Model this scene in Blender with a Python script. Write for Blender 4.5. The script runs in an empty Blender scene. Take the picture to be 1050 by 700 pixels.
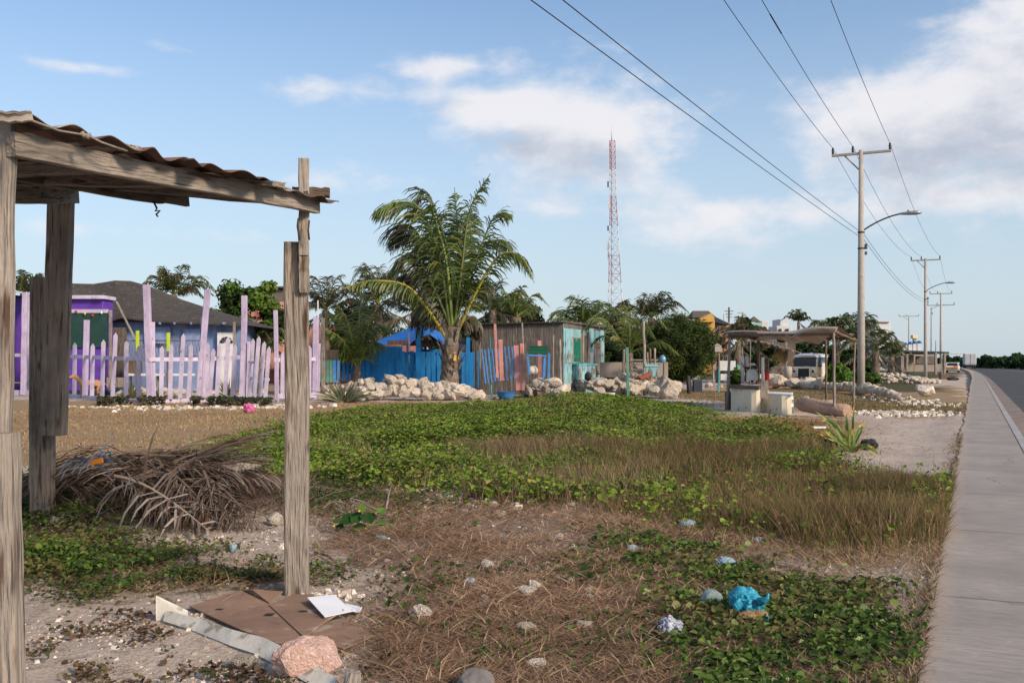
import bpy, bmesh, math, random
import numpy as np
from mathutils import Vector, Matrix, Euler
random.seed(7); RNG = np.random.default_rng(11)
R = math.radians
scene = bpy.context.scene
COL = scene.collection
H, F, CX, HY = 1.2, 1000.0, 525.0, 372.0
U = random.uniform
SUN_E, SKS, SKT, EXPO = 3.0, .118, (.93, 1.02, 1.07), 0.50

# ------------------------------------------------------------------ design helpers
def gp(px, py, z=0.0):
    Y = F * (H - z) / (py - HY)
    return Vector(((px - CX) / F * Y, Y, z))
def at(px, py, Y):
    return Vector(((px - CX) / F * Y, Y, H + (HY - py) / F * Y))
def sst(a, b, x):
    t = np.clip((x - a) / (b - a), 0, 1); return t * t * (3 - 2 * t)
def _hash(ix, iy, s):
    n = (ix.astype(np.int64) * 374761393 + iy.astype(np.int64) * 668265263 + s * 1442695041) & 0x7fffffff
    n = ((n ^ (n >> 13)) * 1274126177) & 0x7fffffff
    return ((n ^ (n >> 16)) & 0xffff) / 65535.0
def vn(x, y, s=0):
    x = np.asarray(x, float); y = np.asarray(y, float)
    ix = np.floor(x); iy = np.floor(y); fx = x - ix; fy = y - iy
    fx = fx * fx * (3 - 2 * fx); fy = fy * fy * (3 - 2 * fy)
    a = _hash(ix, iy, s); b = _hash(ix + 1, iy, s); c = _hash(ix, iy + 1, s); d = _hash(ix + 1, iy + 1, s)
    return (a * (1 - fx) + b * fx) * (1 - fy) + (c * (1 - fx) + d * fx) * fy
def fbm(x, y, s=0, o=4):
    r = 0; a = .5; t = 0
    for i in range(o):
        r = r + a * vn(x * 2 ** i, y * 2 ** i, s + i * 17); t += a; a *= .5
    return r / t
def bend(y):
    y = np.asarray(y, float)
    k = 1.37e-4
    return np.where(y < 60, 0, np.where(y < 235, k * (y - 60) ** 2, k * 175 ** 2 + 2 * k * 175 * (y - 235)))
def road_x(c, y):
    return 0.475 * y + c - bend(y)
def road_c(x, y):
    return x - 0.475 * y + bend(y)
MPX = [-9, 250, 330, 400, 470, 540, 600, 650, 690, 725, 765, 2000]
MH = [0, 0, .03, .15, .22, .34, .42, .33, .14, .02, 0, 0]
def zt(x, y):
    x = np.asarray(x, float); y = np.asarray(y, float)
    px = CX + F * x / np.maximum(y, 1.0)
    m = np.interp(px, MPX, MH) * sst(9.5, 18, y) * (1 - sst(19, 24, y))
    z = m
    z = z + .27 * np.exp(-(((x + 2.75) / .72) ** 2 + ((y - 7.95) / .62) ** 2))
    z = z + .20 * np.exp(-(((x - 4.1) / .75) ** 2 + ((y - 14.9) / .9) ** 2))
    near = (1 - sst(30, 50, y))
    z = z + near * ((fbm(x * .7, y * .7, 5, 3) - .5) * .07 + (fbm(x * 5, y * 5, 9, 3) - .5) * .03) * sst(-.25, -1.4, road_c(x, y) * 1.0 if False else road_c(x, y))
    z = z - .15 * sst(40, 70, y)
    c = road_c(x, y)
    z = z + .04 * sst(-.9, -.3, c) * near
    z = z - .25 * sst(.0, .12, c) * (1 - sst(15.2, 16.5, c) * .7)
    return z
def zt1(x, y): return float(zt(np.array([x]), np.array([y]))[0])
def gz(px, py):
    p = gp(px, py)
    for i in range(4):
        p = gp(px, py, zt1(p.x, p.y) if False else 0)
    p.z = zt1(p.x, p.y); return p
def onG(px, Y, dz=0):
    x = (px - CX) / F * Y
    return Vector((x, Y, zt1(x, Y) + dz))
def inpoly(px, py, poly):
    r = np.zeros(px.shape, bool); n = len(poly); j = n - 1
    for i in range(n):
        xi, yi = poly[i]; xj, yj = poly[j]
        if yi != yj:
            c = ((yi > py) != (yj > py)) & (px < (xj - xi) * (py - yi) / (yj - yi) + xi)
            r ^= c
        j = i
    return r

# ------------------------------------------------------------------ objects
def tag(o, label=None, cat=None, group=None, kind=None):
    if label: o['label'] = label
    if cat: o['category'] = cat
    if group: o['group'] = group
    if kind: o['kind'] = kind
    return o
def thing(name, label, cat, loc=(0, 0, 0), rz=0, group=None):
    o = bpy.data.objects.new(name, None); COL.objects.link(o)
    o.location = loc; o.rotation_euler = (0, 0, rz); o.empty_display_size = .2
    return tag(o, label, cat, group)
def copy_tree(o, parent=None):
    c = o.copy(); COL.objects.link(c); c.parent = parent
    for ch in [k for k in bpy.data.objects if k.parent == o]:
        copy_tree(ch, c)
    return c
def place_copy(o, loc, rz=0, s=1, label=None, group=None):
    c = copy_tree(o); c.location = loc; c.rotation_euler = (0, 0, rz); c.scale = (s, s, s)
    if label: c['label'] = label
    if group: c['group'] = group
    return c

class MB:
    def __init__(s): s.v = []; s.f = []; s.lc = []; s.mi = []; s.c = []; s.sm = []; s.cur = 0; s.col = (1, 1, 1); s.smooth = False
    def add(s, vs, fs, lcs=None, smooth=None):
        b = len(s.v); s.v += [tuple(v) for v in vs]
        s.lc += [tuple(v) for v in (lcs if lcs is not None else vs)]
        for f in fs:
            s.f.append(tuple(b + i for i in f)); s.mi.append(s.cur); s.c.append(s.col)
            s.sm.append(s.smooth if smooth is None else smooth)
        return s
    def beam(s, p0, p1, w, d=None, side=None, ch=.08, taper=1, n=1, warp=0):
        p0 = Vector(p0); p1 = Vector(p1); d = d or w
        z = (p1 - p0); L = z.length; z.normalize()
        if side is None: side = Vector((1, 0, 0)) if abs(z.x) < .7 else Vector((0, 1, 0))
        x = (Vector(side) - z * z.dot(Vector(side))).normalized(); y = z.cross(x)
        c = ch * min(w, d); off = (U(0, 9), U(0, 9), U(0, 9))
        prof = [(w/2-c, -d/2), (w/2, -d/2+c), (w/2, d/2-c), (w/2-c, d/2), (-w/2+c, d/2), (-w/2, d/2-c), (-w/2, -d/2+c), (-w/2+c, -d/2)]
        vs = []; ls = []
        for k in range(n + 1):
            t = k / n; sc = 1 + (taper - 1) * t
            ox = U(-warp, warp) if 0 < k < n else 0; oy = U(-warp, warp) if 0 < k < n else 0
            for a, b in prof:
                vs.append(p0 + z * L * t + x * (a * sc + ox) + y * (b * sc + oy)); ls.append((a + off[0], b + off[1], L * t + off[2]))
        fs = []
        for k in range(n):
            for i in range(8):
                j = (i + 1) % 8; fs.append((k*8+i, k*8+j, k*8+8+j, k*8+8+i))
        fs.append(tuple(range(7, -1, -1))); fs.append(tuple(n * 8 + i for i in range(8)))
        return s.add(vs, fs, ls)
    def box(s, c, size, rz=0, rx=0, ry=0):
        M = Matrix.Translation(Vector(c)) @ Euler((rx, ry, rz)).to_matrix().to_4x4()
        a, b, h = size[0]/2, size[1]/2, size[2]/2; ch = min(a, b, h) * .08
        # chamfered box: 24 verts
        vs = []
        for sx in (-1, 1):
            for sy in (-1, 1):
                for sz in (-1, 1):
                    vs.append(Vector((sx*a, sy*(b-ch), sz*(h-ch)))); vs.append(Vector((sx*(a-ch), sy*b, sz*(h-ch)))); vs.append(Vector((sx*(a-ch), sy*(b-ch), sz*h)))
        idx = lambda sx, sy, sz, k: ((sx > 0) * 4 + (sy > 0) * 2 + (sz > 0)) * 3 + k
        fs = []
        for sg in (-1, 1):
            q = [(sg, -1, -1), (sg, 1, -1), (sg, 1, 1), (sg, -1, 1)]; fs.append([idx(*t, 0) for t in (q if sg > 0 else q[::-1])])
            q = [(-1, sg, -1), (-1, sg, 1), (1, sg, 1), (1, sg, -1)]; fs.append([idx(*t, 1) for t in (q if sg > 0 else q[::-1])])
            q = [(-1, -1, sg), (1, -1, sg), (1, 1, sg), (-1, 1, sg)]; fs.append([idx(*t, 2) for t in (q if sg > 0 else q[::-1])])
        for s1 in (-1, 1):
            for s2 in (-1, 1):
                fs.append([idx(s1, s2, -1, 0), idx(s1, s2, 1, 0), idx(s1, s2, 1, 1), idx(s1, s2, -1, 1)])
                fs.append([idx(s1, -1, s2, 0), idx(s1, 1, s2, 0), idx(s1, 1, s2, 2), idx(s1, -1, s2, 2)])
                fs.append([idx(-1, s1, s2, 1), idx(1, s1, s2, 1), idx(1, s1, s2, 2), idx(-1, s1, s2, 2)])
                for s3 in (-1, 1): fs.append([idx(s1, s2, s3, 0), idx(s1, s2, s3, 1), idx(s1, s2, s3, 2)])
        w = [M @ v for v in vs]
        return s.add(w, fs, [tuple(v + Vector(c)) for v in vs])
    def tube(s, pts, rad, n=8, cap=True, smooth=True):
        pts = [Vector(p) for p in pts]
        if not isinstance(rad, (list, tuple)): rad = [rad] * len(pts)
        vs = []; ls = []; L = 0; px = None; off = U(0, 9)
        for i, p in enumerate(pts):
            t = (pts[min(i+1, len(pts)-1)] - pts[max(i-1, 0)]).normalized()
            if px is None: px = t.orthogonal().normalized()
            px = (px - t * t.dot(px)).normalized(); py = t.cross(px)
            if i: L += (p - pts[i-1]).length
            for k in range(n):
                a = 2 * math.pi * k / n
                vs.append(p + (px * math.cos(a) + py * math.sin(a)) * rad[i]); ls.append((math.cos(a) * rad[i] + off, math.sin(a) * rad[i], L + off))
        fs = [(i*n+k, i*n+(k+1) % n, (i+1)*n+(k+1) % n, (i+1)*n+k) for i in range(len(pts)-1) for k in range(n)]
        s.add(vs, fs, ls, smooth)
        if cap:
            b = len(s.v) - len(vs)
            for ring in (range(n-1, -1, -1), range((len(pts)-1)*n, len(pts)*n)):
                s.f.append(tuple(b + i for i in ring)); s.mi.append(s.cur); s.c.append(s.col); s.sm.append(False)
        return s
    def lathe(s, c, prof, n=16, ax=None, smooth=True):
        c = Vector(c); q = Vector((0, 0, 1)).rotation_difference(Vector(ax).normalized()) if ax is not None else None
        vs = []
        for r, z in prof:
            for k in range(n):
                a = 2 * math.pi * k / n; v = Vector((r * math.cos(a), r * math.sin(a), z))
                if q: v = q @ v
                vs.append(c + v)
        m = len(prof)
        fs = [(i*n+k, i*n+(k+1) % n, (i+1)*n+(k+1) % n, (i+1)*n+k) for i in range(m-1) for k in range(n)]
        fs.append(tuple(range(n-1, -1, -1))); fs.append(tuple(range((m-1)*n, m*n)))
        return s.add(vs, fs, None, smooth)
    def prism(s, poly, o, ux, uy, dep):
        """poly of (a,b) -> o+ux*a+uy*b, extruded by vector dep"""
        o = Vector(o); ux = Vector(ux); uy = Vector(uy); dep = Vector(dep); n = len(poly)
        A = [o + ux * a + uy * b for a, b in poly]; B = [p + dep for p in A]
        if ux.cross(uy).dot(dep) > 0: fl = True
        else: fl = False
        fs = [list(range(n)), list(range(2*n-1, n-1, -1))] + [(i, i+n, (i+1) % n + n, (i+1) % n) for i in range(n)]
        if fl: fs = [f[::-1] for f in fs]
        return s.add(A + B, fs)
    def quad(s, a, b, c, d): return s.add([a, b, c, d], [(0, 1, 2, 3)])
    def build(s, name, mats, root=None, local=False, base=None):
        if not isinstance(mats, (list, tuple)): mats = [mats]
        V = np.array(s.v, float)
        if root is not None:
            off = np.zeros(3) if local else np.array(root.location)
        else:
            off = np.array(base) if base is not None else np.array([(V[:, 0].min()+V[:, 0].max())/2, (V[:, 1].min()+V[:, 1].max())/2, V[:, 2].min()])
        me = bpy.data.meshes.new(name)
        me.from_pydata((V - off).tolist(), [], s.f)
        for m in mats: me.materials.append(m)
        me.polygons.foreach_set('material_index', s.mi)
        me.polygons.foreach_set('use_smooth', s.sm)
        a = me.attributes.new('lc', 'FLOAT_VECTOR', 'POINT'); a.data.foreach_set('vector', np.array(s.lc, 'f').ravel())
        a = me.attributes.new('Col', 'FLOAT_COLOR', 'CORNER')
        tot = np.array([len(f) for f in s.f]); C = np.repeat(np.array(s.c, 'f'), tot, 0)
        a.data.foreach_set('color', np.hstack([C, np.ones((len(C), 1), 'f')]).ravel())
        me.update()
        o = bpy.data.objects.new(name, me); COL.objects.link(o)
        if root is not None: o.parent = root
        else: o.location = off
        return o

def quads_obj(name, V, C, mat, root=None, base=None):
    """V (N,4,3), C (N,3)"""
    N = len(V); me = bpy.data.meshes.new(name)
    off = np.array(root.location) if root is not None else (np.zeros(3) if base is None else np.array(base))
    me.vertices.add(N*4); me.vertices.foreach_set('co', (V - off).astype('f').ravel())
    me.loops.add(N*4); me.loops.foreach_set('vertex_index', np.arange(N*4, dtype='i'))
    me.polygons.add(N); me.polygons.foreach_set('loop_start', np.arange(0, N*4, 4, dtype='i'))
    me.polygons.foreach_set('loop_total', np.full(N, 4, 'i'))
    me.materials.append(mat)
    a = me.attributes.new('Col', 'FLOAT_COLOR', 'CORNER')
    a.data.foreach_set('color', np.hstack([np.repeat(C, 4, 0), np.ones((N*4, 1))]).astype('f').ravel())
    me.update(calc_edges=True); me.validate()
    o = bpy.data.objects.new(name, me); COL.objects.link(o)
    if root is not None: o.parent = root
    elif base is not None: o.location = base
    return o

# ------------------------------------------------------------------ materials
def nt(m):
    m.use_nodes = True; n = m.node_tree; n.nodes.clear(); return n
def N(t, k, **kw):
    n = t.nodes.new(k)
    for a, b in kw.items():
        if a in n.inputs.keys() if hasattr(n.inputs, 'keys') else False: n.inputs[a].default_value = b
        else: setattr(n, a, b)
    return n
def c4(c): return (c[0], c[1], c[2], 1)
def mat(name, c1, c2=None, scale=4, lo=.35, hi=.65, rough=.85, bump=.15, st=(1, 1, 1), c3=None, s3=20, t3=(.6, .66), metal=0, bs=None, coord='lc', rnd=0, spec=.3, grain=False, dirt=0):
    m = bpy.data.materials.new(name); t = nt(m); L = t.links.new
    out = N(t, 'ShaderNodeOutputMaterial'); p = N(t, 'ShaderNodeBsdfPrincipled')
    L(p.outputs[0], out.inputs[0]); p.inputs['Roughness'].default_value = rough; p.inputs['Metallic'].default_value = metal
    p.inputs['Specular IOR Level'].default_value = spec
    if coord == 'lc':
        tc = N(t, 'ShaderNodeAttribute', attribute_name='lc'); vec = tc.outputs['Vector']
    else:
        tc = N(t, 'ShaderNodeTexCoord'); vec = tc.outputs['Object']
    mp = N(t, 'ShaderNodeMapping'); mp.inputs['Scale'].default_value = st; L(vec, mp.inputs[0]); vec = mp.outputs[0]
    c2 = c2 or tuple(x * .75 for x in c1)
    no = N(t, 'ShaderNodeTexNoise'); no.inputs['Scale'].default_value = scale; no.inputs['Detail'].default_value = 9; no.inputs['Roughness'].default_value = .65; L(vec, no.inputs[0])
    mr = N(t, 'ShaderNodeMapRange'); mr.inputs[1].default_value = lo; mr.inputs[2].default_value = hi; L(no.outputs[0], mr.inputs[0])
    mx = N(t, 'ShaderNodeMix', data_type='RGBA'); mx.inputs[6].default_value = c4(c1); mx.inputs[7].default_value = c4(c2); L(mr.outputs[0], mx.inputs[0])
    col = mx.outputs[2]
    if c3:
        n3 = N(t, 'ShaderNodeTexNoise'); n3.inputs['Scale'].default_value = s3; n3.inputs['Detail'].default_value = 6; L(vec, n3.inputs[0])
        m3 = N(t, 'ShaderNodeMapRange'); m3.inputs[1].default_value = t3[0]; m3.inputs[2].default_value = t3[1]; L(n3.outputs[0], m3.inputs[0])
        x3 = N(t, 'ShaderNodeMix', data_type='RGBA'); L(m3.outputs[0], x3.inputs[0]); L(col, x3.inputs[6]); x3.inputs[7].default_value = c4(c3); col = x3.outputs[2]
    if grain or dirt:
        raw = mp.inputs[0].links[0].from_socket
        n4 = N(t, 'ShaderNodeTexNoise'); n4.inputs['Scale'].default_value = 2.6 if grain else 1.4; n4.inputs['Detail'].default_value = 7; n4.inputs['Roughness'].default_value = .7; L(raw, n4.inputs[0])
        m4 = N(t, 'ShaderNodeMapRange'); m4.inputs[1].default_value = .3; m4.inputs[2].default_value = .7; m4.inputs[3].default_value = .62 if grain else 1 - dirt; m4.inputs[4].default_value = 1.22 if grain else 1.08; L(n4.outputs[0], m4.inputs[0])
        h4 = N(t, 'ShaderNodeHueSaturation'); L(m4.outputs[0], h4.inputs['Value']); L(col, h4.inputs['Color']); col = h4.outputs[0]
    if grain:
        mp5 = N(t, 'ShaderNodeMapping'); mp5.inputs['Scale'].default_value = (70, 70, 2.6); L(raw, mp5.inputs[0]); n5 = N(t, 'ShaderNodeTexNoise'); n5.inputs['Scale'].default_value = 1; n5.inputs['Detail'].default_value = 3; L(mp5.outputs[0], n5.inputs[0])
        m5 = N(t, 'ShaderNodeMapRange'); m5.inputs[1].default_value = .62; m5.inputs[2].default_value = .68; m5.inputs[4].default_value = .85; L(n5.outputs[0], m5.inputs[0])
        v5 = N(t, 'ShaderNodeTexVoronoi'); mp6 = N(t, 'ShaderNodeMapping'); mp6.inputs['Scale'].default_value = (9, 9, 3.2); L(raw, mp6.inputs[0]); L(mp6.outputs[0], v5.inputs[0]); v5.inputs['Scale'].default_value = 1; m6 = N(t, 'ShaderNodeMapRange'); m6.inputs[1].default_value = .15; m6.inputs[2].default_value = .07; m6.inputs[4].default_value = .8; L(v5.outputs['Distance'], m6.inputs[0])
        mxx = N(t, 'ShaderNodeMath', operation='MAXIMUM'); L(m5.outputs[0], mxx.inputs[0]); L(m6.outputs[0], mxx.inputs[1])
        x5 = N(t, 'ShaderNodeMix', data_type='RGBA'); L(mxx.outputs[0], x5.inputs[0]); L(col, x5.inputs[6]); x5.inputs[7].default_value = (.045, .032, .025, 1); col = x5.outputs[2]
    if rnd:
        oi = N(t, 'ShaderNodeObjectInfo'); hv = N(t, 'ShaderNodeHueSaturation'); mr2 = N(t, 'ShaderNodeMapRange'); mr2.inputs[3].default_value = 1-rnd; mr2.inputs[4].default_value = 1+rnd*.5
        L(oi.outputs['Random'], mr2.inputs[0]); L(mr2.outputs[0], hv.inputs['Value']); L(col, hv.inputs['Color']); col = hv.outputs[0]
    L(col, p.inputs['Base Color'])
    if bump:
        nb = N(t, 'ShaderNodeTexNoise'); nb.inputs['Scale'].default_value = bs or scale*3; nb.inputs['Detail'].default_value = 8; L(vec, nb.inputs[0])
        b = N(t, 'ShaderNodeBump'); b.inputs['Strength'].default_value = min(1, bump*2); b.inputs['Distance'].default_value = .02 * bump * 4; L(nb.outputs[0], b.inputs['Height']); L(b.outputs[0], p.inputs['Normal'])
    return m
def leafmat(name, rough=.55, trans=.25, tint=(1, 1, 1), spec=.3):
    m = bpy.data.materials.new(name); t = nt(m); L = t.links.new
    out = N(t, 'ShaderNodeOutputMaterial'); p = N(t, 'ShaderNodeBsdfPrincipled'); p.inputs['Roughness'].default_value = rough; p.inputs['Specular IOR Level'].default_value = spec
    a = N(t, 'ShaderNodeAttribute', attribute_name='Col'); L(a.outputs['Color'], p.inputs['Base Color'])
    if trans:
        tr = N(t, 'ShaderNodeBsdfTranslucent'); L(a.outputs['Color'], tr.inputs[0]); mx = N(t, 'ShaderNodeMixShader'); mx.inputs[0].default_value = trans
        L(p.outputs[0], mx.inputs[1]); L(tr.outputs[0], mx.inputs[2]); L(mx.outputs[0], out.inputs[0])
    else: L(p.outputs[0], out.inputs[0])
    return m
def wood(name, a, b, c=None, st=(24, 24, 2.4), bump=.4, **k):
    return mat(name, a, b, 1.0, .3, .7, .9, bump, st, c, 1.3, (.58, .68), bs=2.2, grain=True, **k)
def paint(name, a, b, sc=3, lo=.5, hi=.7, st=(1, 1, 1), wear=(.28, .25, .22), t=(.63, .67), s3=6, rough=.7):
    return mat(name, a, b, sc, lo, hi, rough, .15, st, wear, s3, t, bs=12, dirt=.38)
M = {}
M['wood'] = wood('weathered grey wood', (.385, .33, .275), (.22, .182, .15), (.10, .06, .04))
M['wood_m'] = wood('brown grey wood', (.30, .24, .19), (.16, .125, .10), (.09, .055, .04))
M['wood_d'] = wood('dark weathered wood', (.19, .155, .128), (.095, .075, .062), (.06, .035, .025))
M['wood_l'] = wood('pale driftwood', (.42, .37, .31), (.24, .20, .165))
M['wood_b'] = wood('brown wood', (.24, .17, .12), (.12, .085, .06))
M['rust'] = mat('rusty corrugated iron', (.20, .105, .07), (.075, .05, .045), 7, .35, .65, .85, .25, (1, 1, 1), (.46, .41, .36), 3.4, (.55, .62), dirt=.5)
M['rope'] = mat('old rope', (.30, .26, .21), (.2, .17, .13), 40, rough=1)
M['black'] = mat('black plastic', (.02, .02, .022), (.035, .035, .04), 6, rough=.5, bump=.3)
M['darkmetal'] = mat('dark metal', (.05, .05, .05), (.09, .07, .06), 12, rough=.6, metal=.4)
M['concrete'] = mat('pole concrete', (.44, .40, .35), (.33, .30, .265), 2.2, .3, .7, .9, .1, c3=(.24, .21, .19), s3=9, t3=(.62, .72))
M['alu'] = mat('lamp aluminium', (.42, .43, .44), (.30, .31, .32), 9, rough=.45, metal=.6, bump=.02)
M['lilac'] = paint('lilac paint', (.53, .44, .60), (.42, .35, .48), 4, wear=(.34, .29, .30), t=(.66, .72), st=(6, 6, 1.2), s3=3)
M['lilac2'] = paint('pale lilac paint', (.61, .53, .67), (.49, .42, .54), 3, wear=(.3, .26, .28), t=(.66, .7))
M['purple'] = paint('purple paint', (.145, .055, .42), (.11, .04, .32), 2.5, wear=(.2, .12, .4), t=(.68, .75))
M['dkgreen'] = mat('dark green board', (.012, .045, .038), (.02, .06, .05), 3, rough=.6)
M['tar'] = mat('tar paper roof', (.046, .040, .036), (.08, .069, .06), 2.2, .3, .7, .95, .5, (1, 1, 2.5), (.19, .16, .14), 7, (.62, .7), bs=14)
M['bluewall'] = paint('pale blue wall', (.26, .35, .58), (.20, .27, .47), 1.5, .35, .65, (5, 5, .8), (.32, .33, .40), (.6, .7), 2.5)
M['blue'] = paint('strong blue paint', (.016, .23, .56), (.012, .16, .42), 2, .4, .7, (7, 7, .8), (.08, .24, .42), (.64, .72), 2)
M['bluepl'] = mat('blue tarp', (.015, .16, .55), (.01, .12, .42), 2, rough=.45, bump=.35, bs=3)
M['ltblue'] = paint('light blue painted metal', (.07, .27, .62), (.05, .2, .48), 4)
M['turq'] = paint('peeling turquoise paint', (.30, .54, .58), (.22, .43, .48), 3, .4, .7, (3, 3, .7), (.19, .165, .145), (.54, .58), 2.6)
M['turq2'] = paint('turquoise paint', (.10, .42, .45), (.07, .3, .34), 3)
M['green'] = paint('green door paint', (.008, .15, .10), (.006, .10, .07), 3)
M['dgreen'] = mat('green crate plastic', (.006, .11, .06), (.005, .07, .04), 3, rough=.5)
M['ltgreen'] = paint('light green boards', (.10, .33, .24), (.08, .25, .19), 3, t=(.52, .6))
M['pink'] = paint('pink paint', (.66, .29, .26), (.52, .23, .21), 3, st=(5, 5, 1), wear=(.3, .22, .2))
M['greyw'] = wood('grey board wall', (.20, .175, .155), (.105, .09, .08), (.26, .23, .2), st=(9, 9, .8), bump=.5)
M['white'] = mat('white paint', (.72, .71, .70), (.56, .54, .52), 3, .4, .75, .6, .08, c3=(.35, .28, .24), s3=8, t3=(.66, .72))
M['whitep'] = mat('white paper', (.78, .79, .82), (.70, .71, .75), 5, rough=.7, bump=.05)
M['cream'] = mat('cream plaster', (.74, .67, .52), (.62, .54, .40), 3, .35, .7, .85, .12, c3=(.33, .27, .19), s3=5, t3=(.62, .7))
M['card'] = mat('brown cardboard', (.31, .195, .13), (.24, .145, .10), 3, .35, .65, .9, .2, c3=(.40, .31, .24), s3=9, t3=(.60, .68), bs=9, dirt=.35)
M['cardw'] = mat('white coated cardboard', (.70, .67, .60), (.58, .54, .46), 6, .35, .65, .7, .2, c3=(.36, .31, .24), s3=14, t3=(.56, .64), bs=14, dirt=.3)
M['yellow'] = mat('yellow print', (.75, .46, .05), (.62, .36, .05), 12, rough=.6)
M['orange'] = mat('orange plastic', (.72, .25, .02), (.6, .2, .02), 6, rough=.5)
M['red'] = mat('red plastic', (.55, .03, .02), (.42, .02, .02), 4, rough=.5)
M['rock'] = mat('pale limestone', (.62, .53, .43), (.46, .39, .31), 2.2, .3, .7, .95, .5, c3=(.24, .205, .17), s3=3, t3=(.56, .68), coord='obj', rnd=.28, bs=7)
M['rockw'] = mat('whitish limestone', (.72, .64, .54), (.56, .48, .40), 2.2, .3, .7, .95, .5, c3=(.36, .30, .25), s3=3, t3=(.6, .7), coord='obj', rnd=.12, bs=7)
M['plgrey'] = mat('dull translucent plastic', (.27, .36, .41), (.20, .28, .33), 20, rough=.3, bump=.3, spec=.5)
M['rockp'] = mat('pink coral rock', (.56, .37, .30), (.45, .285, .235), 3, .3, .7, .95, .35, c3=(.66, .50, .43), s3=8, t3=(.52, .66), bs=11, coord='obj', dirt=.1)
M['rockg'] = mat('grey boulder stone', (.22, .20, .18), (.13, .12, .11), 7, .3, .7, .95, .5, c3=(.34, .3, .27), s3=18, t3=(.58, .66), bs=26)
M['log'] = mat('sandy pink log', (.42, .28, .20), (.30, .20, .15), 5, .3, .7, .95, .5, bs=16)
M['palmtrunk'] = mat('palm trunk', (.20, .15, .11), (.09, .065, .048), 1.6, .3, .7, .95, .6, (3, 3, 2.2), (.30, .24, .18), 3, (.56, .66), bs=3)
M['bark'] = mat('bark', (.12, .09, .07), (.06, .045, .035), 4, .3, .7, .95, .5, (3, 3, .7))
M['tyre'] = mat('tyre rubber', (.025, .025, .025), (.04, .038, .035), 8, rough=.9)
M['glass'] = mat('dark window glass', (.012, .014, .016), (.03, .03, .03), 2, rough=.4, bump=0, spec=.6)
M['glassb'] = mat('bluish window glass', (.13, .25, .38), (.10, .2, .32), 2, rough=.2, bump=0, spec=.6)
M['vanrust'] = mat('rusty cream van body', (.66, .56, .38), (.60, .46, .26), 1.8, .4, .6, .6, .15, c3=(.28, .12, .05), s3=2.2, t3=(.55, .62))
M['yellowg'] = mat('yellow green paint', (.50, .62, .02), (.4, .5, .02), 4)
M['ybuild'] = mat('yellow plaster', (.62, .36, .10), (.5, .28, .08), .6, st=(3, 3, .5))
M['stucco'] = mat('white stucco', (.62, .62, .61), (.5, .49, .48), .8)
M['mint'] = mat('mint plaster', (.32, .56, .42), (.26, .46, .35), .8)
M['salmon'] = mat('salmon wall', (.52, .26, .19), (.42, .2, .15), 1)
M['redroof'] = mat('red roof tiles', (.32, .09, .06), (.22, .06, .045), 3, st=(2, 2, 6))
M['thatch'] = mat('grey thatch', (.16, .13, .115), (.08, .065, .055), 3, .3, .7, .98, .6, (6, 6, 1), bs=5)
M['bamboo'] = mat('bamboo front', (.52, .34, .14), (.34, .21, .09), 2, .35, .65, .8, .3, (8, 8, .6))
M['block'] = mat('bare block wall', (.36, .30, .26), (.27, .225, .195), 1.2, .3, .7, .95, .3, c3=(.2, .16, .14), s3=3, t3=(.6, .7))
M['domeblue'] = mat('blue dome paint', (.015, .14, .36), (.012, .11, .28), 2, rough=.6)
M['canopy'] = mat('dark canopy sheet', (.03, .04, .06), (.05, .06, .08), 2, rough=.8)
M['bagblue'] = mat('blue plastic bag', (.02, .24, .37), (.03, .33, .46), 9, .3, .7, .3, .5, bs=14, spec=.5)
M['bagpink'] = mat('pink cloth', (.62, .16, .32), (.5, .12, .26), 9, rough=.6, bump=.4)
M['husk'] = mat('coconut husk', (.46, .30, .15), (.30, .18, .09), 20, .3, .7, .95, .4, (4, 4, 1))
M['foil'] = mat('crumpled wrapper', (.62, .62, .64), (.3, .34, .5), 14, .45, .55, .35, .6, c3=(.75, .55, .08), s3=11, t3=(.62, .64), bs=30, spec=.6)
M['tan'] = mat('tan fur', (.42, .24, .12), (.34, .19, .1), 14, rough=.95, bump=.2)
M['redfur'] = mat('reddish brown fur', (.26, .085, .04), (.18, .06, .03), 14, rough=.95, bump=.2)
M['tred'] = mat('hazed tower red', (.44, .19, .21), (.38, .16, .18), 2, rough=.6, bump=0)  # red paled with white: distance haze is put into the colour
M['twhite'] = mat('tower white', (.66, .67, .70), (.56, .57, .6), 2, rough=.6, bump=0)
M['wire'] = mat('cable', (.035, .035, .04), (.05, .05, .05), 2, rough=.7, bump=0)
M['leaf'] = leafmat('vine leaves', .75, .25, spec=.15); M['palm'] = leafmat('palm leaflets', .45, .2, spec=.4)
M['dry'] = leafmat('dry fibres', .95, .12, spec=.1); M['stone'] = leafmat('gravel', .95, 0, spec=.15)
def pl_glass():
    m = bpy.data.materials.new('clear plastic bottle'); t = nt(m); o = N(t, 'ShaderNodeOutputMaterial'); p = N(t, 'ShaderNodeBsdfPrincipled'); L = t.links.new
    p.inputs['Base Color'].default_value = (.55, .72, .72, 1); p.inputs['Roughness'].default_value = .2; p.inputs['Transmission Weight'].default_value = .6; p.inputs['IOR'].default_value = 1.3
    nb = N(t, 'ShaderNodeTexNoise'); nb.inputs['Scale'].default_value = 25; b = N(t, 'ShaderNodeBump'); b.inputs['Strength'].default_value = .5; b.inputs['Distance'].default_value = .02
    L(nb.outputs[0], b.inputs['Height']); L(b.outputs[0], p.inputs['Normal']); L(p.outputs[0], o.inputs[0]); return m
M['bottle'] = pl_glass()
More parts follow.
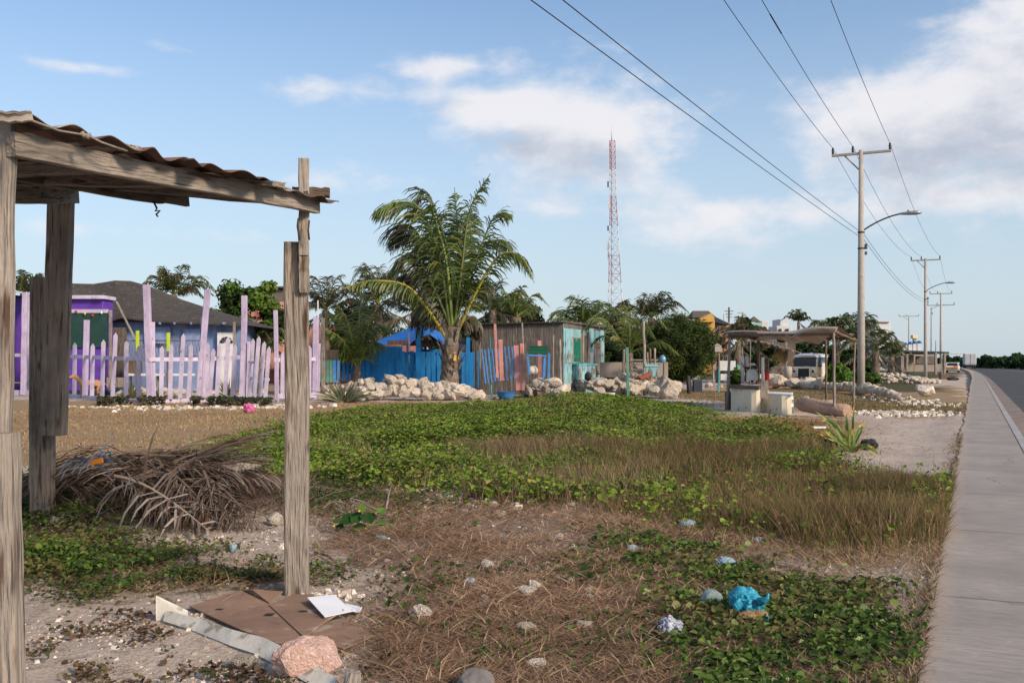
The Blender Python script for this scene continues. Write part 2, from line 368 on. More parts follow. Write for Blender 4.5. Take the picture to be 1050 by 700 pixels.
# ------------------------------------------------------------------ camera, light, sky
cam = bpy.data.cameras.new('camera'); co = bpy.data.objects.new('camera', cam); COL.objects.link(co); scene.camera = co
cam.lens = 36 * F / 1050; cam.sensor_width = 36; cam.clip_end = 6000; cam.clip_start = .05
co.location = (0, 0, H); co.rotation_euler = (R(90), 0, 0); cam.shift_y = (HY - 350) / 1050
SUN_AZ = R(132); SUN_EL = R(30)      # azimuth clockwise from +Y
sd = Vector((math.sin(SUN_AZ) * math.cos(SUN_EL), math.cos(SUN_AZ) * math.cos(SUN_EL), math.sin(SUN_EL)))
sl = bpy.data.lights.new('sun', 'SUN'); sl.energy = SUN_E; sl.angle = R(11); sl.color = (1, .82, .63)
so = bpy.data.objects.new('sun', sl); COL.objects.link(so); so.rotation_euler = sd.to_track_quat('Z', 'Y').to_euler()
w = bpy.data.worlds.new('World'); scene.world = w; w.use_nodes = True; t = w.node_tree; t.nodes.clear(); L = t.links.new
def Mth(op, a, b=None, c=None):
    n = N(t, 'ShaderNodeMath', operation=op)
    for i, v in enumerate((a, b, c)):
        if v is None: continue
        if isinstance(v, (int, float)): n.inputs[i].default_value = v
        else: L(v, n.inputs[i])
    return n.outputs[0]
wo = N(t, 'ShaderNodeOutputWorld'); bg = N(t, 'ShaderNodeBackground'); L(bg.outputs[0], wo.inputs[0])
sk = N(t, 'ShaderNodeTexSky', sky_type='NISHITA'); sk.sun_disc = False; sk.sun_elevation = SUN_EL; sk.sun_rotation = SUN_AZ
sk.air_density = 1.0; sk.dust_density = 1.2; sk.ozone_density = 2.0; sk.altitude = 0
tc = N(t, 'ShaderNodeTexCoord'); sx = N(t, 'ShaderNodeSeparateXYZ'); L(tc.outputs['Generated'], sx.inputs[0])
az = Mth('ARCTAN2', sx.outputs[0], sx.outputs[1]); el = Mth('ARCSINE', sx.outputs[2])
def cloudfield(del_):
    cv = N(t, 'ShaderNodeCombineXYZ'); L(az, cv.inputs[0]); e2 = Mth('ADD', el, del_); L(e2, cv.inputs[1])
    mp = N(t, 'ShaderNodeMapping'); mp.inputs['Scale'].default_value = (1, 1.9, 1); L(cv.outputs[0], mp.inputs[0])
    no = N(t, 'ShaderNodeTexNoise'); no.inputs['Scale'].default_value = 9.5; no.inputs['Detail'].default_value = 10; no.inputs['Roughness'].default_value = .60; no.inputs['Distortion'].default_value = .15; L(mp.outputs[0], no.inputs[0])
    tot = Mth('MULTIPLY', Mth('SUBTRACT', no.outputs[0], .5), 2.3)
    s = -.62
    tot = Mth('ADD', tot, s)
    for (px, py, rx, ry, a) in CLOUDS:
        A = math.atan((px - CX) / F); E = math.atan((HY - py) / F * math.cos(A))
        dx = Mth('DIVIDE', Mth('SUBTRACT', az, A), rx / F); dy = Mth('DIVIDE', Mth('SUBTRACT', e2, E), ry / F)
        d2 = Mth('ADD', Mth('MULTIPLY', dx, dx), Mth('MULTIPLY', dy, dy))
        g = Mth('MULTIPLY', Mth('EXPONENT', Mth('MULTIPLY', d2, -1)), a)
        tot = Mth('ADD', tot, g)
    # scattered cloud elsewhere in the sky, away from the view
    av = Mth('MULTIPLY', Mth('GREATER_THAN', Mth('ABSOLUTE', az), .75), .45)
    return Mth('ADD', tot, av)
CLOUDS = [(600, 140, 95, 58, 1.3), (490, 112, 75, 24, .95), (480, 66, 70, 13, .8), (335, 92, 80, 19, .8), (430, 72, 30, 9, .4), (520, 50, 40, 9, .5), (700, 85, 50, 30, .25), (835, 150, 55, 45, .55), (950, 125, 105, 55, 1.0),
          (1050, 45, 75, 60, .95), (1060, 150, 110, 50, .5), (730, 245, 80, 22, .55), (560, 215, 160, 14, .3), (850, 215, 160, 20, .5), (80, 70, 60, 8, .7), (150, 45, 60, 7, .4), (100, 235, 260, 12, .5), (330, 185, 180, 14, .5), (1020, 235, 90, 18, .5), (740, 225, 60, 20, .4), (980, 205, 60, 14, .5)]
d1 = cloudfield(0.0); d2_ = cloudfield(.035)
mk = N(t, 'ShaderNodeMapRange', interpolation_type='SMOOTHSTEP'); mk.inputs[1].default_value = -.34; mk.inputs[2].default_value = .5; mk.inputs[4].default_value = .92; L(d1, mk.inputs[0])
# shaded cloud belly where more cloud lies above
sh = N(t, 'ShaderNodeMapRange', interpolation_type='SMOOTHSTEP'); sh.inputs[1].default_value = .05; sh.inputs[2].default_value = 1.0; L(d2_, sh.inputs[0])
cc = N(t, 'ShaderNodeMix', data_type='RGBA'); L(sh.outputs[0], cc.inputs[0]); cc.inputs[6].default_value = (.63, .62, .64, 1); cc.inputs[7].default_value = (.36, .39, .46, 1)
skm = N(t, 'ShaderNodeMix', data_type='RGBA', blend_type='MULTIPLY'); skm.inputs[0].default_value = 1; L(sk.outputs[0], skm.inputs[6]); skm.inputs[7].default_value = (SKS * SKT[0], SKS * SKT[1], SKS * SKT[2], 1)
# soft brightening of the air towards the horizon (humid coast air)
hz = N(t, 'ShaderNodeMapRange', interpolation_type='SMOOTHSTEP'); hz.inputs[1].default_value = .46; hz.inputs[2].default_value = -.02; hz.inputs[3].default_value = 0; hz.inputs[4].default_value = .8; L(el, hz.inputs[0])
sk2 = N(t, 'ShaderNodeMix', data_type='RGBA'); L(hz.outputs[0], sk2.inputs[0]); L(skm.outputs[2], sk2.inputs[6]); sk2.inputs[7].default_value = (.43, .495, .555, 1)
fm = N(t, 'ShaderNodeMix', data_type='RGBA'); L(mk.outputs[0], fm.inputs[0]); L(sk2.outputs[2], fm.inputs[6]); L(cc.outputs[2], fm.inputs[7])
L(fm.outputs[2], bg.inputs[0]); bg.inputs[1].default_value = 1.0
scene.view_settings.view_transform = 'Standard'; scene.view_settings.look = 'None'; scene.view_settings.gamma = 1; scene.view_settings.exposure = EXPO
scene.view_settings.use_curve_mapping = False
scene.cycles.max_bounces = 6; scene.cycles.transparent_max_bounces = 8

# ------------------------------------------------------------------ ground zones (polygons on the flat plan, written as seen from the sidewalk)
Z = {
 'lawn': [(-600, 404), (330, 414), (440, 411), (500, 416), (420, 425), (330, 436), (300, 447), (268, 470), (180, 478), (-600, 478)],
 'vine': [(225, 476), (285, 450), (330, 434), (400, 424), (480, 416), (520, 408), (580, 400), (640, 400), (690, 420), (735, 434), (765, 444), (800, 458), (850, 476), (800, 484), (745, 470), (650, 470), (640, 512), (560, 520), (480, 508), (400, 500), (330, 494), (250, 488)],
 'tall': [(478, 472), (560, 466), (650, 480), (650, 505), (560, 518), (484, 508)],
 'rgrass': [(620, 480), (690, 462), (745, 452), (790, 460), (870, 482), (930, 494), (970, 506), (978, 525), (984, 552), (962, 575), (900, 578), (840, 566), (760, 548), (690, 535), (640, 520)],
 'litter': [(300, 505), (420, 500), (560, 515), (640, 518), (760, 545), (720, 552), (690, 570), (680, 600), (690, 640), (700, 760), (470, 760), (430, 668), (380, 600), (340, 560)],
 'vine2': [(600, 548), (700, 548), (750, 566), (800, 590), (860, 590), (900, 610), (915, 660), (925, 760), (800, 760), (720, 690), (690, 650), (660, 610), (620, 575)],
 'leftg': [(-200, 500), (10, 500), (60, 525), (110, 545), (150, 572), (110, 588), (20, 590), (-200, 600)],
 'dark1': [(90, 582), (170, 560), (215, 572), (300, 585), (320, 606), (235, 615), (190, 602), (140, 610), (100, 600)],
 'dark2': [(230, 478), (290, 482), (300, 500), (420, 505), (430, 525), (300, 520), (250, 505)],
 'rgfront': [(640, 508), (760, 535), (880, 560), (985, 545), (988, 566), (960, 584), (860, 586), (740, 562), (640, 536)],
 'husk': [(745, 428), (850, 430), (868, 445), (865, 462), (790, 460), (760, 450)],
 'far1': [(-600, 395), (330, 395), (330, 404), (-600, 404)],
 'vg': [(868, 398), (900, 401), (965, 402), (940, 386), (985, 384), (985, 375), (900, 375), (860, 380)],
 'brownr': [(640, 396), (745, 402), (745, 392), (900, 396), (990, 394), (988, 424), (960, 430), (830, 420), (700, 408)],
}
def zmask(x, y, name, jit=1.0, s=3, soft=0):
    if soft: x = x + RNG.normal(0, 1, x.shape) * soft * (.4 + y / 14); y = y + RNG.normal(0, 1, x.shape) * soft * (.4 + y / 9)
    y_ = np.maximum(y, 1.2)
    jx = (fbm(x * 1.6, y * 1.6, s, 4) - .5) * 1.3 * jit; jy = (fbm(x * 1.6 + 40, y * 1.6, s + 5, 4) - .5) * 1.6 * jit
    xx = x + jx * np.minimum(1, y_ / 12) ; yy = np.maximum(y_ + jy * np.minimum(1, y_ / 9), 1.2)
    return inpoly(CX + F * xx / yy, HY + F * H / yy, Z[name]) & (y > 1.5)
# ------------------------------------------------------------------ terrain sheet
def axis(c0, c1, st, lo, hi, g):
    a = list(np.arange(c0, c1, st)); s = st
    while a[-1] < hi: s *= g; a.append(a[-1] + s)
    s = st
    while a[0] > lo: s *= g; a.insert(0, a[0] - s)
    return np.array(a)
ax = axis(-7, 10, .09, -2600, 2600, 1.06); ay = axis(2.6, 20, .09, -300, 4500, 1.05)
GX, GY = np.meshgrid(ax, ay); fx = GX.ravel(); fy = GY.ravel()
gv = np.stack([fx, fy, zt(fx, fy)], 1); nx, ny = len(ax), len(ay)
ii, jj = np.meshgrid(np.arange(nx-1), np.arange(ny-1)); q = (jj * nx + ii).ravel()
gf = np.stack([q, q+1, q+nx+1, q+nx], 1)
me = bpy.data.meshes.new('ground'); me.vertices.add(len(gv)); me.vertices.foreach_set('co', gv.astype('f').ravel())
me.loops.add(gf.size); me.loops.foreach_set('vertex_index', gf.astype('i').ravel()); me.polygons.add(len(gf))
me.polygons.foreach_set('loop_start', np.arange(0, gf.size, 4, dtype='i')); me.polygons.foreach_set('loop_total', np.full(len(gf), 4, 'i')); me.polygons.foreach_set('use_smooth', np.ones(len(gf), bool))
wg = {k: sum(zmask(fx, fy, k, soft=.22).astype(float) for _ in range(5)) / 5 for k in Z}
straw = np.maximum.reduce([wg['lawn'], wg['tall'] * .8, wg['husk'], wg['rgrass'] * .6, wg['far1'], wg['brownr'] * .9]); green = np.maximum.reduce([wg['vine'], wg['vine2'], wg['leftg'], wg['dark1'] * .6, wg['rgrass'] * .5, wg['vg'] * .8])
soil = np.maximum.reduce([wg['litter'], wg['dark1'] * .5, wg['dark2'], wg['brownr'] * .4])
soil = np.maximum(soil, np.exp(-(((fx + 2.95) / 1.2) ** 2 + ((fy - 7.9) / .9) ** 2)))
far = sst(60, 90, fy); green = np.maximum(green, far * .7 * (road_c(fx, fy) < -14)); green = np.maximum(green, (road_c(fx, fy) > 15).astype(float) * .8)
Cc = np.stack([soil, straw, green, np.ones_like(soil)], 1)
a = me.attributes.new('Zone', 'FLOAT_COLOR', 'POINT'); a.data.foreach_set('color', Cc.astype('f').ravel())
me.update(calc_edges=True)
gm = bpy.data.materials.new('sandy ground'); gt = nt(gm); L = gt.links.new
t = gt
out = N(t, 'ShaderNodeOutputMaterial'); p = N(t, 'ShaderNodeBsdfPrincipled'); L(p.outputs[0], out.inputs[0]); p.inputs['Roughness'].default_value = .95; p.inputs['Specular IOR Level'].default_value = .15
tcn = N(t, 'ShaderNodeTexCoord'); P = tcn.outputs['Object']
def noise(sc, det=8, ro=.6, v=None):
    n = N(t, 'ShaderNodeTexNoise'); n.inputs['Scale'].default_value = sc; n.inputs['Detail'].default_value = det; n.inputs['Roughness'].default_value = ro; L(v or P, n.inputs[0]); return n.outputs[0]
def rng(v, a, b, c=0, d=1):
    n = N(t, 'ShaderNodeMapRange'); L(v, n.inputs[0])
    for i, k in enumerate((a, b, c, d)): n.inputs[i+1].default_value = k
    return n.outputs[0]
def mixc(f, a, b):
    n = N(t, 'ShaderNodeMix', data_type='RGBA')
    if isinstance(f, (int, float)): n.inputs[0].default_value = f
    else: L(f, n.inputs[0])
    for i, k in ((6, a), (7, b)):
        if isinstance(k, tuple): n.inputs[i].default_value = c4(k)
        else: L(k, n.inputs[i])
    return n.outputs[2]
za = N(t, 'ShaderNodeAttribute', attribute_name='Zone'); zs = N(t, 'ShaderNodeSeparateColor'); L(za.outputs['Color'], zs.inputs[0])
nA = noise(1.1, 10, .65); nB = noise(9, 8, .7); nC = noise(60, 4, .6)
sand = mixc(rng(nA, .35, .65), (.55, .455, .375), (.45, .365, .30))
sand = mixc(rng(nB, .52, .66), sand, (.26, .195, .155)); sand = mixc(rng(nC, .5, .72, 0, .7), sand, (.22, .17, .14))
vo = N(t, 'ShaderNodeTexVoronoi'); vo.inputs['Scale'].default_value = 34; L(P, vo.inputs[0])
sand = mixc(rng(vo.outputs['Distance'], .16, .10, 0, .8), sand, (.56, .49, .43))
def thr(w, n, soft=.22):
    s = Mth('ADD', w, n); return rng(s, 1.0 - soft / 2, 1.0 + soft / 2)
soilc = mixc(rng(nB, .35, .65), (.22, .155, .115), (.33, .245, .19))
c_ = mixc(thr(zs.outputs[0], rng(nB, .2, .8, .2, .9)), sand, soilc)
strawc = mixc(rng(nB, .3, .7), (.30, .20, .11), (.20, .125, .07)); strawc = mixc(rng(nC, .3, .7), strawc, (.36, .26, .15))
c_ = mixc(thr(zs.outputs[1], rng(nB, .2, .8, .25, 1.0)), c_, strawc)
grc = mixc(rng(nB, .3, .7), (.05, .06, .022), (.11, .085, .045))
c_ = mixc(thr(zs.outputs[2], rng(nB, .2, .8, .25, 1.0)), c_, grc)
L(c_, p.inputs['Base Color'])
bh = Mth('ADD', Mth('MULTIPLY', nC, .35), nB); b = N(t, 'ShaderNodeBump'); b.inputs['Strength'].default_value = .8; b.inputs['Distance'].default_value = .045; L(bh, b.inputs['Height']); L(b.outputs[0], p.inputs['Normal'])
me.materials.append(gm); go = bpy.data.objects.new('ground', me); COL.objects.link(go); tag(go, kind='structure')

# ------------------------------------------------------------------ sidewalk, kerb, road
def strip(name, c0, c1, ztop, zbot, ys, m, edge=None):
    b = MB(); vs = []; 
    for y in ys:
        e = edge(y) if edge else 0
        x0 = float(road_x(c0 + e, y)); x1 = float(road_x(c1, y))
        vs += [(x0, y, zbot), (x0, y, ztop), (x1, y, ztop), (x1, y, zbot)]
    fs = []
    for i in range(len(ys)-1):
        for k in range(3): fs.append((i*4+k, i*4+4+k, i*4+5+k, i*4+1+k))
    b.add(vs, [f[::-1] for f in fs]); o = b.build(name, m, base=(0, 0, 0)); return tag(o, kind='structure')
m = bpy.data.materials.new('sidewalk concrete'); t = nt(m); L = t.links.new
out = N(t, 'ShaderNodeOutputMaterial'); p = N(t, 'ShaderNodeBsdfPrincipled'); L(p.outputs[0], out.inputs[0]); p.inputs['Roughness'].default_value = .9; p.inputs['Specular IOR Level'].default_value = .2
tcn = N(t, 'ShaderNodeTexCoord'); rot = N(t, 'ShaderNodeMapping'); rot.inputs['Rotation'].default_value = (0, 0, R(25.4)); L(tcn.outputs['Object'], rot.inputs[0]); P = rot.outputs[0]
br = N(t, 'ShaderNodeMapping'); br.inputs['Scale'].default_value = (2.0, 16, 1); L(P, br.inputs[0])
nbm = noise(3, 6, .6, br.outputs[0]); n1 = noise(1.3, 10, .65); n2 = noise(18, 8, .75)
c_ = mixc(rng(n1, .35, .68), (.37, .33, .295), (.26, .23, .205)); c_ = mixc(rng(nbm, .45, .7, 0, .8), c_, (.22, .195, .17)); c_ = mixc(rng(n2, .58, .7, 0, .6), c_, (.46, .42, .38))
sp = N(t, 'ShaderNodeSeparateXYZ'); L(P, sp.inputs[0])
jn = Mth('ABSOLUTE', Mth('SUBTRACT', Mth('FRACT', Mth('DIVIDE', Mth('ADD', sp.outputs[1], Mth('MULTIPLY', noise(3), .03)), 2.1)), .5))
joint = rng(jn, .006, .003); c_ = mixc(Mth('MULTIPLY', joint, .8), c_, (.12, .10, .09))
st_ = noise(.8, 5, .6); c_ = mixc(rng(st_, .5, .7, 0, .65), c_, (.24, .21, .19))
vc = N(t, 'ShaderNodeTexVoronoi', feature='DISTANCE_TO_EDGE'); vc.inputs['Scale'].default_value = .55; wv_ = N(t, 'ShaderNodeVectorMath', operation='ADD'); nv_ = N(t, 'ShaderNodeTexNoise'); nv_.inputs['Scale'].default_value = 3; L(P, nv_.inputs[0]); sc_ = N(t, 'ShaderNodeVectorMath', operation='SCALE'); sc_.inputs['Scale'].default_value = .35; L(nv_.outputs['Color'], sc_.inputs[0]); L(P, wv_.inputs[0]); L(sc_.outputs[0], wv_.inputs[1]); L(wv_.outputs[0], vc.inputs[0])
crk = Mth('MULTIPLY', rng(vc.outputs['Distance'], .006, .002), rng(noise(.6), .5, .55)); c_ = mixc(Mth('MULTIPLY', crk, .7), c_, (.13, .11, .10))
so3 = N(t, 'ShaderNodeSeparateXYZ'); L(tcn.outputs['Object'], so3.inputs[0]); cl_ = Mth('SUBTRACT', so3.outputs[0], Mth('MULTIPLY', so3.outputs[1], .475))
dr_ = rng(Mth('SUBTRACT', Mth('MULTIPLY', noise(2.2, 8, .7), .26), Mth('ADD', cl_, .228)), -.02, .12); c_ = mixc(Mth('MULTIPLY', dr_, .75), c_, (.40, .31, .24))
c_ = mixc(rng(noise(5, 9, .8), .55, .75, 0, .5), c_, (.23, .205, .185))
L(c_, p.inputs['Base Color']); b = N(t, 'ShaderNodeBump'); b.inputs['Strength'].default_value = .6; b.inputs['Distance'].default_value = .01
L(Mth('SUBTRACT', Mth('ADD', nbm, Mth('MULTIPLY', n2, .5)), joint), b.inputs['Height']); L(b.outputs[0], p.inputs['Normal']); M['sidewalk'] = m
ys = list(np.arange(-12, 2, .5)) + list(np.arange(2, 20, .06)) + list(np.arange(20, 60, .35)) + list(np.arange(60, 330, 5))
strip('sidewalk', -.228, .62, .06, -.3, ys, M['sidewalk'], lambda y: (float(vn(y * 3, 0, 3)) - .5) * .07 + (float(vn(y * .5, 0, 8)) - .5) * .06 + (float(vn(y * 11, 0, 6)) - .5) * .03)
M['kerb'] = mat('kerb concrete', (.38, .36, .345), (.28, .26, .25), 1.5, c3=(.26, .23, .21), s3=4, t3=(.6, .7)); strip('kerb', .623, .74, .068, -.3, ys, M['kerb'])
M['asph'] = mat('asphalt', (.070, .070, .073), (.050, .050, .053), .5, .3, .7, .9, .3, c3=(.095, .092, .09), s3=2.5, t3=(.56, .7), bs=30)
strip('road', .70, 15, -.08, -.2, ys, M['asph'])
M['grit'] = mat('roadside grit', (.26, .20, .165), (.14, .12, .11), 3, .4, .62, .95, .3, bs=20)
strip('gutter_grit', .735, 1.25, -.074, -.076, ys, M['grit'], None)
M['wpaint'] = mat('road line paint', (.5, .5, .48), (.2, .2, .2), 6, .5, .62)
strip('road_line', 7.7, 7.82, -.075, -.079, ys, M['wpaint'])
# ------------------------------------------------------------------ scattered ground cover (nobody could count it)
SOFT = .2
def sample(zones, n, xr=(-12, 13), yr=(3.0, 26), pw=1.0, jit=1.0, minus=()):
    """points of the ground inside the zones; more of them close by"""
    out = []; got = 0; k = 0
    while got < n and k < 60:
        k += 1; m_ = 60000
        u = RNG.random(m_); y = yr[0] * (yr[1] / yr[0]) ** u if pw == 1 else yr[0] + (yr[1]-yr[0]) * u ** pw
        x = RNG.uniform(-.62, .56, m_) * y; 
        ok = (x > xr[0]) & (x < xr[1]) & (road_c(x, y) < -.2)
        mk_ = np.zeros(m_, bool)
        for z_ in zones: mk_ |= zmask(x, y, z_, jit, soft=SOFT)
        for z_ in minus: mk_ &= ~zmask(x, y, z_, jit, soft=SOFT)
        ok &= mk_; out.append(np.stack([x[ok], y[ok]], 1)); got += ok.sum()
    return np.concatenate(out)[:n]
def pal(cols, n, var=.25, w=None):
    c = np.array(cols)[RNG.choice(len(cols), n, p=w)]
    return np.clip(c * (1 + RNG.uniform(-var, var, (n, 1))) * (1 + RNG.uniform(-.04, .04, (n, 3))), 0, 1)
def leaves(name, pts, hmax, size, cols, label, cat='ground cover', tilt=.7, w=None, hfun=None, mtl='leaf', root=None):
    n = len(pts); x, y = pts[:, 0], pts[:, 1]
    hh = hmax if hfun is None else hfun(x, y)
    z = zt(x, y) + hh * (1 - RNG.random(n) ** 2.2 * .95) * 1.0
    s = size * np.exp(RNG.normal(-.05, .38, n)).clip(.35, 1.6)
    a = RNG.uniform(0, 2*np.pi, n); nx_ = RNG.normal(0, tilt, n) * .6; ny_ = RNG.normal(0, tilt, n) * .6 - .25
    nrm = np.stack([nx_, ny_, np.ones(n)], 1); nrm /= np.linalg.norm(nrm, axis=1)[:, None]
    d = np.stack([np.cos(a), np.sin(a), np.zeros(n)], 1); d -= nrm * (d * nrm).sum(1)[:, None]; d /= np.linalg.norm(d, axis=1)[:, None]
    e = np.cross(nrm, d); c = np.stack([x, y, z], 1)
    # two half-blades folded along the midrib
    f = .22
    p0 = c - d * s[:, None] * .5; p1 = c + d * s[:, None] * .5
    sw = RNG.uniform(.5, 1.1, n); l1 = c - d * (s * .12)[:, None] + e * (s * .48 * sw)[:, None] + nrm * (s * f)[:, None]; r1 = c - d * (s * .12)[:, None] - e * (s * .48 * sw)[:, None] + nrm * (s * f)[:, None]
    l2 = c + d * (s * .25)[:, None] + e * (s * .36 * sw)[:, None] + nrm * (s * f * .8)[:, None]; r2 = c + d * (s * .25)[:, None] - e * (s * .36 * sw)[:, None] + nrm * (s * f * .8)[:, None]
    V = np.concatenate([np.stack([p0, p1, l2, l1], 1), np.stack([p1, p0, r1, r2], 1)]); C = pal(cols, n, .3, w)
    k_ = fbm(x * .7, y * .7, 90, 4)[:, None]; k2_ = fbm(x * 1.9 + 7, y * 1.9, 95, 4)[:, None]; C = C * (.55 + .9 * k_); C = C + (np.array([[.19, .13, .06]]) - C) * (.55 * sst(.56, .68, k2_)) * (RNG.random((n, 1)) < .6)
    o = quads_obj(name, V, np.concatenate([C, C]), M[mtl], root)
    return tag(o, label, cat, kind='stuff') if label else o
def blades(name, base, h, wd, cols, label=None, cat='grass', lean=.35, wind=(-.1, 0), w=None, flat=0, var=.3, root=None, curl=.5, mtl='dry', zoff=0):
    n = len(base); x, y = base[:, 0], base[:, 1]; z = zt(x, y) + zoff if base.shape[1] == 2 else base[:, 2]
    h = (h if not callable(h) else h(x, y)) * RNG.uniform(.45, 1.15, n)
    a = RNG.uniform(0, 2*np.pi, n); r = np.maximum(np.abs(RNG.normal(0, lean, n)), .75 if flat else 0) 
    dx = np.cos(a) * r + wind[0]; dy = np.sin(a) * r + wind[1]; dz = np.full(n, (1.0 - flat) * (1.3 if flat else 1)) * RNG.uniform(.0, 1.3, n) if flat else np.full(n, 1.0)
    d = np.stack([dx, dy, dz + RNG.uniform(0, .05, n)], 1); d /= np.linalg.norm(d, axis=1)[:, None]
    cx = RNG.uniform(0, 2*np.pi, n); sd_ = np.stack([np.cos(cx), np.sin(cx) * .5, np.zeros(n)], 1)
    p0 = np.stack([x, y, z], 1); bendv = np.stack([np.cos(a), np.sin(a), -np.ones(n) * .3 * (1 - flat)], 1) * (h * curl * .4)[:, None]
    p1 = p0 + d * (h * .5)[:, None]; p2 = p0 + d * h[:, None] + bendv * .6
    if flat: p1[:, 2] += h * .06 * RNG.random(n); p2[:, 2] = np.maximum(p2[:, 2], z + .002)
    W = (wd * RNG.uniform(.6, 1.3, n))[:, None]
    V = np.concatenate([np.stack([p0 - sd_ * W, p0 + sd_ * W, p1 + sd_ * W * .8, p1 - sd_ * W * .8], 1), np.stack([p1 - sd_ * W * .8, p1 + sd_ * W * .8, p2 + sd_ * W * .15, p2 - sd_ * W * .15], 1)])
    C = pal(cols, n, var, w); C = C * (.6 + .8 * fbm(x * .8, y * .8, 97, 4)[:, None])
    o = quads_obj(name, V, np.concatenate([C, C]), M[mtl], root)
    return tag(o, label, cat, kind='stuff') if label else o
GREEN = [(.14, .215, .024), (.10, .16, .02), (.04, .075, .014), (.20, .26, .04), (.24, .18, .07)]; GW = [.34, .28, .17, .13, .08]
DARKG = [(.045, .085, .018), (.03, .055, .015), (.08, .12, .03), (.07, .045, .025)]
TALLS = [(.25, .165, .105), (.165, .11, .07), (.34, .24, .15), (.09, .062, .04)]
STRAW = [(.40, .27, .14), (.27, .17, .09), (.50, .37, .21), (.17, .10, .06)]
BROWN = [(.34, .21, .13), (.20, .12, .075), (.50, .36, .23), (.09, .055, .038)]
def cov(x, y, s, sc=1.0, lo=.45): return sst(lo - .1, lo + .1, fbm(x * sc, y * sc, s, 4))
def thin(p, keep): return p[RNG.random(len(p)) < keep]
# vines on the mound
p = sample(['vine'], 205000, yr=(8, 26), pw=.85, minus=()); k = (.22 + .78 * cov(p[:, 0], p[:, 1], 21, .9, .42)) * (1 - .75 * zmask(p[:, 0], p[:, 1], 'tall', soft=.3)); p = thin(p, k)
leaves('vine_cover', p, .2, .039, GREEN, 'thick bright green creeping vines over the low mound', w=GW, hfun=lambda x, y: .06 + .22 * fbm(x * 1.3, y * 1.3, 31, 3) ** 1.2)
p = sample(['tall'], 16000, yr=(8, 20), minus=()); p = thin(p, .5 * cov(p[:, 0], p[:, 1], 22, 1.2, .5)); leaves('patchy_vines', p, .12, .055, GREEN, 'sparse green leaves among the tall dry grass in the middle', w=GW)
p = sample(['vine2'], 27000, yr=(3, 8)); p = thin(p, .07 + .42 * cov(p[:, 0], p[:, 1], 23, 2.6, .55)); leaves('ground_vines', p, .055, .031, [(.07, .12, .02), (.045, .08, .016), (.12, .18, .035), (.03, .055, .014), (.26, .30, .12)], 'dark green round-leaved vines around the blue bag', w=[.4, .27, .16, .13, .04])
p = sample(['leftg'], 30000, yr=(4.5, 11)); p = thin(p, .1 + .9 * cov(p[:, 0], p[:, 1], 73, 2.2, .44)); leaves('broadleaf_weeds', p, .09, .026, [(.06, .105, .018), (.04, .07, .015), (.03, .05, .014), (.12, .17, .03), (.12, .09, .05)], 'green weeds around the foot of the far shelter post', w=GW, hfun=lambda x, y: .04 + .13 * fbm(x * 2, y * 2, 33, 3))
p = sample(['dark1', 'dark2'], 26000, yr=(4, 13)); p = p[~inpoly(525 + 1000 * p[:, 0] / p[:, 1], 372 + 1200 / p[:, 1], [(155, 602), (250, 598), (325, 600), (375, 620), (390, 655), (350, 712), (290, 700), (155, 642)])]; p = thin(p, .03 + .9 * cov(p[:, 0], p[:, 1], 24, 2.2, .5)); leaves('dark_weeds', p, .05, .022, DARKG, 'low dark green creeping weeds on the sand in front of the dead fronds', w=[.35, .3, .12, .23])
p = sample(['rgrass'], 12000, yr=(5.5, 16)); p = thin(p, .12 + .5 * cov(p[:, 0], p[:, 1], 25, .8, .56)); leaves('vines_in_grass', p, .14, .038, GREEN, 'green leaves scattered through the grass beside the sidewalk', w=GW)
p = sample(['rgfront'], 16000, yr=(4.5, 10)); blades('verge_litter', p, .11, .0026, [(.40, .27, .15), (.28, .18, .10), (.52, .38, .24), (.16, .10, .06)], 'flattened dry straw along the front of the verge grass', cat='litter', lean=1.0, flat=.8, zoff=.015)
# small dark reddish mats on bare sand
cent = [(105, 648), (60, 668), (90, 690), (175, 655), (190, 672), (285, 705), (150, 632), (225, 690), (370, 668), (400, 690), (60, 690), (240, 700), (130, 700), (345, 680), (200, 640), (420, 600), (560, 610), (590, 620), (600, 600)]
pp = []
for (a_, b_) in cent:
    g = gp(a_, b_); n = 170; pp.append(np.stack([RNG.normal(g.x, .13, n), RNG.normal(g.y, .07, n)], 1))
p = np.concatenate(pp); CARD = [(155, 605), (250, 600), (325, 605), (375, 620), (390, 655), (350, 712), (290, 700), (155, 642)]; p = p[~inpoly(525 + 1000 * p[:, 0] / p[:, 1], 372 + 1200 / p[:, 1], CARD)]; p = thin(p, cov(p[:, 0], p[:, 1], 26, 5, .5)); leaves('dark_red_weeds', p, .03, .02, [(.07, .035, .03), (.045, .05, .02), (.10, .06, .035)], 'low dark reddish weeds in small mats on the bare sand')
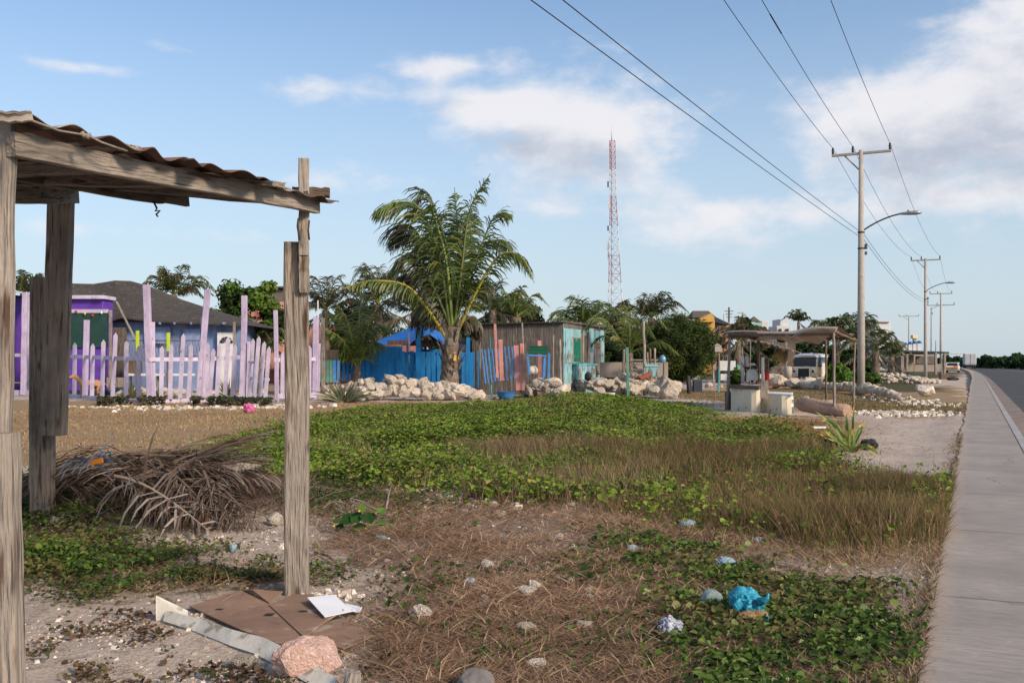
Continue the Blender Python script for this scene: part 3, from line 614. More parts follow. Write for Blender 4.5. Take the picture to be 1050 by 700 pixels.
# grasses
p = sample(['tall'], 30000, yr=(8, 20), pw=.9); p = thin(p, .25 + .75 * cov(p[:, 0], p[:, 1], 71, 1.1, .45)); blades('tall_dry_grass', p, lambda x, y: .22 * (.5 + .8 * fbm(x, y, 41, 3)), .0034, TALLS + [(.10, .11, .04)], 'patch of tall brown dry grass in front of the green vines', lean=.28, w=[.3, .28, .14, .14, .14])
p = sample(['rgrass'], 85000, yr=(5.5, 17), pw=.9); p = thin(p, .3 + .7 * cov(p[:, 0], p[:, 1], 72, .8, .42)); blades('verge_grass', p, lambda x, y: .04 + .55 * fbm(x * .9, y * .9, 42, 3) ** 2.4, .0028, [(.12, .105, .04), (.20, .125, .07), (.31, .20, .12), (.085, .105, .03), (.10, .062, .04)], 'tall half green half dry grass spreading to the sidewalk edge', lean=.6, w=[.22, .28, .12, .22, .16])
p = sample(['vine'], 26000, yr=(9, 24)); p = thin(p, cov(p[:, 0], p[:, 1], 76, .9, .5) + .1); blades('sparse_grass', p, .24, .0035, [(.14, .16, .05), (.3, .24, .12), (.10, .13, .04)], 'thin grass blades growing through the green vines', lean=.5)
p = sample(['lawn', 'far1'], 60000, yr=(10, 42), pw=.6); p = thin(p, .4 + .6 * cov(p[:, 0], p[:, 1], 29, .6, .42)); blades('dry_lawn', p, .045, .005, STRAW, 'short dry straw coloured grass in front of the picket fence', lean=.9, w=[.35, .3, .2, .15])
p = sample(['brownr'], 24000, yr=(22, 60)); blades('brown_turf', p, .06, .009, [(.20, .14, .075), (.13, .095, .05), (.10, .11, .04)], 'short brown turf around the street pole', lean=.9)
p = sample(['vg'], 20000, yr=(30, 110)); leaves('pole_side_plants', p, .35, .16, GREEN, 'green low plants around the foot of the tall concrete pole')
p = sample(['husk'], 22000, yr=(11, 22)); blades('husk_fibres', p, .12, .004, [(.42, .26, .12), (.32, .19, .09), (.22, .13, .07)], 'pile of brown coconut fibre beside the yellow green agave', cat='fibre', lean=1.2, flat=.6, zoff=.01)
# straw litter
p = sample(['litter'], 90000, yr=(3.1, 10)); p = thin(p, .3 + .7 * cov(p[:, 0], p[:, 1], 27, 1.4, .45)); blades('straw_litter', p, .15, .0028, BROWN, 'brown straw and dead stems matted over the foreground', cat='litter', lean=1.0, flat=.85, w=[.40, .28, .2, .12], zoff=.016)
p = sample(['vine2', 'dark2', 'rgrass', 'dark1', 'leftg'], 42000, yr=(3.1, 12)); blades('loose_stems', p, .12, .002, BROWN + STRAW[:2], 'loose dead stems lying among the weeds', cat='litter', lean=1.0, flat=.8, zoff=.02)
p = sample(['litter'], 5000, yr=(3.1, 10)); p = thin(p, cov(p[:, 0], p[:, 1], 28, 2, .52)); leaves('litter_weeds', p, .04, .03, DARKG[:3], 'tiny green weeds between the straw litter')
# edge grass creeping over the sidewalk
n = 5500; yy = 3.2 * (16/3.2) ** RNG.random(n); kp = RNG.random(n) < cov(yy * 1.0, yy * 0, 74, 1.1, .5) + .05 + 1.6 * ((yy > 5.4) & (yy < 11.5)); yy = yy[kp]; n = len(yy); e = road_x(-.228, yy) - np.abs(RNG.normal(0, .08, n)) + .03
blades('edge_grass', np.stack([e, yy], 1), .07, .0024, TALLS + [(.08, .09, .035)], 'ragged dry grass along the edge of the concrete sidewalk', lean=1.0, flat=.4, wind=(.06, 0), zoff=.02)
# gravel
def gravel(name, x, y, size, cols, label, w=None):
    n = len(x); s = size * RNG.uniform(.35, 1.5, n) ** 1.3; z = zt(x, y) + s * .12
    a = RNG.uniform(0, 6.28, n); ca, sa = np.cos(a), np.sin(a)
    c = np.stack([x, y, z], 1); r = RNG.uniform(.55, 1.1, (n, 8, 3)) * .5
    cube = np.array([[-1, -.7, -1], [.8, -1, -1], [1, .8, -1], [-.7, 1, -1], [-.45, -.5, .7], [.5, -.35, .8], [.4, .5, .7], [-.55, .4, .6]])
    v = cube[None] * r * s[:, None, None]; vx = v[:, :, 0] * ca[:, None] - v[:, :, 1] * sa[:, None]; vy = v[:, :, 0] * sa[:, None] + v[:, :, 1] * ca[:, None]
    v = np.stack([vx * 1.2, vy, v[:, :, 2] * .75], 2) + c[:, None]
    Q = [[4, 5, 6, 7], [0, 1, 5, 4], [1, 2, 6, 5], [2, 3, 7, 6], [3, 0, 4, 7]]
    V = np.concatenate([v[:, q_] for q_ in Q]); C = pal(cols, n, .2, w)
    return tag(quads_obj(name, V, np.concatenate([C] * 5), M['stone']), label, 'gravel', kind='stuff')
m_ = 46000; y = 3.1 * (14 / 3.1) ** RNG.random(m_); x = RNG.uniform(-.6, .55, m_) * y
ok = (road_c(x, y) < -.25) & ~zmask(x, y, 'vine') & ~zmask(x, y, 'lawn') & ~zmask(x, y, 'rgrass'); k = .1 + .9 * cov(x, y, 51, 1.6, .52)
ok &= RNG.random(m_) < k; gravel('gravel', x[ok], y[ok], .011, [(.45, .38, .32), (.56, .50, .43), (.30, .24, .2), (.5, .4, .33)], 'small pale stones scattered over the foreground sand')
m_ = 800; y = 3.1 * (9 / 3.1) ** RNG.random(m_); x = RNG.uniform(-.5, .45, m_) * y; ok = (road_c(x, y) < -.3)
gravel('loose_stones', x[ok], y[ok], .024, [(.58, .52, .45), (.66, .6, .54), (.45, .38, .32)], 'loose whitish stones a few centimetres wide on the foreground')
for (a_, b_, k_, r_) in ((600, 612, 40, .16), (695, 672, 50, .2), (720, 664, 30, .15), (470, 520, 40, .3), (905, 655, 18, .12), (860, 690, 22, .2), (345, 610, 30, .12), (760, 600, 16, .15), (600, 655, 30, .2), (280, 556, 26, .25), (905, 585, 26, .3)):
    g = gp(a_, b_); gravel('stone_cluster', RNG.normal(g.x, r_, k_), RNG.normal(g.y, r_ * .7, k_), .032, [(.64, .57, .49), (.72, .65, .57), (.5, .43, .36)], 'scatter of whitish stones in the foreground litter')
# gravel bands beside the track and along the near edge of the vines
def band(px0, py0, px1, py1, n, sy, size, label, name='stone_band'):
    u = RNG.random(n); px = px0 + (px1-px0)*u; py = py0 + (py1-py0)*u; Y = 1200/(py-372); y = Y + RNG.normal(0, sy, n); x = (px-525)/1000*Y + RNG.normal(0, sy*.6, n)
    ok = road_c(x, y) < -.3; return gravel(name, x[ok], y[ok], size, [(.60, .53, .45), (.48, .42, .35), (.66, .59, .51)], label)
band(400, 505, 520, 518, 260, .25, .07, 'white stones along the near edge of the green vines')
band(880, 424, 968, 425, 560, .5, .10, 'white rubble strip across the sand near the sidewalk', 'rubble_strip')
band(905, 407, 960, 417, 240, .7, .11, 'white rubble scattered on brown ground behind the street pole', 'rubble_strip')
band(140, 420, 330, 417, 80, .5, .17, 'white stones in a row along the foot of the picket fence', 'stone_edging')
band(70, 417, 300, 418, 5200 // 20, .4, .07, 'small stones in front of the picket fence', 'stone_edging')
n = 1900; u = RNG.random(n); u = u[RNG.random(n) < cov(u * 20, u * 0, 75, 1, .45) + .05]; n = len(u); px = 100 + 185 * u; Y = 1200 / (43 + RNG.normal(0, .8, n)); p = np.stack([(px-525)/1000*Y, Y], 1)
leaves('fence_foot_plants', p, .2, .10, [(.05, .03, .03), (.06, .09, .03), (.03, .045, .02)], 'dark purple and green plants along the foot of the picket fence')
# ------------------------------------------------------------------ rocks
def rock_mesh(seed, sub=3, npl=20):
    rs = random.Random(seed); bm = bmesh.new(); bmesh.ops.create_icosphere(bm, subdivisions=sub, radius=1)
    pl = []
    for i in range(npl):
        v = Vector((rs.gauss(0, 1), rs.gauss(0, 1), rs.gauss(0, 1))).normalized(); pl.append((v, rs.uniform(.52, .88)))
    ex = (rs.uniform(.8, 1.2), rs.uniform(.7, 1.0), rs.uniform(.6, .85))
    for v in bm.verts:
        c = v.co.copy()
        for n_, d in pl:
            k = c.dot(n_)
            if k > d: c -= n_ * (k - d) * .92
        f = 1 + (float(fbm(c.x * 2.2 + seed, c.y * 2.2 + c.z * 1.7, seed, 4)) - .5) * .34
        v.co = Vector((c.x * ex[0], c.y * ex[1], c.z * ex[2])) * f
    me = bpy.data.meshes.new('rock'); bm.to_mesh(me); bm.free(); me.materials.append(M['rock'])
    return me
ROCKS = [rock_mesh(i + 3) for i in range(9)]
def rock(loc, size, label, group=None, rz=None, flat=1.0, tilt=.5, mesh=None, name='rock', mtl=None):
    me = mesh or random.choice(ROCKS)
    if mtl: me = me.copy(); me.materials[0] = M[mtl]
    o = bpy.data.objects.new(name, me); COL.objects.link(o); o.location = loc
    o.rotation_euler = (U(-tilt, tilt), U(-tilt, tilt), U(0, 6.28) if rz is None else rz)
    o.scale = (size * .5, size * .5 * U(.8, 1.1), size * .5 * flat)
    return tag(o, label, 'rock', group)
RUB = MB(); RUBL = [rock_mesh(i + 40, 2) for i in range(5)]
def pile(px0, px1, Y0, Y1, ytop, n, size, label, group, back=.4, taper=.5, sc=(.4, 1.6), stuff=False):
    """rocks heaped between px0 and px1; ytop = silhouette height as (px, py) list"""
    for i in range(n):
        u = (i + U(.1, .9)) / n if n < 400 else U(0, 1); u = U(0, 1) if i % 3 else u
        px = px0 + (px1 - px0) * u; Y = Y0 + (Y1 - Y0) * u; 
        top = np.interp(px, [a[0] for a in ytop], [a[1] for a in ytop]); g = onG(px, Y); zt_ = at(px, top, Y).z
        h = U(0, 1) ** .8; s = size * U(*sc)
        z = g.z + s * .25 + max(0, (zt_ - g.z - s * .55)) * h
        if not stuff: rock((g.x, Y + back * h * U(.6, 1.3), z), s, label, group); continue
        me = random.choice(RUBL); Mx = Matrix.Translation((g.x, Y + back * h * U(.6, 1.3), z)) @ Euler((U(-.5, .5), U(-.5, .5), U(0, 6))).to_matrix().to_4x4() @ Matrix.Diagonal((s/2, s/2, s/2, 1)); o_ = U(0, 50)
        RUB.add([Mx @ v.co for v in me.vertices], [tuple(p_.vertices) for p_ in me.polygons], [tuple(v.co + Vector((o_, o_, 0))) for v in me.vertices])
# single foreground rocks
FR = [(540, 612, 17, 'cream rock in the middle of the straw litter, nearer of two close together', 'rock'), (548, 607, 18, 'pale lump of limestone in the straw beside the dead stems', 'rock'),
      (540, 650, 20, 'rounded beige rock with holes below the middle of the foreground', 'rock'), (431, 637, 25, 'flat pinkish rock by the end of the white paper', 'rock'),
      (552, 690, 23, 'blocky pale rock at the bottom edge, centre', 'rock'), (497, 617, 12, 'small pale stone left of the middle rock', 'rock'),
      (602, 609, 12, 'small white rock, leftmost of the pair beside the straw', 'rock'), (606, 616, 11, 'small white rock nearest the blue bottle cap', 'rock'), (582, 600, 13, 'cream stone half sunk in the straw', 'rock'),
      (600, 645, 17, 'flat white rock lying left of the crumpled wrapper', 'rock'), (920, 672, 13, 'white stone next to the lower sidewalk edge', 'rock'), (864, 692, 12, 'white stone at the bottom under the ground vines', 'rock'),
      (573, 555, 11, 'white rock on the straw beyond the middle', 'rock'), (587, 521, 8, 'pale rock in the grass below the tall dry grass', 'rock'), (280, 540, 18, 'flat pale rock in front of the dead fronds', 'rock'),
      (247, 561, 9, 'small brown stone beside the clear tumbler', 'rock'), (55, 543, 14, 'brownish stone at the foot of the far shelter post', 'rock'), (79, 543, 8, 'small cream stone right of the far shelter post', 'rock'),
      (500, 584, 15, 'brown stone in the middle of the straw', 'rock'), (715, 672, 12, 'white stone below the crumpled wrapper', 'rock'), (737, 690, 11, 'white stone at bottom near the vine edge', 'rock'), (700, 668, 10, 'small stone touching the wrapper litter', 'rock'),
      (952, 407, 18, 'big single white rock on the brown ground beyond the sand', 'rock')]
for px, py, wpx, lab, nm in FR:
    g = gz(px, py); s = wpx / F * g.y * 1.4; rock((g.x, g.y + s * .3, g.z + s * .27), s, lab, flat=.95, tilt=.25, mtl='rockw')
g = gp(315, 690); rock((g.x, g.y, .055), .28, 'rough pink coral rock on the corner of the cardboard', flat=.8, tilt=.1, mesh=rock_mesh(92, 4, 13), mtl='rockp', rz=2.2)
g = gp(252, 684); rock((g.x, g.y, .03), .11, 'smooth pale beige rock under the white carton flap', flat=.8, tilt=.1)
g = gp(488, 715); rock((g.x, g.y, .03), .24, 'grey weathered boulder at the bottom edge', flat=.8, tilt=.1, mesh=rock_mesh(81, 4, 9), mtl='rockg')
g = gp(300, 693); rock((g.x, g.y, .0), .15, 'dark brown stone under the pink rock', flat=.6, mtl='rockg')
b = MB(); g = gp(361, 712); b.tube([g + Vector((0, 0, -.03)), g + Vector((0, .0, .05)), g + Vector((.005, 0, .085))], [.034, .032, .028], 9); tag(b.build('wooden_stake', M['wood_l']), 'short pale wooden stake at the bottom edge beside the copyright corner sand'.replace('beside the copyright corner sand', 'in the bare sand'), 'stake')
# rock walls and piles
pile(372, 492, 31, 31, [(355, 388), (372, 384), (385, 381), (400, 384), (412, 381), (440, 388), (470, 392), (492, 403)], 118, .40, 'pale limestone rock in the low wall before the blue fence', 'rocks of the wall before the blue fence', back=.9)
pile(328, 374, 31.5, 31, [(328, 394), (374, 386)], 22, .42, 'pale rock in the heap beside the small grey agave', 'rocks beside the small grey agave', back=.6)
pile(541, 577, 33.5, 32.5, [(541, 392), (552, 384), (566, 386), (577, 388)], 13, .62, 'large white rock under the blue table', 'rocks under the blue table', back=.4)
pile(594, 650, 34, 34.5, [(594, 398), (612, 381), (625, 388), (640, 386), (650, 383)], 34, .42, 'white rock in the pile before the turquoise house', 'rocks before the turquoise house', back=1.2)
pile(645, 672, 35, 35, [(645, 380), (660, 376), (672, 382)], 18, .45, 'white rock in the pile behind the brown animal', 'rocks behind the brown animal', back=1.2)
pile(669, 698, 33, 33, [(669, 392), (680, 383), (692, 385), (698, 396)], 12, .62, 'big white rock in the pile left of the dark feathery tree', 'rocks beside the dark feathery tree', back=.5)
pile(788, 860, 45, 44, [(788, 381), (800, 382), (812, 388), (830, 388), (845, 391), (860, 394)], 36, .72, 'large pale boulder in the heap in front of the old van', 'boulders in front of the van', back=1.5)
pile(850, 924, 42, 30, [(850, 392), (880, 391), (905, 393), (924, 403)], 80, .42, '', '', back=.5, stuff=True)
pile(900, 966, 62, 62, [(900, 385), (920, 381), (940, 382), (960, 387), (966, 391)], 150, .42, '', '', back=3, stuff=True)
pile(716, 740, 46, 46, [(716, 391), (740, 392)], 7, .4, 'white block on the ground under the post box', 'white blocks under the post box', back=.2)
# yard rubble behind the picket fence
pile(120, 262, 33, 33, [(120, 398), (190, 399), (262, 400)], 60, .38, '', '', back=1.5, stuff=True)
M['rocks'] = mat('limestone rubble', (.62, .53, .43), (.42, .36, .29), 2.2, .3, .7, .95, .5, c3=(.24, .205, .17), s3=3, t3=(.56, .68), bs=7)
tag(RUB.build('limestone_rubble', M['rocks']), 'loose pale limestone rubble behind the street pole, before the shed and in the yard', 'rubble', kind='stuff')

# ------------------------------------------------------------------ wooden shelter
sh_ = thing('wooden_shelter', 'weathered wooden shelter with rusty corrugated roof in the left foreground', 'shelter', (-1.8, 5, 0))
def plank(p0, p1, w, d, name, m='wood', side=None, root=sh_, lab=None, n=9, warp=.0035, ch=.08):
    b = MB(); b.beam(p0, p1, w, d, side, ch=ch, n=n, warp=warp); o = b.build(name, M[m], root)
    if lab: o['label'] = lab
    return o
YC = 5.08
plank((-1.10 - .02, YC, -.1), at(304, 249, YC) + Vector((-.0, 0, 0)), .122, .10, 'post', 'wood', (1, .15, 0), lab='wide post with a split lilac-grey face')
plank(at(311.5, 262, YC - .07), at(311.5, 163, YC - .07), .052, .045, 'post_extension', 'wood', (1, .15, 0))
plank(at(312.5, 300, YC - .055), at(311.5, 262, YC - .07), .052, .03, 'post_extension', 'wood', (1, .15, 0))
YB = 7.23
g0 = gp(43, 538); plank((g0.x, YB, -.1), at(44, 285, YB), .15, .12, 'post', 'wood_m', (1, 0, 0), lab='lower rear post')
plank(at(55, 446, YB - .13), at(63, 193, YB - .13), .165, .10, 'post_extension', 'wood_m', (1, 0, 0))
YA = 3.0
plank(at(3, 800, YA), at(-5, 444, YA), .122, .09, 'post', 'wood', (1, .1, 0)); plank(at(-4, 470, YA + .07), at(0, 124, YA + .07), .085, .05, 'post_extension', 'wood', (1, .1, 0))
A = at(11, 148, 3.04); C = at(325, 211.5, YC - .04); B = at(78, 186, YB); D = at(-250, 182, 5.2)
plank(A, C, .035, .075, 'front_beam', 'wood', (C - A).cross(Vector((0, 0, 1))))
dirn = (C - A).normalized(); perp = (B - C)
plank(B + Vector((-.1, .05, .0)), C - dirn * .15 + Vector((0, 0, .02)), .05, .07, 'rear_beam', 'wood_d'); plank(B + (C - B) * .12, B + (C - B) * .55 + Vector((0, 0, -.04)), .03, .09, 'rear_board', 'wood_d')
plank(at(-30, 196, 5.0), at(78, 199, 7.08), .04, .135, 'cross_beam', 'wood', None); plank(D + Vector((0, 0, -.02)), B, .04, .08, 'rear_beam', 'wood_d')
for k in (.25, .5, .75): plank(A.lerp(C, k) + Vector((0, 0, .01)), D.lerp(B, k) + Vector((0, 0, .0)), .04, .06, 'rafter', 'wood_d')
plank(A.lerp(C, .5).lerp(D.lerp(B, .5), .5) - dirn * 1.1, A.lerp(C, .5).lerp(D.lerp(B, .5), .5) + dirn * 1.0, .05, .05, 'rafter', 'wood_d')
D2 = Vector((D.x, D.y, D.z)); plank((D2.x, D2.y, -.1), D2 + Vector((0, 0, .05)), .13, .12, 'post', 'wood')
# corrugated sheets, ridges running from front beam to back
pn = perp.normalized(); up = Vector((0, 0, 1)); LA = (C - A).length; LP = perp.length
def sheet(u0, u1, v0, v1, off, lift0=0, lift1=0, seed=0):
    b = MB(); nu = int((u1 - u0) / .016); nv = 9; vs = []; rs = random.Random(seed)
    for j in range(nv + 1):
        for i in range(nu + 1):
            u = u0 + (u1-u0) * i / nu; v = v0 + (v1-v0) * j / nv + (float(vn(u * 7, seed, 4)) - .5) * (.07 if j == 0 else 0)
            zz = .011 * math.sin(u / .205 * 2 * math.pi + seed) * (1 + .35 * math.sin(u * 3.1 + v)) + off + lift0 * (1 - i / nu) + lift1 * (i / nu) + (float(fbm(u * 3, v * 2, seed, 2)) - .5) * .03
            P_ = A.lerp(C, u / LA).lerp(D.lerp(B, u / LA), v / LP); vs.append(P_ + up * (zz + .036))
    n1 = nu + 1; top = len(vs); vs += [v - up * .004 for v in vs]
    fs = []
    for j in range(nv):
        for i in range(nu):
            a_ = j*n1+i; fs.append((a_, a_+1, a_+n1+1, a_+n1)); fs.append((a_+top, a_+n1+top, a_+n1+1+top, a_+1+top))
    for i in range(nu): fs.append((i+1, i, i+top, i+1+top)); k = nv*n1+i; fs.append((k, k+1, k+1+top, k+top))
    for j in range(nv): k = j*n1; fs.append((k, k+n1, k+n1+top, k+top)); k = j*n1+nu; fs.append((k+n1, k, k+top, k+n1+top))
    b.add(vs, fs, smooth=True); return b.build('roof_sheet', M['rust'], sh_)
sheet(-.04, .92, -.10, LP + .1, .02, .03, 0, 1); sheet(.84, 1.62, -.14, LP + .1, .028, 0, .0, 2); sheet(1.55, LA + .14, -.08, LP + .1, .012, .01, -.01, 3)
# battens and plank stubs on the roof
def stub(px0, py0, px1, py1, Y0, Y1, w, d, m='wood'): return plank(at(px0, py0, Y0), at(px1, py1, Y1), w, d, 'roof_batten', m, (0, 0, 1))
stub(-30, 121, 28, 120, 2.75, 2.9, .03, .05, 'wood_l'); stub(82, 156, 136, 152, 3.7, 3.5, .022, .07); stub(226, 185, 286, 189, 4.6, 4.35, .022, .07); stub(300, 197, 338, 198, 5.1, 5.12, .05, .05, 'wood_b'); stub(120, 163, 215, 187, 3.62, 4.2, .02, .05)
stub(200, 180, 232, 189, 4.2, 4.4, .02, .04, 'wood_d')
b = MB(); b.tube([at(28, 122, 2.9), at(60, 134, 3.1), at(84, 138, 3.2), at(90, 139, 3.25), at(104, 146, 3.3), at(130, 155, 3.4)], .004, 5); b.tube([at(84, 136, 3.2), at(87, 140, 3.2), at(91, 138, 3.2), at(89, 142, 3.2)], .009, 6)
b.build('rope', M['rope'], sh_); b = MB(); b.tube([at(285, 190, 4.7), at(296, 194, 4.9), at(306, 197, 5.0), at(316, 196, 4.98), at(317, 202, 4.98)], .006, 5); b.build('rope', M['rope'], sh_); b = MB(); b.tube([at(0, 139, 2.94), at(8, 148, 2.94), at(14, 151, 2.94)], .004, 5); b.build('rope', M['rope'], sh_)
b = MB(); b.tube([at(157, 206, 5.6), at(161, 214, 5.6), at(159, 216, 5.6), at(164, 216, 5.6), at(160, 220, 5.6), at(162, 222, 5.6)], .006, 5); b.build('wire_hook', M['darkmetal'], sh_)
b = MB(); b.tube([at(306, 224, 4.94), at(305, 232, 4.94), at(306, 238, 4.95), at(307, 246, 4.95)], .006, 5); b.tube([at(317, 226, 4.94), at(316, 236, 4.94), at(317, 246, 4.95)], .005, 5); b.build('wire_hook', M['darkmetal'], sh_)
b = MB()
for (px, py, Y) in ((71, 193, 7.0), (72, 199, 7.0), (70, 205, 7.0), (145, 178, 3.84), (26, 148, 3.1), (318, 208, 4.99), (318, 216, 4.99)): b.lathe(at(px, py, Y), [(.012, 0), (.012, .01)], 8, ax=(0, -1, 0))
b.build('nail_heads', M['darkmetal'], sh_)

# ------------------------------------------------------------------ cardboard, paper, rubbish
cb = thing('cardboard_box', 'flattened brown cardboard box with white outer flaps on the sand', 'cardboard', gp(260, 635))
def sheetpoly(name, pts, m, th=.006, root=cb, sub=0):
    b = MB(); n = len(pts); nrm = (Vector(pts[1]) - Vector(pts[0])).cross(Vector(pts[2]) - Vector(pts[0])).normalized() * th
    if nrm.z < 0 and abs(nrm.z) > .3 * th: nrm = -nrm
    A_ = [Vector(p_) for p_ in pts]; B_ = [p_ + nrm for p_ in A_]
    b.add(A_ + B_, [list(range(n))[::-1], list(range(n, 2*n))] + [(i, (i+1) % n, (i+1) % n + n, i + n) for i in range(n)]); return b.build(name, M[m], root)
def G(px, py, z=.02): return gp(px, py, z)
sheetpoly('panel', [G(194, 622), G(247, 606, .03), G(276, 620), G(312, 655), G(290, 662), G(246, 646)], 'card')
sheetpoly('panel', [G(276, 621, .027), G(300, 610, .03), G(319, 610, .03), G(353, 626, .04), G(330, 640, .03), G(312, 654, .027)], 'card')
sheetpoly('panel', [G(330, 641, .018), G(352, 634, .02), G(384, 652, .01), G(352, 666, .015), G(313, 655, .018)], 'card')
sheetpoly('flap', [G(246, 606, .02), G(258, 605, .055), G(290, 607, .05), G(276, 619, .02)], 'card')
sheetpoly('end_flap', [G(160, 636, .0), G(193, 635, .0), G(193, 627, .02), at(160, 611, gp(160, 636).y)], 'cardw')
def flapstrip(pts_lo, pts_hi, m, name, th=.006):
    b = MB(); n = len(pts_lo); vs = [Vector(p_) for p_ in pts_lo] + [Vector(p_) for p_ in pts_hi]; vs += [v + Vector((.0, .006, -.002)) for v in vs]
    fs = []
    for i in range(n-1):
        fs += [(i, i+1, n+i+1, n+i), (2*n+i, 3*n+i, 3*n+i+1, 2*n+i+1), (i, 2*n+i, 2*n+i+1, i+1), (n+i, n+i+1, 3*n+i+1, 3*n+i)]
    fs += [(0, n, 3*n, 2*n), (n-1, 3*n-1, 4*n-1, 2*n-1)]
    b.add(vs, fs); return b.build(name, M[m], cb)
los = [(167, 632), (200, 643), (235, 657), (262, 666), (290, 681), (312, 694), (340, 704)]; his = [(170, 625), (205, 634), (238, 645), (270, 653), (302, 668), (325, 684), (345, 694)]
lo_ = [gp(a_, b_ + 4, .012) for a_, b_ in los]; hi_ = [at(a_, b_, gp(a_, los[i][1] + 4, .012).y + .06) for i, (a_, b_) in enumerate(his)]
fl_ = flapstrip(lo_, hi_, 'cardw', 'side_flap')
def onflap(i, u, v, off=.004):
    a_ = lo_[i].lerp(lo_[i+1], u); c__ = hi_[i].lerp(hi_[i+1], u); return a_.lerp(c__, v) + Vector((0, -off, off * .3))
def patch(name, i, u0, u1, v0, v1, m, rnd=False):
    b = MB(); pts = []
    if rnd:
        for k in range(14): a_ = k / 14 * 6.283; pts.append(onflap(i, (u0+u1)/2 + (u1-u0)/2*math.cos(a_), (v0+v1)/2 + (v1-v0)/2*math.sin(a_) * (1 if math.sin(a_) > 0 else .5)))
    else: pts = [onflap(i, u0, v0), onflap(i, u1, v0), onflap(i, u1 - .06, v1), onflap(i, u0 + .05, v1)]
    b.add(pts, [list(range(len(pts)))]); return b.build(name, M[m], fl_)
patch('hand_hole', 0, .35, .75, .05, .62, 'card', True); patch('hand_hole', 1, .75, 1.15 if False else .99, .05, .6, 'card', True); patch('yellow_print', 1, .0, .6, .1, .5, 'yellow')
b = MB()
for (px, py, r1, r2) in ((225, 624, .02, .006), (277, 629, .026, .009), (311, 626, .024, .007)):
    c_ = G(px, py, .0385 if px > 276 and py < 640 else .031); b.add([c_ + Vector((r1 * math.cos(k/12*6.283), r2 * math.sin(k/12*6.283) * 1.8, 0)) for k in range(12)], [list(range(12))])
b.build('torn_slots', M['tyre'], cb)
b = MB(); q_ = [G(315, 612, .07), G(343, 609, .055), G(361, 626, .04), G(333, 632, .05)]
b.add(q_ + [v - Vector((0, 0, .003)) for v in q_], [(0, 3, 2, 1), (4, 5, 6, 7), (0, 1, 5, 4), (1, 2, 6, 5), (2, 3, 7, 6), (3, 0, 4, 7)]); tag(b.build('paper_sheet', M['whitep']), 'white sheet of card lying on the brown cardboard by the post', 'paper')
b = MB(); b.add([G(354, 618, .02), G(372, 622, .015), G(369, 628, .01), G(358, 626, .03)], [(0, 3, 2, 1)]); b.add([G(354, 618, .016), G(372, 622, .011), G(369, 628, .006), G(358, 626, .026)], [(0, 1, 2, 3)]); tag(b.build('paper_scrap', M['whitep']), 'torn white scrap right of the white sheet', 'paper')

def crumple(name, c, size, m, label, cat, seed=0, flat=.8, amp=.35, base=None, sub=4):
    bm = bmesh.new(); bmesh.ops.create_icosphere(bm, subdivisions=sub, radius=1)
    b = MB(); 
    for v in bm.verts:
        q = v.co; k = 1 + (float(fbm(q.x * 3 + seed, q.y * 3 + q.z * 2, seed, 3)) - .5) * amp * 2 + abs(math.sin(q.x * 9 + q.z * 7 + seed) * math.cos(q.y * 8 - q.z * 5)) * amp * .25
        v.co = q * k
    vs = [(v.co.x * size[0] / 2 + c[0], v.co.y * size[1] / 2 + c[1], v.co.z * size[2] / 2 * flat + c[2]) for v in bm.verts]
    b.add(vs, [[v.index for v in f.verts] for f in bm.faces], smooth=False); bm.free()
    return tag(b.build(name, M[m]), label, cat) if label else b
def litter(px, py, wpx, hpx, m, name, label, cat, seed, amp=.35):
    g = gz(px, py); s = g.y / F; return crumple(name, (g.x, g.y + wpx * s * .4, g.z + hpx * s * .45), (wpx * s, wpx * s * .8, hpx * s * 1.05), m, label, cat, seed, 1, amp)
# blue bag full of husks
g = gp(771, 642); s = g.y / F; bg_ = thing('plastic_bag', 'bright blue plastic bag spilling brown coconut husks on the vines', 'bag', (g.x, g.y, 0))
b = crumple('x', (g.x, g.y + .12, .085), (.155, .13, .13), 'bagblue', None, None, 5, 1, .3); b.build('bag', M['bagblue'], bg_)
b = MB(); b.tube([(g.x + .045, g.y + .05, .10), (g.x + .078, g.y + .03, .12), (g.x + .082, g.y + .02, .145)], [.022, .012, .004], 7); b.tube([(g.x + .04, g.y + .01, .07), (g.x + .06, g.y - .01, .04), (g.x + .045, g.y - .02, .01)], [.02, .02, .012], 7); b.build('bag_handle', M['bagblue'], bg_)
for dx, dy, dz, r in ((-.02, -.01, .04, .042), (.035, -.005, .045, .035), (0, .02, .02, .04)):
    b = crumple('x', (g.x + dx, g.y + dy - .0, dz + .01), (r * 2, r * 1.6, r * 1.3), 'husk', None, None, int(r * 1000), 1, .2, sub=3); b.build('husk', M['husk'], bg_)
litter(746, 587, 24, 15, 'plgrey', 'plastic_bag', 'crushed light blue plastic bag in the vines above the big bag', 'plastic bag', 7)
litter(741, 583, 16, 10, 'foil', 'wrapper', 'crumpled white and blue wrapper touching the light blue bag', 'wrapper', 8)
litter(690, 654, 24, 20, 'foil', 'wrapper', 'shiny crumpled white, blue and yellow snack wrapper on the straw', 'wrapper', 9, .5)
litter(254, 424, 11, 10, 'bagpink', 'cloth', 'crumpled pink cloth at the foot of the lilac fence', 'cloth', 10)
litter(706, 543, 18, 11, 'plgrey', 'plastic_jug', 'bluish crushed plastic jug lying in the grass', 'jug', 11, .15)
litter(649, 566, 13, 9, 'plgrey', 'plastic_cup', 'squashed blue grey plastic cup at the edge of the vines', 'cup', 12, .15)
litter(519, 600, 11, 6, 'plgrey', 'bottle_shard', 'grey blue piece of plastic in the straw litter', 'plastic', 13, .15)
litter(481, 600, 12, 9, 'foil', 'wrapper', 'small grey crumpled wrapper in the straw', 'wrapper', 14, .4)
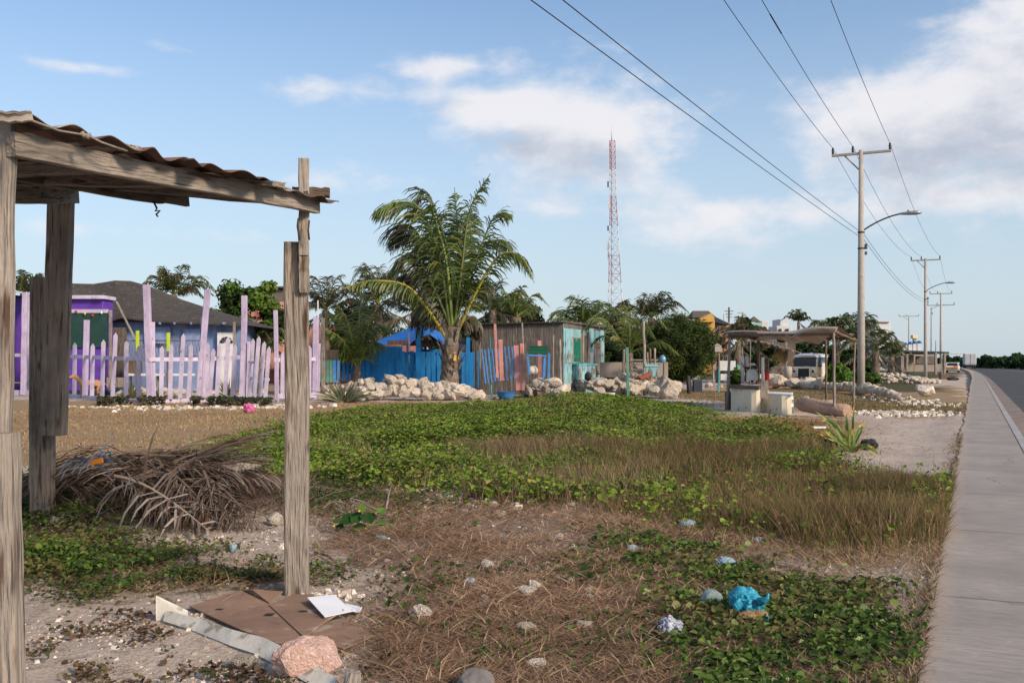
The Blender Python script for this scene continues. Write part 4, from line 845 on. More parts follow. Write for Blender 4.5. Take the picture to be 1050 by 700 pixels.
litter(778, 556, 8, 7, 'foil', 'wrapper', 'tiny pale scrap in the tall grass', 'wrapper', 15, .4)
def bottle(px, py, L_, r, az_, label, m='bottle', up_=False, name='plastic_bottle'):
    g = gz(px, py); d = Vector((0, 0, 1)) if up_ else Vector((math.cos(az_), math.sin(az_), .04)); b = MB()
    c = Vector((g.x, g.y, g.z + (.005 if up_ else r))); b.lathe(c, [(r*.85, 0), (r, L_*.05), (r*.94, L_*.3), (r, L_*.5), (r*.95, L_*.68), (r*.45, L_*.86), (r*.36, L_*.9), (r*.36, L_)], 14, ax=d)
    rt = thing(name, label, 'bottle', (g.x, g.y, g.z)); b.build('bottle', M[m], rt); c2_ = MB(); c2_.lathe(c + d * L_, [(r*.42, 0), (r*.42, L_*.07)], 12, ax=d); c2_.build('cap', M['whitep'], rt)
bottle(386, 553, .1, .02, -.5, 'small clear plastic bottle lying beside the squash plant'); bottle(733, 628, .085, .048, 1.9, 'clear round plastic container lying in the vines left of the blue bag')
bottle(838, 650, .13, .014, -.4, 'thin grey plastic tube bottle lying in the vines', 'glassb')
g = gz(239, 564); b = MB(); b.lathe((g.x, g.y, g.z), [(.017, 0), (.021, .02), (.025, .055), (.023, .055), (.018, .015)], 14); tag(b.build('plastic_tumbler', M['plgrey']), 'clear bluish plastic tumbler in front of the dead fronds', 'tumbler')
def stick(px0, py0, px1, py1, r, m, label, name='stick', z0=.01, z1=.02, cat='stick'):
    a_ = gz(px0, py0); b_ = gz(px1, py1); b = MB(); mid = a_.lerp(b_, .5) + Vector((U(-.02, .02), 0, .01)); b.tube([a_ + Vector((0, 0, z0)), mid + Vector((0, 0, (z0+z1)/2)), b_ + Vector((0, 0, z1))], [r, r * .9, r * .6], 6)
    return tag(b.build(name, M[m]), label, cat)
stick(665, 582, 676, 592, .012, 'whitep', 'short white stick in the vines'); stick(664, 571, 680, 574, .01, 'wood', 'grey stick left of the crushed light blue bag'); stick(684, 573, 702, 571, .012, 'wood', 'grey broken stick beside the vines')
stick(395, 526, 402, 507, .008, 'wood_l', 'pale stick leaning on the stones above the squash plant', z1=.12); stick(323, 567, 345, 577, .009, 'wood_b', 'brown twig right of the shelter post'); stick(540, 577, 563, 570, .012, 'rust', 'reddish bark strip in the straw', cat='bark')
stick(672, 530, 692, 538, .02, 'wood', 'grey board end in the grass near the crushed jug', cat='board'); stick(566, 690, 640, 699, .006, 'wood_b', 'thin dark twig along the bottom edge'); stick(500, 652, 562, 630, .01, 'wood_d', 'thin dark bent branch across the straw'); stick(905, 575, 960, 566, .005, 'wood_b', 'thin twig at the sidewalk edge')
stick(380, 630, 416, 641, .006, 'yellow', 'yellow cord on the sand left of the flat pink rock', cat='cord')
g = gz(606, 618); b = MB(); b.lathe((g.x + .02, g.y, g.z + .01), [(.014, 0), (.014, .012)], 12, ax=(.3, -.5, 1)); tag(b.build('blue_litter', M['bagblue']), 'tiny blue bottle cap among the white stones', 'litter')

# ------------------------------------------------------------------ fronds and palms
def thru(ps, n):
    ps = [Vector(p_) for p_ in ps]; q = [ps[0] * 2 - ps[1]] + ps + [ps[-1] * 2 - ps[-2]]; m_ = len(ps) - 1; out = []
    for i in range(n + 1):
        u = i / n * m_; k = min(int(u), m_ - 1); f = u - k; a_, b_, c_, d_ = q[k], q[k+1], q[k+2], q[k+3]
        out.append(.5 * ((2 * b_) + (c_ - a_) * f + (2 * a_ - 5 * b_ + 4 * c_ - d_) * f * f + (3 * b_ - a_ - 3 * c_ + d_) * f ** 3))
    return out
def leaflet(b, p, d, L_, w_, side, droop, col, curl=.0, gl=.0):
    d = d.normalized(); sd_ = side.normalized()
    p1 = p + d * L_ * .45; d2 = (d + Vector((0, 0, -droop))).normalized(); p2 = p1 + d2 * L_ * .35; d3 = (d2 + Vector((0, 0, -droop * 1.2))).normalized(); p3 = p2 + d3 * L_ * .25
    p1.z = max(p1.z, gl); p2.z = max(p2.z, gl); p3.z = max(p3.z, gl)
    b.col = col; b.add([p - sd_*w_*.4, p + sd_*w_*.4, p1 + sd_*w_*.5, p1 - sd_*w_*.5, p2 + sd_*w_*.35, p2 - sd_*w_*.35, p3 + sd_*w_*.06, p3 - sd_*w_*.06], [(0, 1, 2, 3), (3, 2, 4, 5), (5, 4, 6, 7)])
def bez(ps, n):
    out = []
    ps = [Vector(p_) for p_ in ps]
    for i in range(n + 1):
        t_ = i / n; q = ps[:]
        while len(q) > 1: q = [q[k].lerp(q[k+1], t_) for k in range(len(q)-1)]
        out.append(q[0])
    return out
def frond(b, pts, nl, ll, lw, cols, rc, rr=.03, droop=.5, wind=Vector((0, 0, 0)), start=.18, spread=1.0, gl=-9, fwd=.55, jit=.2):
    n = len(pts) - 1
    b.col = rc; b.cur = 0; b.tube(pts, [rr * (1 - .8 * i / n) for i in range(n + 1)], 5, cap=False)
    for k in range(nl):
        u = start + (1 - start) * (k + U(-.3, .3)) / nl; u = min(max(u, 0), .995); i = min(int(u * n), n - 1); f = u * n - i
        p = pts[i].lerp(pts[i+1], f); tg = (pts[i+1] - pts[i]).normalized()
        sv = tg.cross(Vector((0, 0, 1)))
        if sv.length < .15: sv = tg.cross(Vector((0, 1, 0)))
        sv.normalize(); nn = sv.cross(tg)
        L_ = ll * (math.sin(math.pi * min(1, .12 + u * .92)) ** .55) * U(.8, 1.15)
        for sg in (-1, 1):
            d = sv * sg * spread + tg * fwd + nn * U(-.1, .45) + wind + Vector((U(-jit, jit), U(-jit, jit), U(-jit, jit)))
            leaflet(b, p, d, L_, lw, tg + Vector((0, 0, .25)), droop * U(.6, 1.3), cols[random.randrange(len(cols))], gl=gl)
PG = [(.09, .14, .025), (.05, .085, .02), (.13, .18, .03), (.07, .10, .03), (.16, .17, .035)]
PD = [(.045, .06, .025), (.03, .04, .02), (.065, .075, .03), (.09, .07, .035)]
PB = [(.16, .11, .07), (.09, .065, .045), (.22, .16, .11)]
PR = [(.10, .064, .047), (.15, .092, .066), (.055, .037, .029), (.20, .145, .115), (.25, .215, .19)]
# heap of dead fronds
hz_ = 0
def deadfrond(p0, p1, sag, label, group=None, cols=PR, rc=(.16, .12, .09), nl=42, ll=.42, lw=.016, rr=.016, droop=.35, fwd=.9, rise=0):
    m1 = p0.lerp(p1, .35) + Vector((0, 0, sag)); m2 = p0.lerp(p1, .7) + Vector((0, 0, sag + rise)); pts = bez([p0, m1, m2, p1], 9)
    b = MB(); frond(b, pts, nl, ll, lw, cols, rc, rr, droop, Vector((0, 0, -.15)), .1, .55, .004, fwd, .28); o = b.build('dead_palm_frond', M['dry']); return tag(o, label, 'palm frond', group)
rs = random.Random(4)
for i in range(34):
    a0 = rs.uniform(0, 1); Yb = rs.uniform(7.55, 8.5); xl = rs.uniform(-3.9, -3.15); xr = xl + rs.uniform(.8, 1.35); 
    if rs.random() < .3: xl, xr = xr, xl
    z0 = zt1(xl, Yb) + .03 + rs.random() * .22; z1 = zt1(xr, Yb) + .02 + rs.random() * .22
    deadfrond(Vector((xl, Yb, z0)), Vector((xr, Yb - rs.uniform(-.4, .5) * (1 if xl > -3.4 else .1), z1)), rs.uniform(.02, .14), 'dried brown palm frond in the heap behind the shelter post', 'dead fronds in the heap', rise=rs.uniform(-.05, .1), nl=44, rr=.013)
for i in range(12):   # fanned tips pointing right
    p0 = Vector((-2.9 + rs.uniform(-.2, .2), 7.6 + rs.uniform(-.2, .3), .30)); p1 = at(262 + rs.uniform(-30, 32), 440 + rs.uniform(0, 44), 7.9 + rs.uniform(-.3, .4)); deadfrond(p0, p1, .05, droop=.08, lw=.012, label='dark dried frond tip fanning to the right from the heap', group='frond tips fanning right', cols=PR[:3] + [(.2, .19, .18)], nl=26, ll=.24, fwd=2.0)
for i in range(9):   # hanging front
    p0 = at(105 + rs.uniform(0, 105), 478 + rs.uniform(0, 15), 7.4); p1 = at(p0.x / p0.y * 1000 + 525 + rs.uniform(10, 60), 535 + rs.uniform(-5, 10), 6.95); deadfrond(p0, p1, .06, 'dried frond hanging down the front of the heap', 'fronds on the front of the heap', cols=PR + [(.27, .22, .18)], nl=32, ll=.34, fwd=.7)
b = MB(); pts = bez([at(118, 488, 7.0), at(150, 492, 6.9), at(180, 515, 6.75), at(220, 549, 6.75)], 10); frond(b, pts, 20, .42, .022, [(.30, .26, .23), (.22, .19, .165), (.35, .31, .27), (.15, .11, .09)], (.33, .26, .21), .015, .5, Vector((-.25, 0, -.1)), .22, .8, .01, .4, .5)
tag(b.build('dead_palm_frond', M['dry']), 'pale grey dead frond splayed on the near side of the heap', 'palm frond')
b = MB(); pts = bez([at(70, 476, 6.9), at(85, 470, 6.8), at(100, 472, 6.8), at(112, 468, 6.8)], 6); frond(b, pts, 9, .28, .03, [(.33, .37, .42), (.26, .3, .35)], (.3, .3, .3), .012, .4, Vector((-.2, -.2, -.1)), .2, .8, .01, .3, .2)
tag(b.build('dead_palm_frond', M['dry']), 'short bluish grey frond piece on top left of the heap', 'palm frond')
b = MB(); c_ = at(98, 473, 6.7); b.box(c_, (.10, .02, .035), 0, 0, -.18); tag(b.build('plastic_piece', M['orange']), 'orange plastic piece lying on the dead fronds', 'plastic')
b = MB(); c_ = at(246, 479, 7.6); b.add([c_ + Vector(v) for v in ((-.13, 0, 0), (0, -.03, -.03), (.17, 0, .02), (0, .02, .035), (-.13, .01, -.01), (0, -.02, -.04), (.17, .01, .01), (0, .03, .025))], [(0, 1, 2, 3), (7, 6, 5, 4), (0, 4, 5, 1), (1, 5, 6, 2), (2, 6, 7, 3), (3, 7, 4, 0)]); tag(b.build('frond_sheath', M['wood']), 'grey palm sheath poking out right of the heap', 'palm sheath')
p = np.stack([RNG.normal(-2.75, .38, 9000), RNG.normal(7.8, .32, 9000)], 1); blades('frond_fibres', p, .42, .005, PR, 'tangle of loose brown frond fibres under the heap of fronds', cat='fibres', lean=1.5, flat=.72, zoff=.03, curl=.6)
# grey tangle of roots
rt = thing('dead_branch', 'tangle of grey dead twigs right of the shelter post', 'twigs', gz(352, 524))
for i in range(16):
    b = MB(); c_ = gz(350 + U(-8, 16), 524 + U(-10, 8)); b.tube(bez([c_, c_ + Vector((U(-.1, .1), U(-.1, .1), .12)), c_ + Vector((U(-.2, .25), U(-.1, .1), .08)), c_ + Vector((U(-.2, .3), U(-.2, .2), .0))], 6), .004, 4); b.build('twig', M['wood'], rt)
# ------------------------------------------------------------------ squash plant, agaves
g = gz(372, 545); sq = thing('squash_plant', 'squash vine with big dark green leaves and small yellow flowers on bare soil', 'plant', g)
def bigleaf(c, sz, nrm, col, fold=.3, point=1.2):
    nrm = Vector(nrm).normalized(); u = nrm.orthogonal().normalized(); u = Matrix.Rotation(U(0, 6.28), 3, nrm) @ u; v = nrm.cross(u); pts = []
    for k in range(14):
        a_ = k / 14 * 6.283; r = sz * (1 + .12 * math.sin(5 * a_)) * (point if k == 0 else 1) * (.6 if k == 7 else 1); pts.append(c + u * r * math.cos(a_) + v * r * math.sin(a_) + nrm * (fold * sz * abs(math.sin(a_)) ** 1.2 + U(-.05, .05) * sz))
    b = MB(); b.col = col; b.add([c] + pts, [(0, 1 + k, 1 + (k + 1) % 14) for k in range(14)]); return b
s_ = g.y / F
for (px, py, sz, nr, col) in ((357, 533, .055, (-.2, -.7, .8), (.03, .075, .018)), (349, 541, .04, (-.3, -.5, .8), (.04, .085, .02)), (377, 531, .055, (.1, -.6, .9), (.028, .07, .018)), (369, 543, .052, (-.1, -1, .3), (.10, .16, .05)), (371, 521, .032, (.1, -.8, .5), (.10, .2, .03)), (391, 524, .035, (.2, -.5, .8), (.10, .2, .035)), (366, 531, .05, (0, -.8, .7), (.03, .08, .02)), (392, 536, .03, (0, -.8, .6), (.08, .13, .04)), (418, 548, .025, (0, -.6, .8), (.16, .17, .03)), (437, 556, .028, (.1, -.7, .8), (.18, .2, .03)), (345, 535, .035, (0, -.3, 1), (.05, .10, .02))):
    bigleaf(at(px, py, g.y), sz, nr, col).build('leaf', M['leaf'], sq)
b = MB(); b.col = (.16, .22, .05); b.tube([at(358, 544, g.y), at(372, 542, g.y - .02), at(388, 537, g.y - .03), at(400, 537, g.y), at(412, 548, g.y - .03), at(422, 554, g.y - .03), at(440, 557, g.y)], [.006, .006, .006, .005, .005, .004, .003], 6); b.build('stem', M['leaf'], sq)
for px, py in ((368, 525), (375, 543), (342, 540)): b = MB(); c_ = at(px, py, g.y - .03); b.lathe(c_, [(.003, 0), (.009, .008), (.012, .014)], 7, ax=(0, -.5, 1)); b.build('flower', M['yellow'], sq)
def agave(name, base, blades_, cols, label, cat, wd, tip=None):
    rt = thing(name, label, cat, base); B_ = base
    for pts, w_ in blades_:
        ps = bez(pts, 8); b = MB(); n = 8; vs = []; 
        for i, p_ in enumerate(ps):
            t_ = (ps[min(i+1, n)] - ps[max(i-1, 0)]).normalized(); sd_ = t_.cross(Vector((0, -1, .25))); sd_.normalize(); nn = sd_.cross(t_)
            w2 = w_ * (1 - (i / n) ** 2.4 * .93) * (.75 + .5 * math.sin(math.pi * i / n))
            vs += [p_ - sd_ * w2 + nn * w2 * .35, p_, p_ + sd_ * w2 + nn * w2 * .35]
        for i in range(n):
            for k in (0, 1):
                yl = tip if (tip and (U(0, 1) < .06 or i > 6 + U(-1, 2))) else None
                b.col = tuple(x * U(.85, 1.15) for x in (yl or cols[random.randrange(len(cols))])); b.add([vs[i*3+k], vs[i*3+k+1], vs[i*3+k+4], vs[i*3+k+3]], [(0, 1, 2, 3)])
        b.build('leaf', M['palm'], rt)
    return rt
Yg = 13.1; ba = onG(872, Yg)
def ag(*pts, w_=.028, dy=0): return ([ba + Vector((0, 0, -.02))] + [at(x, y, Yg + dy * (i + 1) / len(pts)) for i, (x, y) in enumerate(pts)], w_)
agave('agave', ba, [ag((872, 440), (876, 414), dy=-.1), ag((858, 436), (845, 426), (836, 422)), ag((862, 442), (852, 430), (842, 431), w_=.03, dy=-.3), ag((868, 440), (866, 425), (869, 423), w_=.02), ag((878, 448), (884, 440), (888, 430), w_=.022), ag((885, 452), (895, 455), (905, 475), w_=.03, dy=-.3), ag((890, 450), (900, 460), (902, 472), w_=.02, dy=.2),
    ag((858, 450), (845, 440), (848, 434), w_=.025, dy=.3), ag((865, 450), (855, 455), (838, 443), w_=.016, dy=-.5), ag((862, 455), (852, 446), (844, 440), w_=.028, dy=-.3), ag((876, 445), (880, 438), (884, 434), w_=.02, dy=.3), ag((866, 446), (860, 432), (852, 424), w_=.018, dy=.2), ag((884, 456), (890, 457), (898, 466), w_=.024, dy=-.5)],
    [(.05, .11, .02), (.11, .18, .04), (.20, .24, .06)], 'green and yellow agave with long curved leaves at the sand edge', 'agave', .03, (.62, .40, .06))
stick(856, 464, 832, 446, .018, 'yellow', 'fallen yellow agave leaf on the fibre pile', 'agave_leaf', .08, .12, 'leaf')
Yg = 29.5; ba = onG(352, Yg); bl = []
for i in range(44):
    a_ = R(U(4, 176)); L_ = U(.5, 1.15); d = Vector((math.cos(a_), U(-.6, .3), math.sin(a_) * .85 + .05)); bl.append(([ba, ba + d * L_ * .5, ba + d * L_ + Vector((0, 0, -.12 * L_ * abs(math.cos(a_))))], .03))
agave('agave', ba, bl, [(.10, .12, .06), (.14, .15, .08), (.07, .085, .045), (.2, .19, .12)], 'spiky grey green agave left of the low rock wall', 'agave', .03, (.26, .2, .12))
for k, (px, Y, s, lab) in enumerate(((135, 33, .6, 'small spiky agave in the yard under the tallest left fence pole'), (163, 33, .5, 'small spiky agave in the yard behind the white pickets'), (234, 32.5, .75, 'dry spiky agave before the white arched door'))):
    ba = onG(px, Y); bl = []
    for i in range(18):
        a_ = R(U(15, 165)); d = Vector((math.cos(a_), U(-.4, .3), math.sin(a_))); bl.append(([ba, ba + d * s * .5, ba + d * s * U(.7, 1.1)], .03))
    agave('agave', ba, bl, [(.08, .11, .05), (.2, .16, .08)], lab, 'agave', .03)

# ------------------------------------------------------------------ palms
def palm(px, Yp, ybase, ycrown, cr_px, nf_, label, lean=0, cols=PG, group=None, trunk_w=.2, seed=0, big=False, droop=.6, dead=6, ll=None, name='palm_tree', nl=34, up_=.85, lw=None):
    """px of trunk at base; crown centre at (px+lean, ycrown); frond length cr_px pixels"""
    nf = int(nf_ * 1.0); dead = int(dead * .7)
    s = Yp / F; base = onG(px, Yp); top = at(px + lean, ycrown, Yp); Lf = cr_px * s; rt = thing(name, label, 'palm tree', base, 0, group)
    if top.z > base.z + .2:
        b = MB(); n = 9; ps = bez([base - Vector((0, 0, .1)), base.lerp(top, .5) + Vector((lean * s * .2, 0, 0)), top], n); rr = [trunk_w * (1.25 - .35 * i / n) * (1 + .08 * (i % 2)) for i in range(n+1)]; b.tube(ps, rr, 9); b.build('trunk', M['palmtrunk'], rt)
    b = MB(); rs = random.Random(seed)
    for i in range(nf):
        a_ = i * 2.4 + rs.uniform(-.3, .3); e_ = rs.uniform(.3, 1.45) if i < nf - dead else -rs.uniform(.3, .9); L_ = Lf * rs.uniform(.7, 1.15)
        h = Vector((math.cos(a_), math.sin(a_), 0)); ce, se = math.cos(e_), math.sin(e_) * up_; p1 = top + h * L_ * .33 * ce + Vector((0, 0, L_ * .42 * se)); p2 = top + h * L_ * (.68 * ce + .05) + Vector((0, 0, L_ * .78 * se)); p3 = top + h * L_ * (.98 * ce + .2) + Vector((0, 0, L_ * (.80 * se - .34)))
        cc_ = cols if i < nf - dead else PB + PD
        frond(b, thru([top, p1, p2, p3], 9), nl, (ll or Lf * .23), (lw or max(.03, 1.0 * s)), cc_, (.20, .22, .05) if i < nf - dead else (.14, .1, .06), .03 * max(1, Lf / 2.5), droop, Vector((-.12, 0, -.5)), .12, .5, -9, 1.0, .14)
    b.build('crown', M['palm'], rt); return rt
# the big palm: every frond a part
Yp = 33.0; s = Yp / F; base = onG(463, Yp); bp = thing('palm_tree', 'big coconut palm with thick rough trunk standing in the low rock wall', 'palm tree', base)
b = MB(); ps = bez([base - Vector((0, 0, .1)), at(458, 388, Yp), at(463, 365, Yp), at(464, 335, Yp)], 14); b.tube(ps, [.36 + .0 * i - .012 * i + (.03 if i % 2 else 0) for i in range(15)], 14)
b.build('trunk', M['palmtrunk'], bp)
for i in range(30):
    a_ = U(0, 6.28); z_ = U(334, 396) ; c_ = at(463, z_, Yp) + Vector((math.cos(a_) * .27, math.sin(a_) * .27, 0)); o_ = Vector((math.cos(a_), math.sin(a_), 0)); b = MB(); w_ = U(.05, .1)
    tq = o_.cross(Vector((0, 0, 1))); L_ = U(.35, .7)
    b.add([c_ - tq * w_, c_ + tq * w_, c_ + tq * w_ * .8 + o_ * .1 + Vector((0, 0, L_ * .6)), c_ - tq * w_ * .8 + o_ * .1 + Vector((0, 0, L_ * .6)), c_ + o_ * .26 + tq * .02 + Vector((0, 0, L_)), c_ + o_ * .26 - tq * .02 + Vector((0, 0, L_)), c_ - tq * w_ * .6 + o_ * -.06 + Vector((0, 0, L_ * .5))], [(0, 1, 2, 3), (3, 2, 4, 5)]); b.build('leaf_base', M['wood_l'] if i % 3 == 0 else M['palmtrunk'], bp)
b = MB(); b.box(at(466.5, 367, Yp - .40), (.10, .03, .18)); b.build('yellow_scar', M['yellow'], bp)
def F_(pts, dy=0, nl=64, ll=1.1, cols=PG, wind=Vector((-.3, 0, -.5)), rc=(.33, .30, .05), droop=.6, lw=.05, rr=.06, fwd=.6):
    P_ = [at(x, y, Yp + dy * i / (len(pts)-1)) for i, (x, y) in enumerate(pts)]; b = MB(); frond(b, thru(P_, 16), int(nl * 1.35), ll * .94, lw, cols, rc, rr, droop, wind, .14, .55, -9, fwd, .2); b.build('frond', M['palm'], bp)
F_([(461, 335), (452, 270), (432, 215), (405, 208), (382, 220)], -.8, ll=1.35, rc=(.16, .19, .05), nl=80)
F_([(463, 335), (450, 285), (425, 235), (408, 235), (400, 262)], 1.0, ll=1.25, cols=PD + PG[:1], rc=(.1, .13, .04))
F_([(463, 335), (462, 270), (440, 200), (428, 208), (418, 226)], .5, ll=1.1, cols=PD + PG[:2], rc=(.1, .13, .04))
F_([(464, 335), (458, 270), (448, 230), (441, 206)], -1.0, ll=.8, cols=[(.12, .17, .05), (.09, .14, .04)], rc=(.25, .3, .08), nl=44)
F_([(465, 335), (472, 280), (470, 240), (466, 192)], .4, ll=.95, rc=(.15, .18, .05), wind=Vector((-.25, 0, -.1)))
F_([(466, 335), (474, 270), (482, 215), (503, 178)], -.3, ll=.85, wind=Vector((.1, 0, -.3)), rc=(.15, .18, .05))
F_([(467, 337), (478, 290), (490, 262), (507, 222), (526, 220)], .6, ll=1.05, wind=Vector((.1, 0, -.35)), rc=(.16, .2, .06))
F_([(469, 341), (488, 300), (512, 262), (535, 264), (548, 290)], -1.2, ll=.8, wind=Vector((0, 0, -.5)), rc=(.42, .36, .05), droop=.7)
F_([(459, 349), (438, 316), (415, 292), (378, 288), (352, 296)], -1.4, ll=.75, wind=Vector((0, 0, -.5)), rc=(.45, .34, .05), droop=.7, nl=60)
F_([(463, 335), (450, 300), (430, 280), (415, 290), (408, 312)], .9, ll=1.1, cols=PD, rc=(.1, .1, .05))
F_([(462, 335), (440, 285), (425, 262), (412, 268), (402, 280)], -.3, ll=1.0, cols=PD + PG[:2], rc=(.1, .13, .04))
F_([(465, 335), (468, 290), (476, 240), (484, 215)], 1.8, ll=1.1, cols=PD + PG[:2], rc=(.1, .13, .04))  # shade inside the crown is put into the darker colours of these rear fronds
F_([(465, 335), (480, 285), (498, 252), (515, 246), (526, 256)], 1.5, ll=1.0, cols=PD + PG[:1], rc=(.12, .13, .05))
F_([(463, 335), (452, 290), (436, 250), (418, 240), (400, 252)], 1.2, ll=1.2, cols=PD + PG[:2], rc=(.12, .14, .05))
F_([(466, 335), (478, 300), (492, 290), (503, 312)], 1.0, ll=.9, cols=PD, rc=(.1, .1, .05))
F_([(464, 335), (455, 280), (450, 250), (455, 215)], 1.4, ll=1.1, cols=PD + PG[:2], rc=(.1, .13, .04))
for k in range(5): F_([(462, 338), (455 - k * 4, 315), (447 - k * 5, 318), (441 - k * 5, 345 + U(-8, 8))], U(.3, 1.2), ll=.7, cols=PB + PD, wind=Vector((0, 0, -.9)), rc=(.12, .09, .06), droop=1)
for k in range(3): F_([(466, 338), (476 + k * 3, 325), (484 + k * 3, 330), (488 + k * 2, 350 + U(-8, 8))], U(.3, 1.2), ll=.6, cols=PB + PD, wind=Vector((0, 0, -.9)), rc=(.12, .09, .06), droop=1)
# other palms
Yp = 35.4; base = onG(367, Yp); bp = thing('palm_tree', 'young palm with yellow green fronds in front of the blue fence', 'palm tree', base)
b = MB(); b.tube([base - Vector((0, 0, .1)), at(366, 385, Yp), at(367, 372, Yp)], [.17, .16, .12], 10); b.build('trunk', M['palmtrunk'], bp)
YG_ = PG + [(.20, .25, .04), (.25, .26, .05), (.18, .22, .04)]; wy = Vector((-.1, 0, -.5))
for k_, (pp_, dy_) in enumerate((([(367, 374), (362, 350), (355, 326), (343, 309)], -.6), ([(367, 374), (372, 350), (384, 322), (401, 294)], -.4), ([(367, 374), (368, 345), (369, 318), (373, 297)], .4), ([(366, 376), (359, 362), (350, 347), (333, 336)], -.9), ([(367, 374), (358, 345), (348, 325), (338, 322)], .7), ([(368, 374), (376, 352), (388, 335), (402, 338)], .6), ([(368, 376), (374, 360), (381, 352), (386, 362)], -.7), ([(366, 376), (360, 366), (352, 362), (343, 372)], -.4))):
    F_(pp_, dy_, ll=.75, cols=YG_, wind=wy, rc=(.42, .36, .05) if k_ in (0, 3) else (.24, .28, .06), nl=34, lw=.045, rr=.045)
palm(334, 52, 395, 318, 50, 22, 'dark brownish palm behind the young yellow green palm', seed=4, cols=PD + PB[:2], dead=10, nl=34)
palm(388, 50, 395, 312, 58, 24, 'dark palm immediately left of the big coconut palm', seed=5, cols=PD + [PG[1]], dead=10, nl=34)
palm(425, 46, 395, 320, 60, 22, 'dark palm hidden behind the trunk of the big coconut palm', seed=6, cols=PD, dead=9, nl=34)
palm(178, 52, 395, 302, 46, 22, 'palm with browning fronds behind the dark tar paper roof', seed=7, cols=PG[:2] + PD + [(.22, .15, .08)], dead=8)
palm(24, 60, 395, 300, 34, 16, 'dark palm behind the purple kiosk at the left edge', seed=8, cols=PD + PG[:1], dead=3)
palm(262, 42, 395, 352, 40, 14, 'low brownish palm behind the leaning part of the picket fence', seed=9, cols=PB + PD, dead=6)
palm(505, 48, 395, 318, 56, 20, 'palm behind the pink and blue gate', seed=10, cols=PD + PG[:2], dead=7, up_=.7)
palm(530, 44, 395, 325, 40, 12, 'small palm right of the big coconut palm above the gate', seed=11, cols=PG, dead=3)
palm(600, 44, 395, 334, 62, 18, 'windblown palm rising behind the turquoise house', lean=-3, seed=12, cols=PG[:3] + PD[:1], dead=5, up_=.55, nl=36)
palm(646, 38, 395, 362, 60, 12, 'young palm with bright yellow green stems right of the turquoise house', seed=13, cols=PG + [(.2, .2, .04)], dead=2, up_=1.0, trunk_w=.12, nl=34)
palm(668, 52, 395, 326, 42, 20, 'dark palm behind the tall driftwood pole', seed=14, cols=PD, dead=8)
palm(632, 50, 395, 336, 40, 20, 'brown shaggy palm between the turquoise house and the driftwood pole', seed=15, cols=PB[:2] + PD, dead=12)
palm(757, 62, 395, 350, 36, 18, 'brownish palm behind the left side of the open stall', seed=16, cols=PD + PB[:2] + [(.2, .15, .05)], dead=9)
palm(738, 66, 395, 358, 26, 14, 'dark palm right of the feathery tree', seed=17, cols=PD + PB[:1], dead=6)
palm(819, 120, 390, 330, 18, 14, 'small distant palm above the stall roof', seed=18, cols=PD, dead=2, nl=20)
palm(857, 58, 390, 345, 34, 16, 'palm above the right corner of the stall, left of the street pole', seed=19, cols=PD + PG[:2], dead=4)
palm(874, 60, 390, 352, 52, 20, 'tall windblown palm right behind the stall beside the street pole', seed=20, cols=PG[:2] + PD, dead=7, up_=.8)
palm(898, 56, 388, 360, 40, 15, 'palm right of the tall street pole', seed=21, cols=PG[:2] + PD + [(.2, .16, .05)], dead=7, up_=.7)
palm(914, 66, 388, 366, 24, 12, 'shorter palm before the white building with blue domes', seed=22, cols=PG[:2] + PD, dead=5)
palm(883, 72, 388, 366, 24, 10, 'low palm half hidden by the tall street pole', seed=23, cols=PD, dead=6)

